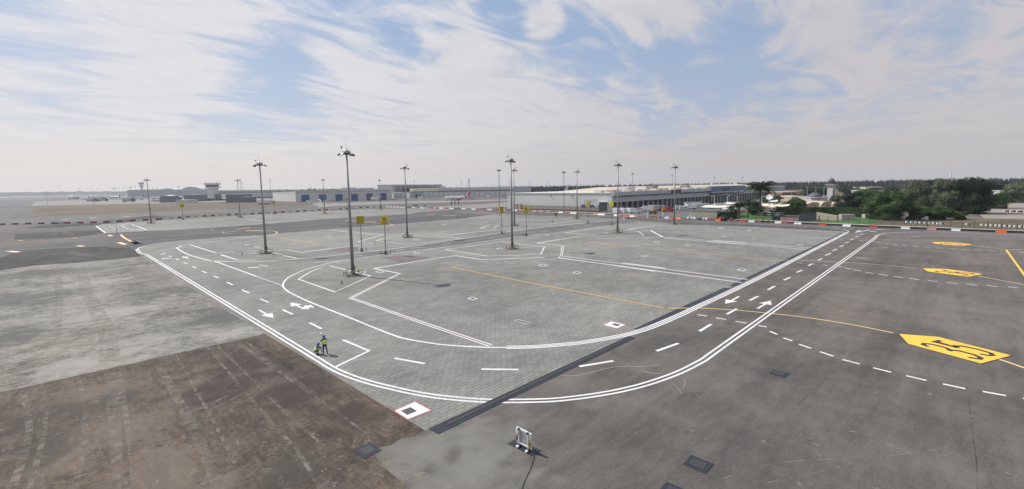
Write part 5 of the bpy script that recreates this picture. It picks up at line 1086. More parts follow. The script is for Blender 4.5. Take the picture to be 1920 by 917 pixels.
# hip roofed pavilion
a, b = G(316, 377), G(345, 376); d, n = frontdir(a, b); t = thing('hip_roof_shed', 'open shed with a pale hip roof below the round halls', 'building', a); H = HT(a, 370); w_ = (b-a).length; H2 = HT(a, 365.6)
MB().add([tuple(a+Vector((0, 0, H))), tuple(b+Vector((0, 0, H))), tuple(b+n*30+Vector((0, 0, H))), tuple(a+n*30+Vector((0, 0, H))), tuple(a+d*w_*.45+n*12+Vector((0, 0, H2))), tuple(a+d*w_*.6+n*12+Vector((0, 0, H2)))], [(0, 1, 5, 4), (1, 2, 5), (2, 3, 4, 5), (3, 0, 4), (3, 2, 1, 0)]).build('roof', M['roofwhite'], t)
MB().prism([p[:2] for p in (a+d*2+n*3, b-d*2+n*3, b-d*2+n*27, a+d*2+n*27)], 0, H-.1).build('wall', M['steeldark'], t)
# flared control tower
P = G(267, 367.5); H = HT(P, 341.2); t = thing('control_tower', 'tall white control tower with flared head above the terminal', 'control tower', P); k = H/76
MB().lathe((0, 0, 0), [(7.0, 0), (5.2, 20*k), (5.0, 38*k), (6.2, 50*k), (9.0, 60*k), (11.6, 67*k)], 20).build('shaft', M['whitewall'], t, local=True, smooth=True); MB().lathe((0, 0, 67*k), [(11.6, 0), (12.4, 5*k)], 20).build('cab_windows', M['slatedoor'], t, local=True); MB().lathe((0, 0, 72*k), [(12.6, 0), (11.5, 2*k), (6, 4*k)], 20).build('roof', M['palewall'], t, local=True)
# low control tower
P = G(400.5, 374); H = HT(P, 342.2); t = thing('control_tower', 'low square control tower with dark window band on the left skyline', 'control tower', P); u = H/32
s = 13*Vector((P[0], P[1], 0)).dot(Vector((FWD[0], FWD[1], 0)))/FPX
MB().box((0, 0, 10.5*u), (s*.98, s*.98, 21*u), -YAW).build('shaft', M['palewall'], t, local=True); MB().box((-s*.15, -s*.45, 9.5*u), (s*.2, s*.3, 17*u), -YAW).build('stair_shaft', M['whitewall'], t, local=True); MB().box((0, 0, 22.2*u), (s*1.2, s*1.2, 2.4*u), -YAW).build('balcony', M['whitewall'], t, local=True); MB().box((0, 0, 25.5*u), (s*1.14, s*1.14, 4.0*u), -YAW).build('window_band', M['glassdark'], t, local=True); MB().box((0, 0, 29.3*u), (s*1.48, s*1.48, 3.4*u), -YAW).build('roof_slab', M['whitewall'], t, local=True); MB().box((Vector(RT0)*s*.75+Vector((0, 0, 5*u))), (s*.5, s*.6, 10*u), -YAW).build('annex', M['hazygrey'], t, local=True); MB().cyl((s*.5, -s*.2, 31*u), (s*.5, -s*.2, 34*u), .3, n=5).build('aerial', M['steeldark'], t, local=True)

# ================================================================== AIRCRAFT
def make_jet(body, tail, L=44.0, label='x', belly=None):
    t = thing('airliner', label, 'aircraft'); r = L*.047; z = r*1.75
    V = MB(); N_ = 14; secs = [(-.5, .02, .25), (-.485, .35, .12), (-.455, .68, .05), (-.40, .95, 0), (-.34, 1, 0), (.18, 1, 0), (.30, .85, .13), (.40, .55, .38), (.48, .22, .62), (.5, .06, .7)]
    vs = []; 
    for u, k, dz in secs:
        for i in range(N_): a = 2*math.pi*i/N_; vs.append((u*L, r*k*math.cos(a), z+r*dz+r*k*math.sin(a)))
    fs = [(j*N_+i, j*N_+(i+1) % N_, (j+1)*N_+(i+1) % N_, (j+1)*N_+i) for j in range(len(secs)-1) for i in range(N_)]
    fu = V.add(vs, fs+[tuple(range(N_)), tuple(range(len(vs)-1, len(vs)-N_-1, -1))]).build('fuselage', M[body], t, local=True, smooth=True)
    for s in (-1, 1):
        MB().add([(-.09*L, s*r*.6, z-r*.5), (.05*L, s*r*.6, z-r*.6), (.19*L, s*.46*L, z+.2*r), (.14*L, s*.46*L, z+.2*r), (-.09*L, s*r*.6, z-r*.2), (.05*L, s*r*.6, z-r*.35), (.19*L, s*.46*L, z+.28*r), (.14*L, s*.46*L, z+.28*r)], [(0, 1, 2, 3), (7, 6, 5, 4), (0, 3, 7, 4), (1, 5, 6, 2), (3, 2, 6, 7)]).build('wing', M['palewall'], t, local=True)
        MB().add([(.38*L, s*r*.3, z+r*.5), (.46*L, s*r*.2, z+r*.5), (.5*L, s*.17*L, z+r*.9), (.46*L, s*.17*L, z+r*.9), (.38*L, s*r*.3, z+r*.6), (.46*L, s*r*.2, z+r*.6), (.5*L, s*.17*L, z+r), (.46*L, s*.17*L, z+r)], [(0, 1, 2, 3), (7, 6, 5, 4), (0, 3, 7, 4), (1, 5, 6, 2), (3, 2, 6, 7)]).build('tailplane', M['palewall'], t, local=True)
        e = MB().lathe((0, 0, 0), [(.55*r, 0), (.62*r, .5*r), (.55*r, 1.7*r), (.3*r, 2.4*r)], 12).build('engine', M[tail if tail != 'whitecar' else 'palewall'], t, local=True, smooth=True); e.rotation_euler = (0, math.pi/2, 0); e.location = (-.10*L, s*.16*L, z-r*.95)
        g = MB().cyl((.03*L, s*r*.7, z-r*.8), (.03*L, s*r*.7, .5), .2, n=6).build('landing_gear', M['steeldark'], t, local=True)
        for q in (-1, 1): MB().cyl((.03*L+q*.8, s*r*.7-.4, .65), (.03*L+q*.8, s*r*.7+.4, .65), .65, n=10).build('wheel', M['tyre'], g, local=True)
    MB().add([(.34*L, -.3, z+r*.8), (.46*L, -.2, z+r*.9), (.53*L, -.12, z+r*4.1), (.475*L, -.12, z+r*4.2), (.34*L, .3, z+r*.8), (.46*L, .2, z+r*.9), (.53*L, .12, z+r*4.1), (.475*L, .12, z+r*4.2)], [(0, 1, 2, 3), (7, 6, 5, 4), (0, 3, 7, 4), (1, 5, 6, 2), (3, 2, 6, 7)]).build('tail_fin', M[tail], t, local=True)
    g = MB().cyl((-.40*L, 0, z-r*.7), (-.40*L, 0, .4), .15, n=6).build('nose_gear', M['steeldark'], t, local=True); MB().cyl((-.40*L, -.3, .45), (-.40*L, .3, .45), .45, n=10).build('wheel', M['tyre'], g, local=True)
    MB().box((-.468*L, 0, z+r*.42), (.02*L, r*.9, r*.22)).build('cockpit_windows', M['glassdark'], fu, local=True)
    return t
def place_jet(src, x0_, x1_, yb, label, grp=None, rz=0.0, L0=44.0):
    c = G((x0_+x1_)/2, yb); d = Vector(RT0); s_ = (x1_-x0_)*Vector((c[0], c[1], 0)).dot(Vector((FWD[0], FWD[1], 0)))/FPX/L0; z_ = math.atan2(d[1], d[0])
    if src.get('used'): r = copy_tree(src, c, z_+rz, label, grp, s_)
    else: r = src; r.location = c; r.rotation_euler[2] = z_+rz; r.scale = (s_,)*3; r['label'] = label; (grp and r.__setitem__('group', grp)); src['used'] = 1
    return r
j1 = make_jet('whitecar', 'redplastic'); place_jet(j1, 836, 880, 375.6, 'white airliner with red tail parked before the long grey hangar', None, .80); j1.scale = tuple(v*1.42 for v in j1.scale)
o = [c for c in kids(j1) if c.name.startswith('fuselage')][0]
MB().cyl((.27*44, 0, 3.9), (.335*44, 0, 4.25), 2.02, 1.80, 14).build('red_rear_band', M['redplastic'], o, local=True)
j2 = make_jet('whitecar', 'darkred')
for (a_, b_, y, lab) in [(205, 226, 371, 'white jet with dark red tail, leftmost of the terminal row'), (213, 236, 370.4, 'white jet with dark red tail, second of the terminal row'), (228, 250, 372.5, 'white jet below the pole row at the terminal'), (246, 268, 372, 'white jet under the flared control tower'), (275, 291, 372.5, 'white jet right of the leftmost stand mast'), (152, 168, 372.5, 'white jet standing alone on the left apron'), (190, 208, 374.5, 'white jet in the middle of the left apron'), (232, 252, 375, 'nearest white jet on the left apron'), (366, 382, 374, 'white jet between the round hall and the low control tower'), (128, 139, 367.2, 'distant white jet by the hills'), (168, 178, 366.8, 'distant white jet right of the lone pole')]:
    place_jet(j2, a_, b_, y, lab, 'airliners parked at the far terminal', random.uniform(-.5, .5))
P = G(1062, 371); t = thing('tail_fin', 'pale green and white aircraft tail rising behind the warehouse roof', 'aircraft', P); h = HT(P, 347.5); rv = Vector(RT0)
MB().add([tuple(rv*-4.5+Vector((0, 0, h*.3))), tuple(rv*.5+Vector((0, 0, h*.3))), tuple(rv*3.4+Vector((0, 0, h))), tuple(rv*1.4+Vector((0, 0, h))), tuple(rv*-4.5+Y_*.5+Vector((0, 0, h*.3))), tuple(rv*.5+Y_*.5+Vector((0, 0, h*.3))), tuple(rv*3.4+Y_*.3+Vector((0, 0, h))), tuple(rv*1.4+Y_*.3+Vector((0, 0, h)))], [(0, 1, 2, 3), (7, 6, 5, 4), (0, 3, 7, 4), (1, 5, 6, 2), (3, 2, 6, 7)]).build('fin', M['whitewall'], t, local=True)
MB().box((0, 0, h*.15), (2, 9, h*.3)).build('tail_cone', M['whitewall'], t, local=True)

# ================================================================== VEHICLES
def wheels(t, xs, w_, r):
    for x in xs:
        for s in (-1, 1):
            o = MB().cyl((x, s*(w_/2-.24), r), (x, s*(w_/2+.02), r), r, n=14).build('wheel', M['tyre'], t, local=True); MB().cyl((x, s*(w_/2-.05), r), (x, s*(w_/2+.03), r), r*.5, n=10).build('rim', M['steel'], o, local=True)
def loft(prof, w_, taper=.86, zt=None):
    """vehicle shell: side outline extruded across, narrowed above the belt line"""
    n = len(prof); zt = zt or 1.2; mb = MB(); L = [(x, -(w_/2)*(taper if z > zt else 1), z) for x, z in prof]; R = [(x, (w_/2)*(taper if z > zt else 1), z) for x, z in prof]
    mb.add(L+R, [tuple(range(n)), tuple(range(2*n-1, n-1, -1))]+[(i, n+i, n+(i+1) % n, (i+1) % n) for i in range(n)]); return mb
def make_van(col, L=6.0, W=2.0, Hh=2.6, lab='x'):
    t = thing('delivery_van', lab, 'van'); b = loft([(-L/2, .45), (L/2-.1, .45), (L/2, .7), (L/2-.05, 1.0), (L/2-1.0, 1.35), (L/2-1.9, Hh-.15), (L/2-2.4, Hh), (-L/2, Hh)], W, .9, 1.4).build('body', M[col], t, local=True)
    MB().add([(L/2-1.02, -W*.40, 1.40), (L/2-1.02, W*.40, 1.40), (L/2-1.80, W*.38, Hh-.28), (L/2-1.80, -W*.38, Hh-.28)], [(0, 1, 2, 3)]).build('windscreen', M['glassdark'], b, local=True).location = (.03, 0, .02)
    for s in (-1, 1): MB().box((L/2-2.1, s*W*.465, 1.75), (1.1, .03, .6)).build('side_window', M['glassdark'], b, local=True); MB().box((L/2-.02, s*W*.36, .85), (.08, .3, .18)).build('headlight', M['palewall'], t, local=True)
    wheels(t, (-L/2+1.2, L/2-1.1), W, .36); MB().box((L/2, 0, .5), (.12, W*.95, .22)).build('bumper', M['blackp'], t, local=True); return t
def make_truck(col, L=8.5, W=2.45, Hh=3.6, cab='whitecar', lab='x'):
    t = thing('box_truck', lab, 'truck'); MB().box((-.9, 0, (Hh+1.0)/2), (L-2.3, W, Hh-1.0)).build('cargo_box', M[col], t, local=True); MB().box((0, 0, .8), (L-.6, W*.5, .35)).build('chassis', M['steeldark'], t, local=True)
    b = loft([(L/2-2.0, .6), (L/2, .6), (L/2, 1.5), (L/2-.35, 2.7), (L/2-2.0, 2.7)], W*.95, .92, 2.0).build('cab', M[cab], t, local=True)
    MB().box((L/2-.16, 0, 2.0), (.08, W*.78, .8), R=Matrix.Rotation(-.28, 3, 'Y')).build('windscreen', M['glassdark'], b, local=True)
    for s in (-1, 1): MB().box((L/2-.9, s*W*.455, 1.95), (.8, .05, .55)).build('side_window', M['glassdark'], b, local=True)
    wheels(t, (-L/2+1.5, L/2-1.1), W, .48); return t
def make_car(col, L=4.6, W=1.85, Hh=1.5, lab='x', nm='parked_car', pick=False):
    t = thing(nm, lab, 'car' if not pick else 'pickup'); MBb = loft([(-L/2, .35), (L/2, .35), (L/2, .75), (L/2-1.1, .98), (-L/2, 1.0)], W, 1, 3).build('body', M[col], t, local=True)
    pr = [(L/2-1.2, .98), (L/2-1.9, Hh), (-L/2+(.7 if not pick else 2.2), Hh), (-L/2+(.1 if not pick else 1.9), 1.0)]
    loft(pr, W*.92, .86, 1.1).build('cabin_glass', M['glassdark'], t, local=True); MB().box(((pr[1][0]+pr[2][0])/2, 0, Hh+.02), (abs(pr[1][0]-pr[2][0]), W*.76, .05)).build('roof', M[col], t, local=True)
    wheels(t, (-L/2+.85, L/2-.85), W, .33); return t
def make_suv(col): return make_car(col, 4.9, 1.95, 1.85)
def put(src, x, y, head, label, grp, scale=1.0):
    """x, y: picture place of the middle of the near bottom edge; head: heading in degrees from the picture's right"""
    P = G(x, y); rz = -YAW+math.radians(head)
    if src.get('used'): return copy_tree(src, P, rz, label, grp, scale)
    src.location = P; src.rotation_euler[2] = rz; src.scale = (scale,)*3; src['label'] = label; src['group'] = grp; src['used'] = 1; return src
vw = make_van('whitecar'); vp = make_van('palewall'); tw = make_truck('whitecar'); tg = make_truck('greyplastic', cab='steeldark'); tb = make_truck('palewall', 14, cab='whitecar'); VG = 'vans and trucks parked at the docks'
put(vw, 1191, 399.8, -5, 'white delivery van nearest the warehouse corner, right of the white crates', VG, 1.15); put(vp, 1275, 393.5, 5, 'pale van just right of the eastern mast pole', VG, 1.1); put(vp, 1283, 394.5, -12, 'pale van second right of the eastern mast pole', VG, .95)
put(tw, 1212, 397.5, 170, 'white box truck in the middle of the dock yard', VG, 1.0); put(tg, 1229, 395.8, 8, 'dark grey box truck left of the red covered van', VG, 1.0); put(tg, 1240, 394.8, 0, 'dark truck directly behind the red covered van', VG, .9); put(tw, 1294, 393, 175, 'white box truck right of the two pale vans', VG, .95); put(tb, 1316, 391.5, 8, 'long white semi trailer truck before the blue warehouse front', VG, .95); put(tw, 1345, 390.5, 174, 'white box truck behind the cream shade sail', VG, .9); put(tg, 1371, 388.5, 12, 'dark bus like truck right of the white box truck', VG, 1.0); put(tb, 1300, 387.5, 4, 'blue grey trailer in the row against the docks', VG, .9); put(tg, 1391, 387, 5, 'grey trailer half hidden behind the low palms', VG, .9); put(vw, 1358, 387, 60, 'small white van at the docks under the blue front', VG, .9)
put(tg, 1154, 395.5, 85, 'dark truck backed into the dock at the warehouse corner', VG, .8)
# red covered van
P = G(1252.5, 397.3); t = thing('covered_van', 'red and yellow sheeted van in the dock yard', 'van', P); t.rotation_euler[2] = -YAW-.08; t.scale = (1.12, 1.12, 1.12)
loft([(-3.1, .3), (3.0, .3), (3.1, .9), (2.6, 1.4), (1.4, 2.5), (.4, 2.7), (-2.6, 2.55), (-3.1, 1.8)], 2.2, .8, 1.6).build('red_sheet', M['redplastic'], t, local=True); loft([(-3.15, .9), (-1.2, 1.0), (-1.6, 2.2), (-3.0, 2.3)], 2.26, .9, 1.6).build('yellow_patch', M['mustard'], t, local=True); wheels(t, (-2, 2), 2.1, .35)
for i, x in enumerate((1152.5, 1164.5, 1176.5)):
    a, b = G(x-4.6, 399.2), G(x+4.6, 399.6); d, n = frontdir(a, b); c = (a+b)/2+n*1.2; w_ = (b-a).length; t = thing('wrapped_pallet_crate', f'white wrapped cargo crate, {ordinal(i+1)} of three left of the white van', 'crate', c, 'white cargo crates'); h = HT(c, 390)
    MB().box((0, 0, .1+h/2), (w_*.94, 2.4, h-.2), math.atan2(d[1], d[0])).build('wrapped_load', M['whiteplastic'], t, local=True); MB().box((0, 0, .07), (w_, 2.6, .14), math.atan2(d[1], d[0])).build('pallet', M['stone'], t, local=True)
    for s in (-.25, .2): MB().box((d*w_*s-n*1.24+Vector((0, 0, h/2))), (w_*.08, .05, h*.8), math.atan2(d[1], d[0])).build('strap', M['greyplastic'], t, local=True)
# minibus and pickup by the far row
mv = make_suv('whitecar'); pk_ = make_car('whitecar', 5.3, 1.95, 1.75, nm='pickup', pick=True)
put(mv, 782, 389.2, 8, 'white four wheel drive car parked behind the small white barriers', 'parked service cars', 1.35); put(pk_, 798.5, 389.2, 178, 'white pickup beside the white four wheel drive car', 'parked service cars', 1.3)
cw = make_car('whitecar'); cg = make_car('steeldark'); CG_ = 'cars parked beyond the lawn'
for (x, y, m, lab) in [(1434, 404.5, cg, 'dark car in the small car park, nearest the palm'), (1442, 404.6, cw, 'white car in the small car park, second from the palm'), (1450, 404.8, cg, 'dark car in the small car park, third from the palm'), (1458, 405, cw, 'white car in the small car park, fourth from the palm'), (1466, 405.2, cg, 'dark car at the end of the small car park'), (1414, 402.5, cw, 'white car glimpsed between the palms'), (1430, 400, cw, 'white car in the rear row under the cream sail'), (1446, 400.2, cg, 'dark car in the rear row under the cream sail'), (1476, 397, cg, 'grey car in the road behind the hedge'), (1486, 388, cw, 'white car on the road before the tan building')]: put(m, x, y, 60, lab, CG_, 1.1)
put(pk_, 1833, 393.2, 10, 'white pickup under the broad dark trees at the right', 'cars under the right hand trees', 1.2); put(cw, 1826, 394.5, 5, 'white car half hidden before the pickup at the right', 'cars under the right hand trees', 1.1)
for (x, y, sc_, m, lab) in [(495, 383, 1.6, tw, 'white trailer on the dry grass left of the small board'), (505, 382.6, 1.5, tw, 'white trailer on the dry grass behind the small board'), (579.5, 380.5, 1.2, vw, 'cream van beside the dry grass tip'), (588.5, 380.5, 1.2, vp, 'second van beside the dry grass tip'), (641, 377.2, 1.0, cw, 'white car before the third blue door'), (704, 376.2, 1.5, tw, 'white tank truck before the slate door'), (917, 370, 1.3, vw, 'white van before the hangar doors right of the aircraft'), (880, 372, 1.6, tg, 'grey loader at the tail of the aircraft'), (888, 372, 1.4, vp, 'pale loader right of the aircraft tail'), (847, 373.8, 1.2, vp, 'service van under the nose of the aircraft'), (811, 372, 2.0, cw, 'white domed vehicle between sheds and aircraft'), (789, 373, 1.4, vw, 'white tug before the light grey shed'), (797, 373, 1.2, cw, 'low white cart before the light grey shed'), (289, 378.5, 2.2, cw, 'bright white vehicle, first of three on the left apron edge'), (295, 378.4, 2.2, cw, 'bright white vehicle, second of three on the left apron edge'), (302, 378.3, 2.2, cw, 'bright white vehicle, third of three on the left apron edge')]:
    put(m, x, y, 5, lab, 'distant airport vehicles', sc_)
random.seed(21)
for i in range(34):
    x = random.uniform(125, 470); y = 376.5+random.uniform(-4, 3.5)-(x-125)*.004; s_ = random.uniform(1.2, 2.4); m = random.choice([vw, tw, tg, cg, vp, tg])
    put(m, x, y, random.uniform(-20, 20), 'service vehicle among the jets on the far apron, too far to tell from the others', 'service vehicles among the far jets', s_)
# airstairs
def airstairs(x0_, x1_, yb, yt, lab, flip=1):
    a, b = G(x0_, yb), G(x1_, yb); d = (b-a); L = d.length; d = d.normalized(); H = HT(a, yt); t = thing('airstairs', lab, 'airstairs', a, 'mobile passenger stairs'); w_ = 1.2; n = Vector((-d[1], d[0], 0)); p0, p1 = (0, L) if flip > 0 else (L, 0)
    MB().add([tuple(d*p0+n*s+Vector((0, 0, .6))) for s in (-w_, w_)]+[tuple(d*p1+n*s+Vector((0, 0, H))) for s in (w_, -w_)]+[tuple(d*p0+n*s+Vector((0, 0, 1.9))) for s in (-w_, w_)]+[tuple(d*p1+n*s+Vector((0, 0, H+1.3))) for s in (w_, -w_)], [(0, 1, 2, 3), (7, 6, 5, 4), (0, 4, 5, 1), (2, 6, 7, 3), (0, 3, 7, 4), (1, 5, 6, 2)]).build('stair_flight', M['whitewall'], t, local=True)
    MB().cyl(tuple(d*(p0*.3+p1*.7)), tuple(d*(p0*.25+p1*.75)+Vector((0, 0, H*.65))), .3, n=6).build('support', M['steeldark'], t, local=True); MB().box(tuple(d*L/2+Vector((0, 0, .7))), (L*.8, 2.4, .7), math.atan2(d[1], d[0])).build('chassis', M['palewall'], t, local=True)
airstairs(608, 624, 378.5, 373.2, 'white mobile stairs before the second blue door'); airstairs(707, 714, 377, 369.5, 'white mobile stairs before the slate door'); airstairs(938, 945, 371, 362, 'white mobile stairs left of the grey warehouse')
airstairs(597, 602, 378.5, 375, 'small white step unit left of the second blue door', -1)
for i, x in enumerate((847, 853.5, 860.5)):
    P = G(x, 391.6); t = thing('light_tower', f'folded trailer light tower, {("leftmost", "middle", "rightmost")[i]} of the three below the aircraft', 'light tower', P, 'three trailer light towers'); h = HT(P, 376.5)
    MB().cyl((0, 0, .8), (0, 0, h), .12, n=6).build('telescopic_mast', M['steeldark'], t, local=True); MB().box((0, 0, h*.78), (.7, .35, h*.42), -YAW).build('folded_lamp_stack', M['coverdark'], t, local=True); b = MB().box((0, 0, 1.0), (2.2, 1.3, 1.1), -YAW).build('generator_box', M['whiteplastic'], t, local=True); MB().box((0, 0, .35), (3.0, .3, .12), -YAW).build('outrigger', M['steeldark'], t, local=True)
    for s in (-1, 1): c = Vector(RT0)*s*.7; MB().cyl((c[0]-.1, c[1]-.1, .35), (c[0]+.1, c[1]+.1, .35), .35, n=10).build('wheel', M['tyre'], t, local=True)
# mobile notice board near far corner, warning board
P = G(1042.5, 407.2); t = thing('warning_board', 'small dark red warning board on a stand before the grey wall', 'sign', P); MB().box((0, 0, 1.5), (1.5, .1, 1.2), -YAW).build('board', M['darkred'], t, local=True)
for s in (-1, 1): c = Vector(RT0)*s*.6; MB().cyl((c[0], c[1], 0), (c[0], c[1], 1.6), .06, n=6).build('leg', M['steeldark'], t, local=True)
MB().box((0, 0, .1), (1.8, .7, .15), -YAW).build('base', M['blackp'], t, local=True)
# gate posts of the yard
for i, (x, yt) in enumerate([(1214.5, 396), (1243, 397.5)]):
    P = G(x, 409.5); o = MB().cyl((0, 0, 0), (0, 0, HT(P, yt)), .28, .22, 8).build('gate_post', M['whitewall']); o.location = P; tag(o, ('left' if i == 0 else 'right')+' white post of the dock yard gate', 'post', 'dock yard gate posts')
# ================================================================== GROUND BEYOND THE EASTERN WALL
zone('lawn', [(1335, 412), (1372, 413.6), (1420, 415), (1461, 417), (1462, 404), (1440, 398), (1400, 400), (1350, 404)], M['lawn'], .008)
zone('lawn', [(1500, 417), (1560, 420.3), (1640, 424), (1650, 408), (1625, 404), (1540, 406), (1500, 404)], M['lawn'], .008)
zone('red_brick_path', [(1456, 416.8), (1502, 418.6), (1502, 402), (1470, 402)], M['brickred'], .012)
zone('verge', [(1618, 423.5), (1700, 427.5), (1800, 431.5), (1960, 438), (2300, 450), (2300, 420), (1920, 411), (1845, 409.5), (1700, 412), (1650, 410)], M['verge'], .007)
zone('sandy_lot', [(1835, 400), (1862, 392), (1900, 381), (1940, 380), (2400, 398), (2400, 425), (1920, 411.5), (1845, 409.7)], M['sandlot'], .006)
zone('wooded_ground', [(1380, 396), (1600, 402), (1740, 402), (1830, 393), (1880, 381), (2300, 372), (2600, 352), (1920, 344), (1400, 352), (1475, 366)], M['verge'], .005)
zone('asphalt_yard', [(1150, 402.5), (1250, 407), (1330, 410), (1400, 398), (1440, 384), (1400, 383), (1300, 388), (1190, 398)], M['asphalt_far'], .004)
zone('kerb_apron', [(962, 394.5), (1100, 402), (1195, 406.4), (1195, 404.3), (1100, 399.8), (962, 391.8)], M['kerb'], .006)

# ================================================================== FOLIAGE
def leaf_mat(name, dark, light, sc_=.35):
    m, nt, b = new_mat(name); v = nt.nodes.new('ShaderNodeTexCoord').outputs['Object']
    f = math_node(nt, 'ADD', math_node(nt, 'MULTIPLY', noise(nt, v, sc_, 3, .6), .6), math_node(nt, 'MULTIPLY', noise(nt, v, sc_*8, 3, .7), .4))
    LK(nt, mixc(nt, ramp(nt, f, .36, .64), dark, light), b.inputs['Base Color']); b.inputs['Roughness'].default_value = .75; b.inputs['Specular IOR Level'].default_value = .2
    out = [n for n in nt.nodes if n.type == 'OUTPUT_MATERIAL'][0]; tr = nt.nodes.new('ShaderNodeBsdfTranslucent'); mx = nt.nodes.new('ShaderNodeMixShader'); mx.inputs[0].default_value = .22
    LK(nt, mixc(nt, .5, dark, light), tr.inputs[0]); LK(nt, b.outputs[0], mx.inputs[1]); LK(nt, tr.outputs[0], mx.inputs[2]); LK(nt, mx.outputs[0], out.inputs[0]); return m
M['leafdark'] = leaf_mat('dark_foliage', (.018, .040, .014), (.058, .10, .036)); M['leafmid'] = leaf_mat('green_foliage', (.030, .060, .018), (.085, .14, .045)); M['leafgrey'] = leaf_mat('grey_green_foliage', (.065, .085, .045), (.18, .205, .12))
M['leaffar'] = leaf_mat('distant_foliage', (.012, .024, .016), (.042, .062, .036), .05); M['leafdeep'] = leaf_mat('deep_green_foliage', (.008, .020, .010), (.030, .056, .026)); M['leafbright'] = leaf_mat('bright_foliage', (.03, .065, .015), (.10, .16, .045)); M['bark'] = simple('bark', (.10, .075, .055), .95, var=.3)
rng = np.random.default_rng(5)
def leafmesh(name, C, Rd, n, size, mat, parent=None, loc=None, squash=1.0):
    """leaf sized faces spread through a set of ellipsoidal clumps, denser towards their outside"""
    C = np.asarray(C, float); Rd = np.asarray(Rd, float); vol = Rd.prod(1)**(2/3); idx = rng.choice(len(C), n, p=vol/vol.sum())
    d = rng.normal(size=(n, 3)); d /= np.linalg.norm(d, axis=1)[:, None]; rr = rng.uniform(.55, 1.06, n)**.6
    P = C[idx]+d*Rd[idx]*rr[:, None]; nrm = d*.6+rng.normal(size=(n, 3))*.6+np.array([0, 0, .35]); nrm /= np.linalg.norm(nrm, axis=1)[:, None]
    a = np.cross(nrm, rng.normal(size=(n, 3))); a /= np.linalg.norm(a, axis=1)[:, None]; b = np.cross(nrm, a); s = size*rng.uniform(.6, 1.4, n)[:, None]
    V = np.stack([P-a*s, P-b*s*.55, P+a*s, P+b*s*.55], 1).reshape(-1, 3)
    if loc is not None: V -= np.array(loc)
    me = bpy.data.meshes.new(name); me.vertices.add(4*n); me.vertices.foreach_set('co', V.astype(np.float32).ravel()); me.loops.add(4*n); me.loops.foreach_set('vertex_index', np.arange(4*n, dtype=np.int32))
    me.polygons.add(n); me.polygons.foreach_set('loop_start', np.arange(0, 4*n, 4, dtype=np.int32)); me.polygons.foreach_set('loop_total', np.full(n, 4, dtype=np.int32)); me.update(calc_edges=True)
    me.materials.append(mat); o = bpy.data.objects.new(name, me); COL.objects.link(o)
    if parent is not None: o.parent = parent
    return o
def tree(x, yb, x0, x1, ytop, mat, label, n=5200, low=.12, clumps=34, grp='trees beyond the eastern fence', leaf=None, asym=0, cat='tree', name='broadleaf_tree'):
    """base column x, row yb; crown spans columns x0..x1 up to row ytop"""
    P = G(x, yb); H = HT(P, ytop); dist = Vector((P[0], P[1], 0)).dot(Vector((FWD[0], FWD[1], 0))); px = dist/FPX; W = (x1-x0)*px; off = ((x0+x1)/2-x)*px; rt = Vector(RT0)
    t = thing(name, label, cat, P, grp); lo = H*low; C, R = [], []; cz = (H+lo)/2; hz_ = (H-lo)/2
    for i in range(clumps):
        uz = rng.uniform(-1, 1); rad = (math.sqrt(max(0, 1-max(0, uz)**2)) if uz > 0 else .92+.08*(1+uz))*rng.uniform(.25, 1)**.5; ph = rng.uniform(0, 6.283); u = (rad*math.cos(ph), rad*math.sin(ph), uz)
        q = .30+.14*rng.random(); C.append((rt[0]*(off+u[0]*W*.5*(1-q*.75))+FWD[0]*u[1]*W*.42*(1-q*.6), rt[1]*(off+u[0]*W*.5*(1-q*.75))+FWD[1]*u[1]*W*.42*(1-q*.6), (cz+u[2]*hz_*(1-q*.8)) if u[2] > 0 else cz+u[2]*hz_*(1-q*.5))) ; R.append((W*q*.52, W*q*.52, hz_*q*.95))
    cr_ = leafmesh('crown', C, R, int(n*1.7), leaf or max(.22, px*1.2), mat, t)
    if low < .3:
        ic = MB()
        for c, r in zip(C, R): ic.lathe((c[0], c[1], c[2]-r[2]*.7), [(r[0]*.3, 0), (r[0]*.68, r[2]*.4), (r[0]*.66, r[2]*.9), (r[0]*.2, r[2]*1.35)], 6)
        ic.build('inner_canopy', mat, cr_)['kind'] = 'stuff'
    tr = MB(); tr.cyl((0, 0, 0), (off*.3*rt[0], off*.3*rt[1], cz*.8), W*.035+.12, W*.018+.05, 8)
    tr.build('trunk', M['bark'], t, local=True)
    for i in range(6):
        k = int(rng.integers(len(C))); MB().cyl((off*.15*rt[0], off*.15*rt[1], cz*.45), C[k], W*.013+.05, .04, 6).build('limb', M['bark'], t, local=True)
    return t
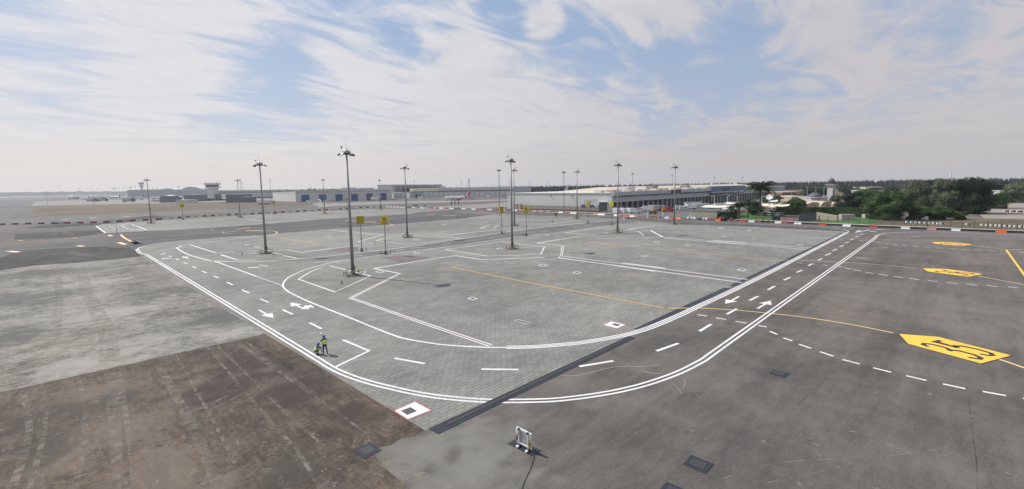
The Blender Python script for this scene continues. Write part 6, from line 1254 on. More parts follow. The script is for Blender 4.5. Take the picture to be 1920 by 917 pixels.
T = [(1663, 411.5, 1623, 1706, 356, 'leafmid', 'dark round tree nearest the wall, left of the leafy shrubs', 9000, .0), (1603, 398, 1572, 1634, 358, 'leafdeep', 'very dark bushy tree right of the tan tents', 5200, .0), (1625, 393, 1590, 1660, 354, 'leafmid', 'green tree rising behind the two dark ones', 5200, .1),
     (1714, 398, 1686, 1744, 337.5, 'leafgrey', 'grey green tree left of the broad dark trees', 7000, .0), (1747, 396, 1726, 1772, 335.5, 'leafdeep', 'dark tree between the grey green and the feathery one', 5200, .1), (1766, 399, 1738, 1796, 333.5, 'leafgrey', 'feathery pale green tree in the middle of the large group', 9000, .0), (1814, 400, 1776, 1855, 333.0, 'leafdeep', 'broad very dark tree, the largest at the right', 13000, .0),
     (1886, 391, 1858, 1898, 361, 'leafmid', 'small tree with bare trunk beside the sandy lot', 2600, .35), (1868, 391, 1846, 1884, 366, 'leafgrey', 'low grey green tree right of the broad dark tree', 2800, .05), (1903, 380, 1884, 1935, 340, 'leafgrey', 'tall tree at the right edge behind the small villa', 4200, .05), (1872, 372, 1842, 1900, 338, 'leaffar', 'distant tree behind the white gabled house', 4200, .05),
     (1490, 395.5, 1474, 1512, 371.5, 'leafbright', 'bright green bushy tree before the tan tents', 3600, .05), (1566, 381, 1556, 1578, 366, 'leafgrey', 'small grey green tree at the foot of the minaret', 1500, .05), (1505, 373, 1494, 1516, 358, 'leafgrey', 'rounded tree left of the mosque dome', 1600, .05), (1450, 380, 1428, 1466, 364, 'leafgrey', 'low tree behind the satellite dish', 1800, .05), (1475, 375, 1466, 1486, 366, 'leafdark', 'dark bush left of the tan building', 900, .05),
     (1412, 403, 1398, 1428, 376, 'leafdark', 'dark tree among the low palms', 3000, .05), (1597, 372, 1580, 1618, 352, 'leaffar', 'pale green far tree right of the minaret', 2200, .05), (1640, 372, 1618, 1664, 352, 'leaffar', 'pale green far tree behind the villas', 2400, .05), (1668, 372, 1650, 1692, 350, 'leaffar', 'pale green far tree left of the grey green one', 2400, .05), (1542, 366, 1530, 1556, 354, 'leaffar', 'far tree behind the mosque dome', 1300, .05), (1520, 366, 1505, 1534, 353, 'leaffar', 'far tree between mosque and tan building', 1400, .05), (1592, 363, 1572, 1612, 347.5, 'leaffar', 'far tree on the slope behind the minaret', 1500, .05)]
for a in T: tree(*a[:5], M[a[5]], a[6], a[7], a[8])
# low shrubs in front of the large group: many plants, a few larger ones told apart
for i, (x, yb, x0_, x1_, yt) in enumerate([(1710, 412.6, 1696, 1726, 391), (1722, 412.5, 1706, 1740, 389), (1746, 412.5, 1730, 1764, 391), (1772, 412, 1754, 1792, 392.5), (1795, 411.5, 1778, 1812, 395), (1735, 405, 1716, 1756, 385), (1765, 404, 1748, 1788, 386)]):
    tree(x, yb, x0_, x1_, yt, M['leafbright'] if i % 2 else M['leafmid'], ['low shrub tucked against the dark round tree', 'leafy shrub right of the dark round tree', 'second leafy shrub below the feathery tree', 'third leafy shrub, below the broad dark tree', 'last leafy shrub before the bare verge', 'leafy shrub in the rear row by the grey green tree', 'leafy shrub in the rear row below the feathery tree'][i], 2400, 0, 14, 'leafy shrubs behind the fence', cat='shrub', name='shrub')
# palms
def frond(L, droop, mat, n=17):
    mb = MB(); pts = []
    for i in range(n+1):
        s = i/n; pts.append(Vector((L*(s-.18*s*s*droop), 0, L*(.45*s-(.62+.35*droop)*s*s))))
    for i in range(n): mb.cyl(pts[i], pts[i+1], .05*(1-i/n)+.015, .05*(1-(i+1)/n)+.012, 3, False)
    for i in range(2, n):
        s = i/n; ll = L*.26*(1-abs(s-.45)*1.1); 
        for k in (-1, 1):
            p = pts[i]; q = p+Vector((ll*.55, k*ll*.8, -ll*.30)); w_ = L*.022
            mb.add([p, p+Vector((w_*2, 0, 0)), q], [(0, 1, 2)])
    o = mb.build('frond', mat); me = o.data; bpy.data.objects.remove(o); return me
FR = [frond(1.0, d, M[m]) for d, m in ((.2, 'leafmid'), (.6, 'leafdark'), (1.0, 'leafdark'), (.5, 'leafgrey'))]
def palm(x, yb, ytop, rad_px, label, trunk=True, nf=42, grp='date palms by the lawn'):
    P = G(x, yb); H = HT(P, ytop); dist = Vector((P[0], P[1], 0)).dot(Vector((FWD[0], FWD[1], 0))); Rr = rad_px*dist/FPX; t = thing('date_palm', label, 'palm tree', P, grp); hc = H-Rr*.42 if trunk else Rr*.35+.4
    mb = MB(); k = max(3, int(hc/.5))
    for i in range(k): mb.cyl((0, 0, hc*i/k), (0, 0, hc*(i+1)/k), .34-.08*i/k, .40-.08*i/k, 8, False)
    mb.build('trunk', M['bark'], t, local=True)
    for i in range(nf):
        o = bpy.data.objects.new('frond', FR[i % 4]); COL.objects.link(o); o.parent = t; o.location = (0, 0, hc); e = random.uniform(-1.15, .30) if trunk else random.uniform(-.9, .35)
        o.rotation_euler = (0, e if i % 3 else e*.5-.5, i*2.399+random.uniform(-.2, .2)); o.scale = (Rr*random.uniform(.85, 1.12),)*3
palm(1424, 405.5, 345, 27, 'tallest date palm, its crown against the sky above the trucks', nf=64)
palm(1385.5, 413.5, 381, 17, 'low date palm on the lawn edge right of the white scalloped canopy', nf=46); palm(1421, 405, 387, 15, 'low spreading palm at the foot of the tallest one', nf=34); palm(1402, 408, 378, 16, 'middle palm of the low clump', nf=40); palm(1372, 411.5, 388, 14, 'short palm over the dark hedge', nf=34)
palm(1531, 371, 353.5, 7, 'distant palm left of the mosque dome', nf=16, grp='distant palms'); palm(1608, 368, 350, 7, 'distant palm right of the minaret', nf=16, grp='distant palms'); palm(1624, 366, 347.5, 7, 'distant palm behind the dark bushy tree', nf=16, grp='distant palms'); palm(1590, 368, 353, 6, 'distant palm nearest the minaret', nf=16, grp='distant palms'); palm(1514, 368, 355, 6, 'distant palm above the tan building', nf=16, grp='distant palms')
# hedges
def hedge(pts, h, w_, label, mat='leafdark', n=5000):
    C, R = [], []
    P = [G(*p) for p in pts]
    for a, b in zip(P, P[1:]):
        k = max(2, int((b-a).length/1.2))
        for i in range(k):
            c = a.lerp(b, i/k)
            for z in (.28, .72): C.append((c[0], c[1], h*z)); R.append((1.1, w_/2, h*.32))
    o = leafmesh('hedge', C, R, n, .22, M[mat]); tag(o, label, 'hedge')
    cr = MB().ribbon([Vector(p[:2]) for p in P], w_*.7, h*.93); r2 = [(v[0], v[1], 0) for v in cr.v]; nn = len(cr.v); cr.add(r2, []); m_ = nn//2
    cr.f += [(i, i+1, nn+i+1, nn+i) for i in range(m_-1)]+[(m_+i, nn+m_+i, nn+m_+i+1, m_+i+1) for i in range(m_-1)]; cr.m += [0]*(2*(m_-1))
    q = cr.build('inner_branches', M['leafdark'], o); q.location = (0, 0, 0)
hedge([(1350, 411.2), (1383, 411.5)], 3.4, 3.5, 'tall dark clipped hedge below the white scalloped canopy', n=4200); hedge([(1455, 402.8), (1500, 403.5), (1560, 405), (1640, 408), (1650, 408.4)], 4.3, 2.4, 'long dark clipped hedge behind the lawn and concrete blocks', n=9000); hedge([(1452, 414), (1461, 414.4)], 2.2, 2.4, 'short clipped hedge block beside the red path', n=900)

# ================================================================== DISTANT WOODS (read as one mass)
def belt(name, prof, yb, depth, mat, n, size_px=1.1, solid=True):
    C, R = [], []; x0_, x1_ = prof[0][0], prof[-1][0]; x = x0_
    while x < x1_:
        P0 = G(x, yb(x) if callable(yb) else yb); yt = interp(prof, x); dist = P0.length; px = dist/FPX
        for k in range(3):
            P = P0+Vector((FWD[0], FWD[1], 0))*rng.uniform(0, depth); h = max(3, HT(P0, yt))*rng.uniform(.80, 1.06) if k == 0 else max(3, HT(P0, yt))*rng.uniform(.6, .9); r = px*rng.uniform(1.6, 3.2)
            C.append((P[0], P[1], h*.55)); R.append((r, r, h*.46))
        x += 1.7
    o = leafmesh(name, C, R, n, 1.0, M[mat]); 
    # leaf size grows with distance
    tag(o, kind='stuff'); return o
def belt2(name, prof, ybase, depth, mat, per_px=26, s_px=.55, clamp=True):
    C, R = [], []; x = prof[0][0]; px = None
    while x < prof[-1][0]:
        yb = ybase(x); P0 = G(x, yb); yt = min(interp(prof, x), HOR(x)-1.6) if clamp else interp(prof, x); dist = Vector((P0[0], P0[1], 0)).dot(Vector((FWD[0], FWD[1], 0))); px = dist/FPX; H = max(2.5, HT(P0, yt))
        for k in range(2):
            P = P0+Vector((FWD[0], FWD[1], 0))*rng.uniform(0, depth); h = H*rng.uniform(.95, 1.03) if k == 0 else H*rng.uniform(.6, .85); r = px*rng.uniform(1.8, 3.4)
            C.append((P[0], P[1], h*.5)); R.append((r, r, h*.5))
        x += 1.5
    nn = int((prof[-1][0]-prof[0][0])*per_px); o = leafmesh(name, C, R, nn, px*s_px*1.6, M[mat]); tag(o, kind='stuff')
    mb = MB()                                                  # dense interior so that the wood is not see-through
    for (c, r) in zip(C, R):
        z = c[2]*1.62; mb.lathe((c[0], c[1], 0), [(r[0]*.9, 0), (r[0]*.95, z*.5), (r[0]*.8, z*.9), (r[0]*.4, z)], 6)
    q = mb.build('inner_canopy', M[mat], o); q['kind'] = 'stuff'; return o
hb = lambda dy: (lambda x: HOR(x)+dy)
M['hillgreen'] = simple('distant_hill', (.03, .045, .035), .95, var=.2, vscale=.004)
hp_ = [(-60, 361), (0, 360), (15, 360.6), (38, 359.4), (52, 360.2), (66, 359), (76, 359.8), (86, 359.2), (95, 359.6), (104, 357.8), (112, 359.4), (122, 359.8), (128, 358.8), (145, 359.4), (155, 358.6), (172, 359.2), (182, 359.5), (195, 358.2), (215, 358.8), (240, 358), (300, 357.5), (360, 357), (430, 356), (500, 356.2), (560, 355)]
hm_ = MB(); fr, tp, bk = [], [], []; x = -60.0
while x < 560:
    P0 = G(x, HOR(x)+3.3); yt = interp(hp_, x)+.25*math.sin(x*.9)+.2*math.sin(x*2.3); P1 = P0+Vector((FWD[0], FWD[1], 0))*250; fr.append(tuple(P0)); tp.append((P1[0], P1[1], HT(P1, yt))); bk.append(tuple(P0+Vector((FWD[0], FWD[1], 0))*500)); x += 2.5
n_ = len(fr); hm_.add(fr+tp+bk, [(i, i+1, n_+i+1, n_+i) for i in range(n_-1)]+[(n_+i, n_+i+1, 2*n_+i+1, 2*n_+i) for i in range(n_-1)]); tag(hm_.build('hills', M['hillgreen']), kind='structure')
belt2('far_wood', [(300, 359), (420, 357), (470, 357), (520, 355.5), (560, 356), (640, 355)], hb(5.0), 400, 'leaffar', 22)
belt2('far_wood', [(556, 354.5), (575, 353), (640, 353.5), (645, 357)], hb(9), 120, 'leaffar', 30); belt2('far_wood', [(655, 355.5), (672, 352), (700, 353.5), (735, 354.5), (745, 349), (830, 348), (838, 350.5), (846, 352), (865, 350), (900, 351), (975, 350.5), (1000, 348.8), (1040, 347.2), (1100, 347.5), (1140, 348), (1160, 346), (1200, 347), (1225, 345.5), (1240, 348), (1250, 350)], hb(13), 90, 'leaffar', 34)
belt2('far_wood', [(1240, 348.2), (1290, 347.8), (1300, 346), (1330, 345.5), (1345, 347), (1420, 346.5), (1440, 345.5), (1470, 346.5), (1500, 346), (1540, 345.5), (1570, 344), (1610, 342), (1640, 344.5), (1660, 345), (1700, 342.5), (1740, 342)], hb(14), 90, 'leaffar', 36)
belt2('far_wood', [(1440, 352), (1500, 351), (1560, 350), (1620, 349.5), (1680, 348)], hb(15), 60, 'leaffar', 34, clamp=False); belt2('far_wood', [(1700, 345), (1800, 339), (1850, 336), (1870, 333.5), (1905, 333), (1925, 337), (1960, 336), (2050, 336)], hb(15), 90, 'leaffar', 36); belt2('far_wood', [(1835, 352), (1860, 347), (1900, 347), (2000, 345)], hb(24), 40, 'leafgrey', 44, clamp=False)
belt2('bushes', [(370, 373.5), (400, 372), (425, 373.5), (450, 375)], hb(17), 20, 'leafdark', 30, clamp=False); belt2('bushes', [(465, 371), (515, 370)], hb(14), 20, 'leafdark', 26, clamp=False)
# white hill houses
random.seed(4)
for i, (x0_, x1_, yt) in enumerate([(1724, 1734, 336.5), (1752, 1762, 334.3), (1778, 1792, 334), (1807, 1814, 332.5), (1822, 1830, 333.6), (1831, 1839, 331.8), (1500, 1508, 344.2), (1520, 1530, 343.6), (1666, 1676, 345.5)]):
    yb = HOR(x0_)+6; t, a, b, d, n, H = block('hill_house', f'white flat roofed house on the wooded skyline, {ordinal(i+1)} from the left of the group' if i < 6 else ['white house on the skyline left of the minaret', 'second white house on the skyline left of the minaret', 'white house on the skyline right of the minaret'][i-6], x0_, yb, x1_, yb-.017*(x1_-x0_), yt, 15, 'whitewall', 'roofwhite', .3, grp='white houses on the wooded skyline')
P = G(1782, HOR(1782)+5.5); h = HT(P, 321); t = thing('water_tower', 'slim white round topped tower on the wooded skyline', 'tower', P); MB().lathe((0, 0, 0), [(h*.085, 0), (h*.08, h*.5), (h*.06, h*.85), (h*.065, h*.9), (h*.04, h)], 14).build('shaft', M['whitewall'], t, local=True)

# ================================================================== MOSQUE, TENTS, CABIN, SAILS
P = G(1557, 378.5); h = HT(P, 331.5); t = thing('minaret', 'pale square minaret with grey onion dome and balcony', 'minaret', P); u = h/47.0; M['mosque'] = simple('pale_pink_render', (.50, .47, .48), .8, var=.05, vscale=.2); M['domegrey'] = simple('grey_dome', (.085, .085, .10), .7)
R45 = -YAW+.5; a = 5.2*u
MB().box((0, 0, 14*u), (2*a*.86, 2*a*.86, 28*u), R45).build('shaft', M['mosque'], t, local=True)
for s in (-1, 1):
    c, s_ = math.cos(R45), math.sin(R45); x, y = s*a*.62, -a*.87; MB().box((x*c-y*s_, x*s_+y*c, 14*u), (a*.5, .5, 28*u), R45).build('corner_strip', M['mosque'], t, local=True)
x, y = 0, -a*.86; MB().box((x*c-y*s_, x*s_+y*c, 12*u), (a*.34, .35, 20*u), R45).build('niche', M['domegrey'], t, local=True)
MB().box((0, 0, 30*u), (2*a*1.15, 2*a*1.15, 3*u), R45).build('corbel', M['mosque'], t, local=True); MB().box((0, 0, 32.6*u), (2*a*1.5, 2*a*1.5, .9*u), R45).build('balcony', M['mosque'], t, local=True); MB().box((0, 0, 34*u), (2*a*1.5, 2*a*1.5, 1.2*u), R45).build('balustrade', M['domegrey'], t, local=True)
MB().lathe((0, 0, 34*u), [(4.6*u, 0), (4.6*u, 2.4*u), (5.3*u, 4*u), (5.2*u, 6*u), (4*u, 8.2*u), (1.6*u, 9.8*u), (.35*u, 10.6*u), (.25*u, 13*u)], 16).build('onion_dome', M['domegrey'], t, local=True, smooth=True)
t, a_, b_, d, n, H = block('mosque', 'low white mosque hall with a grey dome, left of the minaret', 1521, 379.5, 1551, 379, 371.5, 16, 'mosque', 'mosque', .5)
c = (a_+b_)/2+n*8+d*1.5; rd = HT(a_, 362.5)-H; MB().lathe(tuple(c+Vector((0, 0, H))), [(rd*1.35, 0), (rd*1.35, rd*.2), (rd*1.2, rd*.5), (rd*.9, rd*.8), (rd*.4, rd), (.1, rd*1.05), (.05, rd*1.9)], 20).build('dome', M['domegrey'], t, smooth=True)
facade_box(t, a_, d, n, 1534, 1536, H*.3, H*.8, 'window', 'glassdark'); facade_box(t, a_, d, n, 1524, 1526, H*.3, H*.8, 'window', 'glassdark')
for (x0_, x1_, yt, lab) in [(1512, 1542, 379, 'tan barrel roofed tent left of its neighbours'), (1539, 1563, 377.5, 'tan barrel roofed tent in the middle, lowest arch'), (1560, 1576, 379, 'tan barrel roofed tent at the dark bushy tree')]:
    a, b = G(x0_, 391.5), G(x1_, 391.5-.017*(x1_-x0_)); d, n = frontdir(a, b); w_ = (b-a).length; H = HT(a, yt); t = thing('barrel_tent', lab, 'tent', a, 'tan barrel roofed tents'); mb = MB(); N_ = 10; pr = [(w_*(.5-.5*math.cos(math.pi*i/N_)), H*.35+H*.65*math.sin(math.pi*i/N_)) for i in range(N_+1)]
    v0 = [a+d*q+Vector((0, 0, z)) for q, z in pr]; v1 = [v+n*14 for v in v0]; mb.add(v0+v1, [(i, i+1, N_+2+i, N_+1+i) for i in range(N_)]+[tuple(range(N_+1)), tuple(range(2*N_+1, N_, -1))]); mb.build('barrel_roof', M['tan'], t); MB().prism([p[:2] for p in (a, b, b+n*14, a+n*14)], 0, H*.35).build('wall', M['cream'], t)
    facade_box(t, a, d, n, x0_+(x1_-x0_)*.42, x0_+(x1_-x0_)*.62, H*.1, H*.65, 'doorway', 'stone')
a, b = G(1494, 396.5), G(1580, 395.2); d, n = frontdir(a, b); c = (a+b)/2; h = HT(a, 388.8); o = MB().box((c[0], c[1], h/2), ((b-a).length, .4, h), math.atan2(d[1], d[0])).build('boundary_wall', M['kerb']); tag(o, 'long white boundary wall before the tan tents', 'wall')
for (x0_, x1_, yb, yt, mt, lab) in [(1578, 1603, 413.2, 402.3, 'kerb', 'large pale concrete block on the lawn before the hedge'), (1622, 1634, 409, 402, 'kerb', 'small pale concrete block at the hedge end'), (1480, 1508, 402.8, 399, 'whitewall', 'white scalloped low wall beyond the red path')]:
    a, b = G(x0_, yb), G(x1_, yb-.017*(x1_-x0_)); d, n = frontdir(a, b); h = HT(a, yt); w_ = (b-a).length; t = thing('concrete_block', lab, 'block', a); c = (a+b)/2+n*1.0-a
    MB().box((c[0], c[1], h*.48), (w_, 2.0, h*.96), math.atan2(d[1], d[0])).build('block_body', M[mt], t, local=True)
    for k in range(4): q = d*(w_*(k+.5)/4)+n*1.0; MB().box((q[0], q[1], h*.985), (w_*.18, 1.6, h*.05), math.atan2(d[1], d[0])).build('top_lug', M[mt], t, local=True)
a, b = G(1530, 411), G(1569, 413.5); d, n = frontdir(a, b); h0, h1 = HT(a, 398.2), HT(b, 404.5)
o = MB().add([tuple(p) for p in (a, b, b+n*1, a+n*1, a+Vector((0, 0, h0)), b+Vector((0, 0, h1)), b+n*1+Vector((0, 0, h1)), a+n*1+Vector((0, 0, h0)))], [(3, 2, 1, 0), (4, 5, 6, 7), (0, 1, 5, 4), (1, 2, 6, 5), (2, 3, 7, 6), (3, 0, 4, 7)]).build('ramp_wall', M['stone']); tag(o, 'sloping grey ramp wall between the red path and the concrete block', 'wall')
a, b = G(1497, 415), G(1530, 413); d, n = frontdir(a, b); c = (a+b)/2; h = HT(a, 402); o = MB().box((c[0], c[1], h/2), ((b-a).length, .3, h), math.atan2(d[1], d[0])).build('screen_fence', M['slatedoor']); tag(o, 'dark green screened fence right of the red path', 'fence')
t, a, b, d, n, H = block('site_cabin', 'long cream site cabin with flat roof, right of the eastern mast', 1292.5, 410.4, 1344, 411.6, 395.8, 7, 'cream', 'steeldark', .25, .5)
for (p, q, z0, z1, nm, mt) in [(1300, 1304, .05, .8, 'door', 'whitewall'), (1305.5, 1309.5, .45, .85, 'window', 'glassdark'), (1319, 1320, 0, .98, 'panel_joint', 'stone'), (1333, 1336, .1, .75, 'door', 'kerb'), (1339, 1340, 0, .98, 'panel_joint', 'stone'), (1325, 1329, .45, .8, 'window', 'palewall')]: facade_box(t, a, d, n, p, q, H*z0, H*z1, nm, mt)
rl = MB(); 
for k in range(13): q = a+d*((b-a).length*k/12)-n*1.5; rl.cyl((q[0], q[1], 0), (q[0], q[1], 1.1), .05, n=4)
q0, q1 = a-n*1.5, b-n*1.5; rl.cyl((q0[0], q0[1], 1.1), (q1[0], q1[1], 1.1), .05, n=4); tag(rl.build('handrail', M['steeldark'], t), kind='stuff')
def sail(pts, z, label, mt='sail', scal=0, name='shade_sail', dip=.5):
    """fabric roof on posts; pts are ground places below its corners"""
    P = [G(*p) for p in pts]; c = sum(P, Vector((0, 0, 0)))/4; t = thing(name, label, 'canopy', (c[0], c[1], 0)); N_ = max(8, scal*6); mb = MB(); V = []
    for j in range(5):
        for i in range(N_+1):
            u, v = i/N_, j/4; q = P[0].lerp(P[1], u).lerp(P[3].lerp(P[2], u), v); zz_ = z+ (abs(math.sin(u*math.pi*scal))*.9 if scal else -dip*math.sin(u*math.pi)*.6+dip*math.sin(v*math.pi)); V.append((q[0], q[1], zz_))
    k = N_+1; F = [(j*k+i, j*k+i+1, (j+1)*k+i+1, (j+1)*k+i) for j in range(4) for i in range(N_)]; n0 = len(V); V2_ = V+[(v[0], v[1], v[2]-.08) for v in V]; F += [tuple(n0+q for q in reversed(f)) for f in F]
    mb.add(V2_, F).build('fabric_roof', M[mt], t)
    for p in P: MB().cyl((p[0], p[1], 0), (p[0], p[1], z-.1), .09, n=6).build('post', M['steel'], t)
sail([(1350, 408.6), (1383, 407.6), (1383, 403.6), (1357, 404.4)], 3.4, 'white scalloped parking canopy over the dark hedge', 'sailwhite', 8, 'parking_canopy')
sail([(1314, 401), (1378, 400.5), (1380, 396), (1330, 396.5)], 3.6, 'long cream shade sail behind the cabin'); sail([(1362, 399), (1380, 398.8), (1380, 395), (1364, 395)], 5.0, 'small white shade sail left of the low palms', 'sailwhite')
sail([(1422, 401.5), (1462, 399), (1470, 393.5), (1432, 395.5)], 4.2, 'cream shade sail right of the tallest palm'); sail([(1440, 403.5), (1478, 400), (1484, 396), (1450, 398)], 4.0, 'cream shade sail over the small car park'); sail([(1440, 399), (1458, 398), (1456, 394), (1442, 395)], 6.0, 'blue grey small shade sail among the cream ones', 'palewall')
# satellite dish and poles
P = G(1442.5, 401); t = thing('satellite_dish', 'white satellite dish on a post above the shade sails', 'satellite dish', P); h = HT(P, 368); MB().cyl((0, 0, 0), (0, 0, h-.8), .2, n=6).build('post', M['steel'], t, local=True); o = MB().lathe((0, 0, 0), [(.1, 0), (1.1, .16), (1.7, .5), (1.72, .56), (1.0, .3), (.1, .1)], 18).build('dish', M['whitewall'], t, local=True); o.location = (0, 0, h-.6); o.rotation_euler = (math.radians(55), 0, -YAW-.9)
for i, (x, yb, yt, lab) in enumerate([(1312.5, 400, 378, 'street lamp pole behind the cabin, left one'), (1338.5, 398, 368, 'street lamp pole before the blue warehouse front'), (1363.5, 397, 367, 'second street lamp pole before the blue front'), (1382, 397, 367.5, 'third street lamp pole before the blue front'), (1427.5, 399, 369, 'pale pole just right of the tallest palm trunk'), (1513, 384, 350, 'thin white pole rising left of the mosque'), (1543.7, 379, 350, 'thin white pole over the mosque dome'), (1524.5, 384, 361, 'short pole before the mosque'), (1551, 376, 352, 'thin pole touching the minaret'), (1529, 372, 350.5, 'distant lamp with V shaped head left of the minaret'), (1483.5, 386, 358, 'pale pole before the reddish shed')]):
    P = G(x, yb); h = HT(P, yt); t = thing('lamp_pole', lab, 'pole', P, 'slim poles beyond the yard'); MB().cyl((0, 0, 0), (0, 0, h), .16, .10, 6).build('pole', M['palewall'], t, local=True); rv = Vector(RT0)*1.6; MB().cyl((0, 0, h), tuple(rv*(-1 if i % 2 else 1)+Vector((0, 0, h+.05))), .09, n=5).build('lamp_arm', M['palewall'], t, local=True)
# sacks and crates at the end of the yard
for i, (x, w_, h_, mt, nm, lab) in enumerate([(1291, 7, 1.2, 'greyplastic', 'bulk_bag', 'grey bulk bag at the left of the sack pile'), (1298, 6, 1.3, 'greyplastic', 'bulk_bag', 'second grey bulk bag of the sack pile'), (1303, 5.5, 1.2, 'whiteplastic', 'bulk_bag', 'white bulk bag in the middle of the sack pile'), (1312, 6, 1.1, 'slatedoor', 'bulk_bag', 'dark bulk bag behind the stooping people'), (1320, 6, 1.2, 'greyplastic', 'bulk_bag', 'grey bulk bag right of the stooping people'), (1325.5, 5, 1.2, 'whiteplastic', 'bulk_bag', 'white bulk bag at the right end of the sack pile'), (1356.5, 4.5, 2.1, 'blackp', 'black_crate', 'left of two black crates before the hedge'), (1361.5, 4.5, 1.8, 'blackp', 'black_crate', 'right of two black crates before the hedge'), (1351, 2.6, 1.6, 'orangeplastic', 'warning_box', 'orange box left of the black crates')]):
    c = G(x, interp(ROW_R, x)-.6); wd = w_*Vector((c[0], c[1], 0)).dot(Vector((FWD[0], FWD[1], 0)))/FPX; t = thing(nm, lab, nm.split('_')[-1], c, 'bags and crates at the yard edge')
    if nm == 'bulk_bag': MB().lathe((0, 0, 0), [(wd*.42, 0), (wd*.52, .25), (wd*.5, .8), (wd*.36, h_*.9), (wd*.12, h_)], 9).build('sack', M[mt], t, local=True); MB().cyl((-.2, 0, h_*.9), (.2, 0, h_*1.05), .05, n=5).build('lifting_loop', M['greyplastic'], t, local=True)
    else: MB().box((0, 0, h_/2), (wd, 1.1, h_), -YAW).build('box', M[mt], t, local=True); MB().box((0, 0, h_+.03), (wd*1.04, 1.15, .06), -YAW).build('lid', M['steeldark'], t, local=True)
# yellow machine in the dock yard
P = G(1224, 401.5); t = thing('loader_machine', 'yellow and orange loader among scrap at the yard entrance', 'machine', P); t.rotation_euler[2] = -YAW; s = 1.25
MB().box((0, 0, 1.2), (3.6, 1.6, 1.0)).build('chassis', M['steeldark'], t, local=True); MB().box((.3, 0, 2.2), (1.5, 1.4, 1.4)).build('cab', M['mustard'], t, local=True); MB().box((1.8, 0, 1.3), (1.2, 1.6, 1.3)).build('engine_cover', M['orangeplastic'], t, local=True); MB().cyl((-.6, 0, 1.6), (-2.4, 0, 2.2), .14, n=6).build('arm', M['mustard'], t, local=True); wheels(t, (-1.1, 1.3), 1.9, .55)
# small traffic signs on the paving
for (x, y, lab) in [(641, 532.5, 'small black stub bollard on the paving left of the nearest mast'), (454, 477.8, 'small stub bollard left of the second mast')]:
    P = G(x, y); t = thing('stub_bollard', lab, 'bollard', P, 'stub bollards on the paving'); MB().cyl((0, 0, .01), (0, 0, .55), .09, n=8).build('post', M['blackp'], t, local=True); MB().box((0, 0, .03), (.5, .5, .04)).build('base_plate', M['steeldark'], t, local=True)
P = G(219.5, 438); t = thing('marker_post', 'thin dark marker post between far paving and taxi lane', 'post', P); MB().cyl((0, 0, 0), (0, 0, 2.4), .08, n=6).build('post', M['steeldark'], t, local=True); MB().box((0, 0, .1), (.6, .6, .2)).build('base', M['rubber'], t, local=True)
P = G(258, 457.5); t = thing('folded_barrow', 'dark trailer tool lying by the corner of the paving at the left', 'trolley', P); t.rotation_euler[2] = .5; MB().box((0, 0, .8), (.5, 3.4, .25), R=Matrix.Rotation(.35, 3, 'X')).build('boom', M['steeldark'], t, local=True); MB().box((-.5, .8, .6), (1.2, .9, .5)).build('box', M['lampgrey'], t, local=True); MB().cyl((-.9, .2, .3), (.6, .2, .3), .3, n=8).build('wheel', M['tyre'], t, local=True)

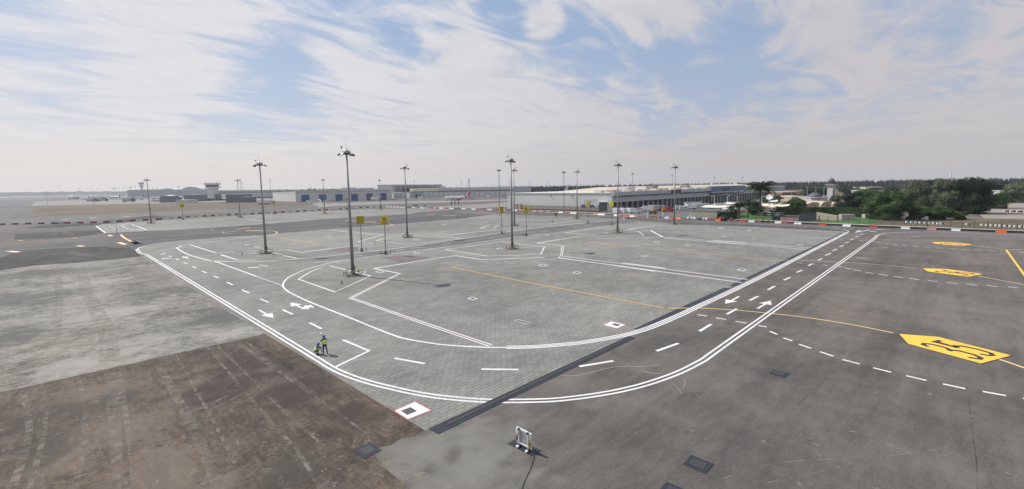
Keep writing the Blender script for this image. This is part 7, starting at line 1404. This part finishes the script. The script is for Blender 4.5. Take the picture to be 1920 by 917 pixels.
# ================================================================== PERIMETER FENCE
fpx = [1383, 1401, 1417, 1430, 1443, 1457, 1472, 1489, 1509, 1530, 1535, 1552, 1570, 1590, 1611, 1630, 1652, 1673, 1695, 1716, 1738, 1760, 1782, 1803, 1826, 1851, 1877, 1906, 1936, 1968]
def fy(x): return interp([(1380, 412.5), (1460, 415.5), (1540, 418.8), (1640, 423.8), (1746, 428), (1877, 433.5), (2000, 438)], x)
FP = [G(x, fy(x)) for x in fpx]; t = thing('perimeter_fence', 'thin dark wire fence running behind the low wall at the right', 'fence', FP[0])
for i, p in enumerate(FP): MB().cyl(p, p+Vector((0, 0, 2.9)), .10 if i % 10 else .22, n=6).build('post', M['steeldark'], t)
for k, z in enumerate((.3, .9, 1.5, 2.1, 2.75)):
    w = MB()
    for a, b in zip(FP, FP[1:]): w.cyl(a+Vector((0, 0, z)), b+Vector((0, 0, z)), .022, n=3, cap=False)
    w.build('wire', M['steeldark'], t)
for i, x in enumerate([1700, 1709, 1717, 1725, 1734, 1742, 1750, 1758, 1764]+[1812.5, 1841, 1849.5, 1858, 1867, 1875, 1884, 1893.5, 1902.5, 1912.5, 1922]):
    y = interp([(1700, 417.8), (1764, 421), (1812, 422.2), (1841, 423.5), (1922, 427.3)], x); P = G(x, y); w_ = 3.4*Vector((P[0], P[1], 0)).dot(Vector((FWD[0], FWD[1], 0)))/FPX
    t = thing('kerb_block', f'white painted kerb block behind the fence, {ordinal(i+1)} counted from the dark round tree', 'kerb block', P, 'white and dark kerb blocks behind the fence'); MB().box((0, 0, .35), (w_, .5, .7), -YAW-.1).build('white_block', M['whitewall'], t, local=True); MB().box((RT0[0]*w_, RT0[1]*w_, .33), (w_*.9, .48, .66), -YAW-.1).build('dark_block', M['darkred'] if x > 1800 else M['steeldark'], t, local=True)
for i, x in enumerate([1884, 1890, 1896, 1902, 1908, 1914]):
    P = G(x, 397.5+(x-1884)*.03); o = MB().box((0, 0, .45), (1.25, .5, .9), -YAW).build('kerb_block', M['whitewall' if i % 2 == 0 else 'darkred']); o.location = P; tag(o, f'{"white" if i % 2 == 0 else "red"} barrier block on the sandy lot, {ordinal(i+1)} from the left', 'kerb block', 'barrier blocks on the sandy lot')

# ================================================================== AIR
hm = bpy.data.materials.new('haze'); hm.use_nodes = True; nt = hm.node_tree; nt.nodes.clear(); out = nt.nodes.new('ShaderNodeOutputMaterial'); pvn = nt.nodes.new('ShaderNodeVolumePrincipled')
pvn.inputs['Color'].default_value = (.80, .87, 1.0, 1); pvn.inputs['Density'].default_value = HAZE if 'HAZE' in globals() else (.00010); pvn.inputs['Anisotropy'].default_value = .2; LK(nt, pvn.outputs[0], out.inputs['Volume'])
hz_ = MB().box((R_*.235, 1850, 59), (R_*1.6, 6900, 120)).build('haze', hm); tag(hz_, kind='stuff')
